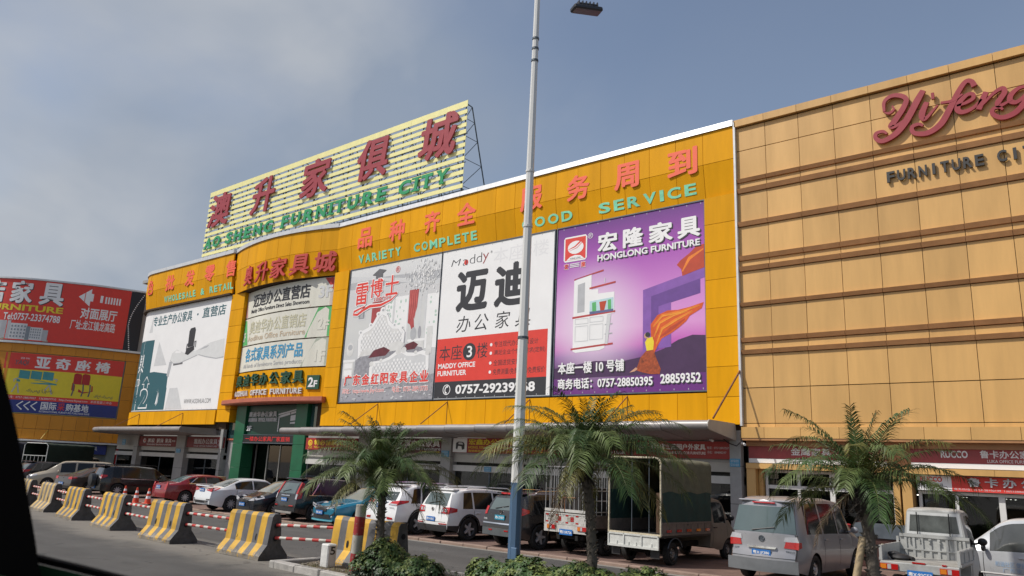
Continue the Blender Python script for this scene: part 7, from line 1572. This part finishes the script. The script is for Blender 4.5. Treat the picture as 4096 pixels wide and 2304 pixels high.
# ------------------------------------------------------------------ barriers, rails and posts
def stripe_mat(name, c1, c2, axis, period, phase=0.0, wear=(.25, .22, .18), wearz=True):
    m = bpy.data.materials.new(name); m.use_nodes = True; t = m.node_tree; b = t.nodes['Principled BSDF']; b.inputs['Roughness'].default_value = .65
    tc = t.nodes.new('ShaderNodeTexCoord'); se = t.nodes.new('ShaderNodeSeparateXYZ'); t.links.new(tc.outputs['Object'], se.inputs[0])
    def M(op, a, b_=None):
        n = t.nodes.new('ShaderNodeMath'); n.operation = op
        for i, v in enumerate((a, b_)):
            if v is None: continue
            if isinstance(v, (int, float)): n.inputs[i].default_value = v
            else: t.links.new(v, n.inputs[i])
        return n.outputs[0]
    nz = t.nodes.new('ShaderNodeTexNoise'); nz.inputs['Scale'].default_value = 7; nz.inputs['Detail'].default_value = 5; ge = t.nodes.new('ShaderNodeNewGeometry'); t.links.new(ge.outputs['Position'], nz.inputs['Vector'])
    x = M('ADD', M('ADD', se.outputs[axis], M('MULTIPLY', M('SUBTRACT', nz.outputs['Fac'], .5), .03)), phase)
    fr = M('FRACT', M('DIVIDE', x, period)); g_ = M('GREATER_THAN', fr, .5)
    mx = t.nodes.new('ShaderNodeMixRGB'); t.links.new(g_, mx.inputs[0]); mx.inputs[1].default_value = (*c1, 1); mx.inputs[2].default_value = (*c2, 1)
    n2 = t.nodes.new('ShaderNodeTexNoise'); n2.inputs['Scale'].default_value = 14; n2.inputs['Detail'].default_value = 8; n2.inputs['Roughness'].default_value = .7; t.links.new(ge.outputs['Position'], n2.inputs['Vector'])
    lo = M('MULTIPLY', M('SUBTRACT', .22, se.outputs[2]), 1.1) if wearz else 0.0
    wv = t.nodes.new('ShaderNodeMapRange'); wv.inputs['From Min'].default_value = .575; wv.inputs['From Max'].default_value = .66; t.links.new(M('ADD', n2.outputs['Fac'], M('MAXIMUM', lo, -.03) if wearz else 0.0), wv.inputs['Value'])
    m2 = t.nodes.new('ShaderNodeMixRGB'); t.links.new(wv.outputs[0], m2.inputs[0]); t.links.new(mx.outputs[0], m2.inputs[1]); m2.inputs[2].default_value = (*wear, 1)
    n3 = t.nodes.new('ShaderNodeTexNoise'); n3.inputs['Scale'].default_value = 2.5; n3.inputs['Detail'].default_value = 5; t.links.new(ge.outputs['Position'], n3.inputs['Vector'])
    r3 = t.nodes.new('ShaderNodeMapRange'); r3.inputs['From Min'].default_value = .3; r3.inputs['From Max'].default_value = .7; r3.inputs['To Min'].default_value = .62; r3.inputs['To Max'].default_value = 1.1; t.links.new(n3.outputs['Fac'], r3.inputs['Value'])
    v = t.nodes.new('ShaderNodeVectorMath'); v.operation = 'SCALE'; t.links.new(m2.outputs[0], v.inputs[0]); t.links.new(r3.outputs[0], v.inputs['Scale']); t.links.new(v.outputs[0], b.inputs['Base Color'])
    bp = t.nodes.new('ShaderNodeBump'); bp.inputs['Strength'].default_value = .25; bp.inputs['Distance'].default_value = .02; t.links.new(n2.outputs['Fac'], bp.inputs['Height']); t.links.new(bp.outputs[0], b.inputs['Normal'])
    return m
YG = stripe_mat('yellow_grey_stripes', (.62, .36, .035), (.125, .125, .13), 0, .5)
YGF = stripe_mat('faded_yellow_grey_stripes', (.55, .38, .14), (.20, .175, .15), 0, .5)
RW = stripe_mat('red_white_stripes', (.50, .035, .03), (.62, .60, .54), 0, .40, wearz=False)
RWV = stripe_mat('red_white_bands', (.34, .025, .03), (.45, .43, .38), 2, .76, .0, wearz=False)
CONC = mat('dirty_concrete', (.085, .08, .075), .9, var=.35, vscale=6, bump=.5, bscale=18)
PROF = [(-.40, 0), (-.40, .10), (-.19, .36), (-.12, 1.0), (-.07, 1.08), (.07, 1.08), (.12, 1.0), (.19, .36), (.40, .10), (.40, 0)]
def barrier(label, x, y, L_, z=0.0, m=None, rz=0.0):
    t = thing('concrete_barrier', label, 'barrier', (x, y, z), rz, 'striped concrete barriers along the median'); a = MB(); nx = 8; n = len(PROF); rr = random.Random(label)
    k = 0
    for i in range(nx + 1):
        for p in PROF:
            jz = rr.uniform(-.008, .008); a.v.append((L_ * i / nx + (rr.uniform(-.012, .012) if i in (0, nx) else 0), p[0] + rr.uniform(-.006, .006), max(0, p[1] + jz)))
    for i in range(nx):
        for j in range(n - 1): a.f.append((i * n + j, (i + 1) * n + j, (i + 1) * n + j + 1, i * n + j + 1)); a.m.append(0)
    a.f.append(tuple(range(n - 1, -1, -1))); a.m.append(1); a.f.append(tuple(nx * n + j for j in range(n))); a.m.append(1)
    a.obj('barrier_body', [m or YG, CONC], t)
    for q in (L_ * .27, L_ * .72):
        a = MB(); yy = -.19 + .07 * (.52 - .36) / .64
        a.add([(q + .045 * cos(s), -.172 - .003 + .016 * sin(s) * 0 - .0 , .50 + .085 * sin(s)) for s in [2 * pi * i / 12 for i in range(12)]], [tuple(range(12))])
        a.v = [(p[0], -.19 + .07 * (p[2] - .36) / .64 - .004, p[2]) for p in a.v]; a.obj('lifting_hole', UNDER, t)
    for z_ in (.50, .80):
        for q, s in ((-.002, -1), (L_ + .012, 1)):
            a = MB(); a.lathe([(.001, 0), (.06, 0)], 14, (q + .004 * s, .0, z_), 'x'); a.obj('pipe_hole', UNDER, t)
    return t
BP = [(-39.3, 13.5, 1.95), (-35.35, 13.0, 1.95), (-31.3, 12.45, 1.95), (-27.2, 11.98, 1.95), (-22.95, 11.55, 1.95), (-18.72, 11.57, 1.97), (-14.95, 12.0, 2.27)]
NM = ['half hidden by the window pillar', 'second from the window pillar', 'third from the window pillar', 'fourth from the window pillar', 'third from the palm bush', 'second from the palm bush', 'behind the palm bush and the white marker post']
for i, ((x, y, l), nm) in enumerate(zip(BP, NM)): barrier('yellow and grey striped concrete barrier ' + nm, x, y, l, .08 if i == 6 else 0, YGF if i < 2 else YG, rz=-.10 if i < 4 else -.02)
for i in range(6):
    x0, y0, l = BP[i]; x1, y1, _ = BP[i + 1]; rz = -.10 if i < 4 else -.02
    for z, nm in ((.82, 'upper'), (.52, 'lower')):
        A = Vector((x0 + (l - .05) * cos(rz), y0 + (l - .05) * sin(rz), z)); B = Vector((x1 + .03, y1, z + (.06 if i == 5 else 0))); d = B - A
        a = MB(); a.tube([(0, 0, 0), (d.length, 0, 0)], .038, 10); o = a.obj('barrier_rail', RW, None, smooth=40); o.location = A; o.rotation_euler = (0, -math.asin(d.z / d.length), atan2(d.y, d.x))
        o['label'] = '%s red and white rail between the %s and %s barriers, counted from the window pillar' % (nm, ('first', 'second', 'third', 'fourth', 'fifth', 'sixth')[i], ('second', 'third', 'fourth', 'fifth', 'sixth', 'last')[i]); o['category'] = 'rail'; o['group'] = 'red and white rails between the barriers'
def cone(label, x, y, z=.062, s=1.0):
    t = thing('traffic_cone', label, 'cone', (x, y, z), .3, 'traffic cones by the parked cars')
    a = MB(); a.rbox(-.2 * s, -.2 * s, 0, .2 * s, .2 * s, .035, .012); a.obj('cone_base', mat('orange_cone', (.62, .06, .02), .5), t)
    a = MB(); a.lathe([(.15 * s, .03), (.115 * s, .24 * s), ], 18, mi=0); a.lathe([(.115 * s, .24 * s), (.095 * s, .36 * s)], 18, mi=1); a.lathe([(.095 * s, .36 * s), (.075 * s, .48 * s)], 18, mi=0); a.lathe([(.075 * s, .48 * s), (.058 * s, .58 * s)], 18, mi=1); a.lathe([(.058 * s, .58 * s), (.035 * s, .72 * s), (.001, .73 * s)], 18, mi=0); a.obj('cone_body', [mat('orange_cone', (.62, .06, .02), .5), PW], t, smooth=40)
cone('orange traffic cone farthest left, peeping over a barrier by the long black SUV', -40.3, 18.6); cone('orange traffic cone standing clear between the long black SUV and the red sedan', -38.4, 18.3, .06); cone('orange traffic cone at the tail of the red sedan', -37.6, 18.5)
# bollard and marker post
o = None
t = thing('bollard', 'red and white banded round bollard leaning before the palm bush', 'bollard', (-13.42, 11.3, .12)); t.rotation_euler = (.0, radians(2.5), 0)
a = MB(); a.lathe([(.001, 0), (.115, 0), (.115, 1.385), (.105, 1.39), (.001, 1.39)], 22); a.obj('post', RWV, t, smooth=35)
t = thing('marker_post', 'small white concrete marker post numbered 5 on the median kerb', 'marker post', (-14.25, 11.22, .12), -.05)
a = MB(); a.rbox(-.15, -.1, 0, .13, .14, .50, .025); a.obj('post', mat('white_concrete', (.60, .60, .58), .7, var=.12, vscale=6, bump=.3, bscale=30), t)
a = MB(); ptext(a, Path([(.133, -.04), (.133, .10)]), '5', 0, .28, .13, .45, 0, 0, bold=.02); a.obj('numeral', PK, t)

# ------------------------------------------------------------------ lamp post
t = thing('street_lamp', 'tall white octagonal lamp post with blue foot and dark lamp head on an arm', 'street lamp', (-9.62, 12.0, .1))
LP = mat('white_post_paint', (.66, .66, .64), .4, var=.06, vscale=2, streak=1); LB = mat('blue_post_paint', (.07, .13, .22), .5, var=.18, vscale=2, streak=1)
rz_ = lambda z: .128 - .074 * z / 14.4
def octo(z0, z1, m, name, e=0.0):
    a = MB(); a.lathe([(rz_(z0) + e, z0), (rz_(z1) + e, z1)], 8); return a.obj(name, m, t)
octo(0, 2.05, LB, 'blue_foot'); octo(2.05, 14.4, LP, 'mast')
for z in (4.9, 7.3, 8.55, 11.2, 11.5, 11.75): a = MB(); a.lathe([(rz_(z), z), (rz_(z) + .012, z + .005), (rz_(z) + .012, z + .05), (rz_(z), z + .055)], 12); a.obj('clamp_band', STEEL if z > 11 or z == 4.9 else LP, t)
a = MB(); a.rbox(.02, -.135, .25, .16, -.09, .85, .01); a.obj('service_door', LB, t)
a = MB(); a.tube([(0, 0, 14.2), (.05, .5, 14.5), (.12, 1.2, 14.25), (.17, 1.5, 13.85)], [.055, .05, .045, .04], 8); a.obj('arm', LP, t, smooth=50)
a = MB(); a.rbox(-.14, -.42, -.02, .16, .36, .10, .03); a.rbox(-.1, -.3, .10, .12, .25, .17, .02)
for i in range(6): a.box(-.12, -.28 + i * .1, .1, .14, -.26 + i * .1, .2)
h = a.obj('lamp_head', mat('dark_lamp_housing', (.035, .037, .045), .5, var=.1), t); h.location = (.2, 1.75, 13.35); h.rotation_euler = (radians(8), 0, radians(-30))
a = MB(); a.box(-.11, -.38, -.024, .13, .32, -.019); g2 = a.obj('lamp_glass', mat('lamp_glass', (.09, .09, .10), .2, var=.1), h)

# ------------------------------------------------------------------ palms
PGN = [mat('palm_green', (.042, .080, .020), .5, var=.35, vscale=4, spec=.35), mat('palm_light_green', (.085, .118, .032), .5, var=.3, vscale=4, spec=.35), mat('palm_yellow_green', (.13, .125, .025), .55, var=.3, vscale=4), mat('palm_dead_brown', (.10, .065, .035), .8, var=.3, vscale=5)]
RAC = mat('palm_rachis', (.12, .13, .04), .5, var=.2)
def frond_mesh(e0, bend, Lr, seed, mi):
    rr = random.Random(seed); a = MB(); n = 66; p = Vector((0, 0, 0)); ang = radians(e0); pts = []; dirs = []
    for i in range(n + 1):
        pts.append(p.copy()); d = Vector((cos(ang), 0, sin(ang))); dirs.append(d); p = p + d * (Lr / n); ang -= radians(bend) / n * (.35 + 1.3 * i / n)
    tw = rr.uniform(-.25, .25)
    pts = [Vector((q.x, q.y + tw * (q.x ** 2) * .35, q.z)) for q in pts]
    a.tube(pts[::6], [.013 * (1 - .8 * i / 9) for i in range(len(pts[::6]))], 4, 1)
    for i in range(4, n + 1):
        u = i / n; ll = (.50 * (sin(min(1, u * 1.35 + .16) * pi * .62) ** .8) * (1.05 - u * .62)) * Lr / 1.8 + .04; d = dirs[i]; up = Vector((-d.z, 0, d.x))
        for s in (-1, 1):
            if rr.random() < .06: continue
            for rep in range(1):
                jit = rr.uniform(-.2, .2); out = (Vector((0, s, 0)) * 1.0 + d * (.55 + .5 * u) + up * (.22 + jit * .9)).normalized(); w = .0058 + .002 * rr.random()
                q0 = pts[i] + d * rr.uniform(-.015, .015); l = ll * rr.uniform(.85, 1.1); dn = Vector((0, 0, -1))
                q1 = q0 + out * l * .5 + dn * l * .05; q2 = q0 + out * l * .92 + dn * l * (.42 + rr.uniform(-.14, .26))
                sd = d.cross(out).cross(out).normalized() * w
                k = len(a.v); a.v += [tuple(q0 - sd * .6), tuple(q0 + sd * .6), tuple(q1 + sd), tuple(q1 - sd), tuple(q2)]
                a.f += [(k, k + 1, k + 2, k + 3), (k + 3, k + 2, k + 4)]; a.m += [0, 0]
    return a.mesh('frond', [PGN[mi], RAC])
FR = {}
def palm(label, x, y, z, h, lean, Lr, nf, seed, up=1.0, low=(7, 3, 1)):
    t = thing('palm_tree', label, 'palm', (x, y, z), 0, 'palms on the planted median'); rr = random.Random(seed)
    top = Vector((lean[0], lean[1], h)); a = MB(); n = 26; P = []; R = []
    for i in range(n + 1):
        u = i / n; P.append(Vector((lean[0] * u * u, lean[1] * u * u, h * u))); R.append((.085 - .015 * u) * (1.0 + (.14 if i % 2 else 0)))
    a.tube(P, R, 12)
    for i in range(130):
        u = rr.uniform(.06, .97); th = rr.uniform(0, 2 * pi); q = Vector((lean[0] * u * u, lean[1] * u * u, h * u)); o = Vector((cos(th), sin(th), 0)); s = Vector((-sin(th), cos(th), 0)) * .022
        b0 = q + o * .07; tip = q + o * (.115 + .02 * rr.random()) + Vector((0, 0, .045)); a.add([b0 - s, b0 + s, tip, b0 + Vector((0, 0, .05))], [(0, 1, 2), (1, 3, 2), (3, 0, 2)])
    a.obj('trunk', mat('palm_bark', (.10, .085, .068), .9, var=.35, vscale=14, bump=.6, bscale=30), t, smooth=50)
    a = MB(); c0 = top + Vector((0, 0, .05))
    a.ell(tuple(c0 - Vector((0, 0, .12))), (.15, .15, .30), 12, 7)
    for i in range(120):
        th = rr.uniform(0, 2 * pi); zz_ = rr.uniform(-.35, .22); o = Vector((cos(th), sin(th), 0)); q = c0 + o * .12 + Vector((0, 0, zz_)); l = rr.uniform(.10, .26); e = o * l + Vector((0, 0, rr.uniform(-.10, .16) + zz_ * .3)); s = Vector((-sin(th), cos(th), 0)) * .022
        a.add([q - s, q + s, q + e + s * .4, q + e - s * .4], [(0, 1, 2, 3)])
    a.obj('crown_fibre', mat('palm_fibre', (.030, .024, .020), .95, var=.4, vscale=20), t)
    kinds = [(84, 30, 0), (70, 52, 0), (54, 68, 1), (40, 78, 0), (27, 78, 1), (14, 74, 0), (0, 68, 2), (-30, 45, 3)]
    cnt = [4, 8, 10, 11, 10, *low]; tot = sum(cnt); az = rr.uniform(0, 6)
    LF = {84: .52 * up, 70: .62 * up, 54: .78 * (up + 1) / 2, 40: .92, 27: 1.0, 14: 1.0, 0: .92, -30: .8}
    for (e0, bend, mi), k in zip(kinds, cnt):
        for j in range(max(1, round(k * nf / tot))):
            vi = rr.randint(0, 1); key = (e0, vi, Lr + up * .001, mi if rr.random() < .75 else min(2, mi + 1) if mi < 3 else 3)
            if key not in FR: FR[key] = frond_mesh(e0, bend, Lr * LF[e0], e0 * 7 + vi, key[3])
            az += 2.399; sc = rr.uniform(.82, 1.1)
            o = link(FR[key], 'frond', t, tuple(c0 + Vector((cos(az) * .05, sin(az) * .05, rr.uniform(-.08, .12)))), (rr.uniform(-.12, .12), rr.uniform(-.12, .12), az)); o.scale = (sc, sc, sc)
palm('young palm rising from the bush beside the red and white bollard', -12.38, 11.05, .1, 1.92, (-.10, 0), 1.75, 58, 3, 1.35, (5, 1, 1))
palm('palm with arching fronds hanging over the hedge right of the lamp post', -7.42, 11.4, .1, 2.45, (-.2, .0), 1.95, 66, 8, 1.05, (8, 4, 1))
palm('sparse palm with a bamboo prop at the right, before the white pickup', -3.02, 11.6, .1, 2.2, (-.10, 0), 1.5, 34, 15, 1.5, (4, 2, 1))
a = MB(); pts = [(-3.43, 11.35, .05), (-3.3, 11.42, .8), (-3.2, 11.5, 1.35), (-3.14, 11.56, 1.7)]
a.tube(pts, .05, 10)
for u in (.3, .6, .85): q = Vector(pts[0]).lerp(Vector(pts[-1]), u); a.lathe([(.05, 0), (.058, .01), (.05, .02)], 10, (q.x - .0, q.y, q.z))
a.obj('bamboo_prop', mat('bamboo', (.42, .32, .19), .5, var=.15), None, smooth=50, label='pale bamboo pole propping the right hand palm', category='pole')

# ------------------------------------------------------------------ bushes
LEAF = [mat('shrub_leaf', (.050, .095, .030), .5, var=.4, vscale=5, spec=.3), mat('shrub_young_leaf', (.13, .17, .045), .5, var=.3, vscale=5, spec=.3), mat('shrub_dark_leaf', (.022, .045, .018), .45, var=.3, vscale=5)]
def whorl(a, p, nrm, r, rr, mi):
    nrm = nrm.normalized(); u = nrm.orthogonal().normalized(); v = nrm.cross(u); n = rr.randint(6, 8); t0 = rr.uniform(0, 6)
    for i in range(n):
        t = t0 + 2 * pi * i / n; o = (u * cos(t) + v * sin(t)); l = r * rr.uniform(.8, 1.15); s = nrm.cross(o) * l * .21
        q0 = p + o * .012; q1 = p + o * l * .5 - nrm * l * .03 + nrm * l * .06; q2 = p + o * l * .80 - nrm * l * .12; q3 = p + o * l - nrm * l * .24
        k = len(a.v); a.v += [tuple(q) for q in (q0, q1 + s, q1 - s, q2 + s * .8, q2 - s * .8, q3)]
        a.f += [(k, k + 2, k + 1), (k + 2, k + 4, k + 3, k + 1), (k + 4, k + 5, k + 3)]; a.m += [mi] * 3
def bush(name, label, cat, boxes, seed, r=.085):
    t = thing(name, label, cat, (boxes[0][0], boxes[0][1], .1)); rr = random.Random(seed); a = MB(); st = MB(); ox, oy, oz = boxes[0][0], boxes[0][1], .1
    for bx, by, rx, ry, h, n in boxes:
        for i in range(n):
            th = rr.uniform(0, 2 * pi); q = sqrt(rr.random()); x = bx + rx * q * cos(th); y = by + ry * q * sin(th); hz = h * (1 - .45 * q ** 4) * (.94 + .10 * sin(x * 5.1 + y * 3) + rr.uniform(-.12, .14))
            z = hz * (1 - .85 * rr.random() ** 2.2); p = Vector((x - ox, y - oy, z)); nn = Vector((cos(th) * q * .9 + rr.uniform(-.5, .5), sin(th) * q * .9 + rr.uniform(-.5, .5), .9))
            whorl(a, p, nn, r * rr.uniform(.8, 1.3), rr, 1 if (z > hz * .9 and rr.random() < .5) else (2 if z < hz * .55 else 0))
            if rr.random() < .12: st.tube([(p.x * .8 + (bx - ox) * .2, p.y, 0), tuple(p)], .006, 3)
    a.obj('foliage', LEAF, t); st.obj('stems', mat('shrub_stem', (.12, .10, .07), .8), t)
bush('shrub', 'leafy dark green shrub round the foot of the palm by the bollard', 'shrub', [(-12.25, 11.15, .62, .42, .74, 430), (-11.5, 11.1, .62, .40, .52, 270), (-12.75, 11.0, .3, .3, .5, 110), (-10.95, 11.15, .25, .3, .5, 50)], 5, .095)
bush('hedge', 'long low leafy hedge along the median under the lamp post and palms', 'hedge', [(-9.3, 11.3, .8, .55, .68, 750), (-8.5, 11.25, 1.0, .6, .72, 900), (-7.6, 11.25, 1.0, .6, .74, 900), (-6.8, 11.25, 1.0, .6, .76, 900), (-6.0, 11.25, 1.0, .6, .78, 900), (-5.2, 11.25, 1.0, .6, .76, 700), (-4.4, 11.25, .9, .55, .68, 450)], 6, .085)
for k, (x, y, h, lb) in enumerate(((-9.95, 11.2, .68, 'tall thin weed with pale buds left of the hedge'), (-10.25, 11.15, .42, 'short spindly weed between the shrub and the hedge'), (-4.3, 10.95, 1.05, 'thin leafy sprig standing above the hedge by the silver van'))):
    t = thing('weed', lb, 'plant', (x, y, .1)); rr = random.Random(k); a = MB(); b = MB()
    for i in range(6):
        e = Vector((rr.uniform(-.22, .22), rr.uniform(-.15, .15), h * rr.uniform(.55, 1))); a.tube([(0, 0, 0), tuple(e * .55 + Vector((0, 0, .05))), tuple(e)], .006, 4)
        for j in range(5): whorl(b, e * rr.uniform(.4, 1), Vector((rr.uniform(-.5, .5), rr.uniform(-.5, .5), 1)), .05, rr, 1 if k == 0 else 0)
    a.obj('stem', mat('shrub_stem', (.12, .10, .07)), t); b.obj('leaf_cluster', LEAF, t)
a = MB(); rr = random.Random(9)
for i in range(2600):
    x = rr.uniform(-14.9, 2); y = rr.choice((rr.uniform(10.92, 11.3), rr.uniform(10.92, 12.9))); h = rr.uniform(.04, .16); d = Vector((rr.uniform(-.05, .05), rr.uniform(-.05, .05), h)); w = .006
    p = Vector((x, y, .09)); th = rr.uniform(0, pi); s = Vector((cos(th), sin(th), 0)) * w; a.add([p - s, p + s, p + d], [(0, 1, 2)])
a.obj('grass', mat('dry_grass', (.16, .15, .06), .8, var=.4, vscale=3), None, kind='stuff', label='thin dry grass tufts on the median soil', category='grass')
a = MB()
for i in range(260):
    x = rr.uniform(-15.3, -9.0); y = rr.uniform(10.95, 12.4); s = rr.uniform(.012, .05); a.ell((x, y, .11), (s, s * rr.uniform(.7, 1.2), s * .6), 6, 4)
a.obj('rubble', mat('pale_rubble', (.26, .23, .19), .9, var=.3, vscale=9), None, kind='stuff', label='small stones and rubble scattered on the median soil', category='rubble')
# cartons and a drum stack by the shops
def carton(label, x, y, z, sx, sy, sz, rz, m): 
    a = MB(); a.rbox(-sx / 2, -sy / 2, 0, sx / 2, sy / 2, sz, .01); a.box(-.03, -sy / 2 - .002, 0, .03, sy / 2 + .002, sz + .002, 1); o = a.obj('carton', [m, mat('packing_tape', (.40, .32, .2), .3)], None); o.location = (x, y, z); o.rotation_euler = (0, 0, rz); o['label'] = label; o['category'] = 'carton'; o['group'] = 'cartons before the shops'
CARD = mat('cardboard', (.36, .25, .14), .85, var=.1)
carton('large brown carton on the pavement behind the red sedan', -43.2, 25.2, .06, 2.2, .8, .95, .1, CARD); carton('flat carton lying on the large brown carton', -43.3, 25.2, 1.012, 1.3, .7, .28, -.1, CARD); carton('pale carton right of the large brown carton', -41.6, 25.3, .06, .8, .7, .8, .2, mat('pale_cardboard', (.48, .38, .25), .85))
t = thing('tub', 'red plastic tub stacked on the yellow one by the shop window', 'tub', (-7.6, 25.6, .86)); a = MB(); a.lathe([(.001, 0), (.25, 0), (.29, .36), (.31, .38), (.27, .40), (.001, .40)], 20); a.obj('tub_body', mat('red_plastic', (.5, .03, .03), .4, var=.05), t, smooth=35)
t = thing('tub', 'yellow plastic tub under the red one by the shop window', 'tub', (-7.6, 25.6, .46)); a = MB(); a.lathe([(.001, 0), (.25, 0), (.29, .36), (.31, .38), (.27, .40), (.001, .40)], 20); a.obj('tub_body', mat('yellow_plastic', (.62, .40, .02), .4, var=.05), t, smooth=35)
t = thing('pedestal', 'pale stone pedestal carrying the two plastic tubs', 'pedestal', (-7.6, 25.6, .06)); a = MB(); a.rbox(-.4, -.3, 0, .4, .3, .40, .02); a.obj('block', PALE, t)
t = thing('cabinet', 'dark brown cabinet with pale drawer beside the tubs at the shop window', 'cabinet', (-6.4, 25.9, .06)); a = MB(); a.rbox(-.75, -.3, 0, .75, .3, .85, .02); a.obj('case', mat('dark_wood', (.06, .025, .02), .5, var=.2), t); a = MB(); a.box(-.05, -.32, .15, .55, -.3, .7); a.obj('drawer_front', PFA, t); a = MB(); a.box(-.8, -.35, .85, .8, .35, 1.25); a.obj('top_shelf', STEEL, t)

# ------------------------------------------------------------------ the door of the vehicle the picture is taken from
t = thing('vehicle_door', 'black window pillar, sill and green door skin of the vehicle the picture is taken from', 'car door')
PE = [(-0.6054, 0.1116, 2.522), (-0.5857, 0.1465, 2.4629), (-0.579, 0.1645, 2.4236), (-0.5751, 0.1811, 2.381), (-0.5737, 0.1895, 2.358), (-0.5733, 0.197, 2.3351), (-0.5731, 0.2033, 2.3156), (-0.5728, 0.2109, 2.2925), (-0.5729, 0.2158, 2.2765), (-0.5714, 0.225, 2.2512), (-0.5706, 0.237, 2.2147)]
PL = [(-0.6482, 0.0788, 2.5132), (-0.6286, 0.1137, 2.454), (-0.6218, 0.1317, 2.4148), (-0.6179, 0.1482, 2.3722), (-0.6165, 0.1567, 2.3491), (-0.6161, 0.1642, 2.3263), (-0.6159, 0.1705, 2.3068), (-0.6156, 0.178, 2.2837), (-0.6157, 0.183, 2.2676), (-0.6142, 0.1921, 2.2423), (-0.6135, 0.2042, 2.2059)]
a = MB(); dv = Vector((-.62, .745, .0)) * .05; k = 0
for e, l in zip(PE, PL):
    e = Vector(e); l = Vector(l); m_ = (e + l) / 2
    o_ = Vector((0, 0, 2.35)); ex = lambda p, k: o_ + (p - o_) * k
    for q in (l, ex(m_, .95), ex(e, .99), ex(e, 1.06), ex(e + (l - e) * .1, 1.12), ex(l, 1.12)): a.v.append(tuple(q))
for i in range(len(PE) - 1):
    for j in range(6): a.f.append((i * 6 + j, i * 6 + (j + 1) % 6, i * 6 + 6 + (j + 1) % 6, i * 6 + 6 + j)); a.m.append(0)
a.f += [tuple(range(5, -1, -1)), tuple(range(len(a.v) - 6, len(a.v)))]; a.m += [0, 0]
a.obj('window_pillar', mat('pillar_black', (.004, .003, .0025), .8, var=.2, spec=.08), t, smooth=50)
S1 = [(-0.6022, 0.2169, 2.2806), (-0.5766, 0.2401, 2.2743), (-0.5536, 0.2612, 2.2681), (-0.513, 0.299, 2.2553), (-0.4374, 0.3709, 2.2267)]
a = MB(); b = MB(); dn = Vector((0, 0, -1)); ow = Vector((-.62, .745, 0))
R1 = [[Vector(p), Vector(p) + ow * .012 + dn * .001, Vector(p) + ow * .014 + dn * .003, Vector(p) + dn * .004] for p in S1]
for i in range(len(R1)): a.v += [tuple(q) for q in R1[i]]
for i in range(len(R1) - 1):
    for j in range(4): a.f.append((i * 4 + j, i * 4 + (j + 1) % 4, i * 4 + 4 + (j + 1) % 4, i * 4 + 4 + j)); a.m.append(0)
a.obj('window_sill', mat('pillar_black', (.004, .003, .0025)), t)
R2 = [[Vector(p) + dn * .0045 + ow * .0, Vector(p) + dn * .05 + ow * .012, Vector(p) + dn * .2 + ow * .05, Vector(p) + dn * 1.1 + ow * .02] for p in S1]
for r in R2: b.v += [tuple(q) for q in r] + [tuple(q - ow * .05) for q in r[::-1]]
for i in range(len(R2) - 1):
    for j in range(7): b.f.append((i * 8 + j, i * 8 + j + 1, i * 8 + 9 + j, i * 8 + 8 + j)); b.m.append(0)
b.obj('door_skin', mat('green_door_paint', (.02, .07, .03), .4, var=.1), t, smooth=50)
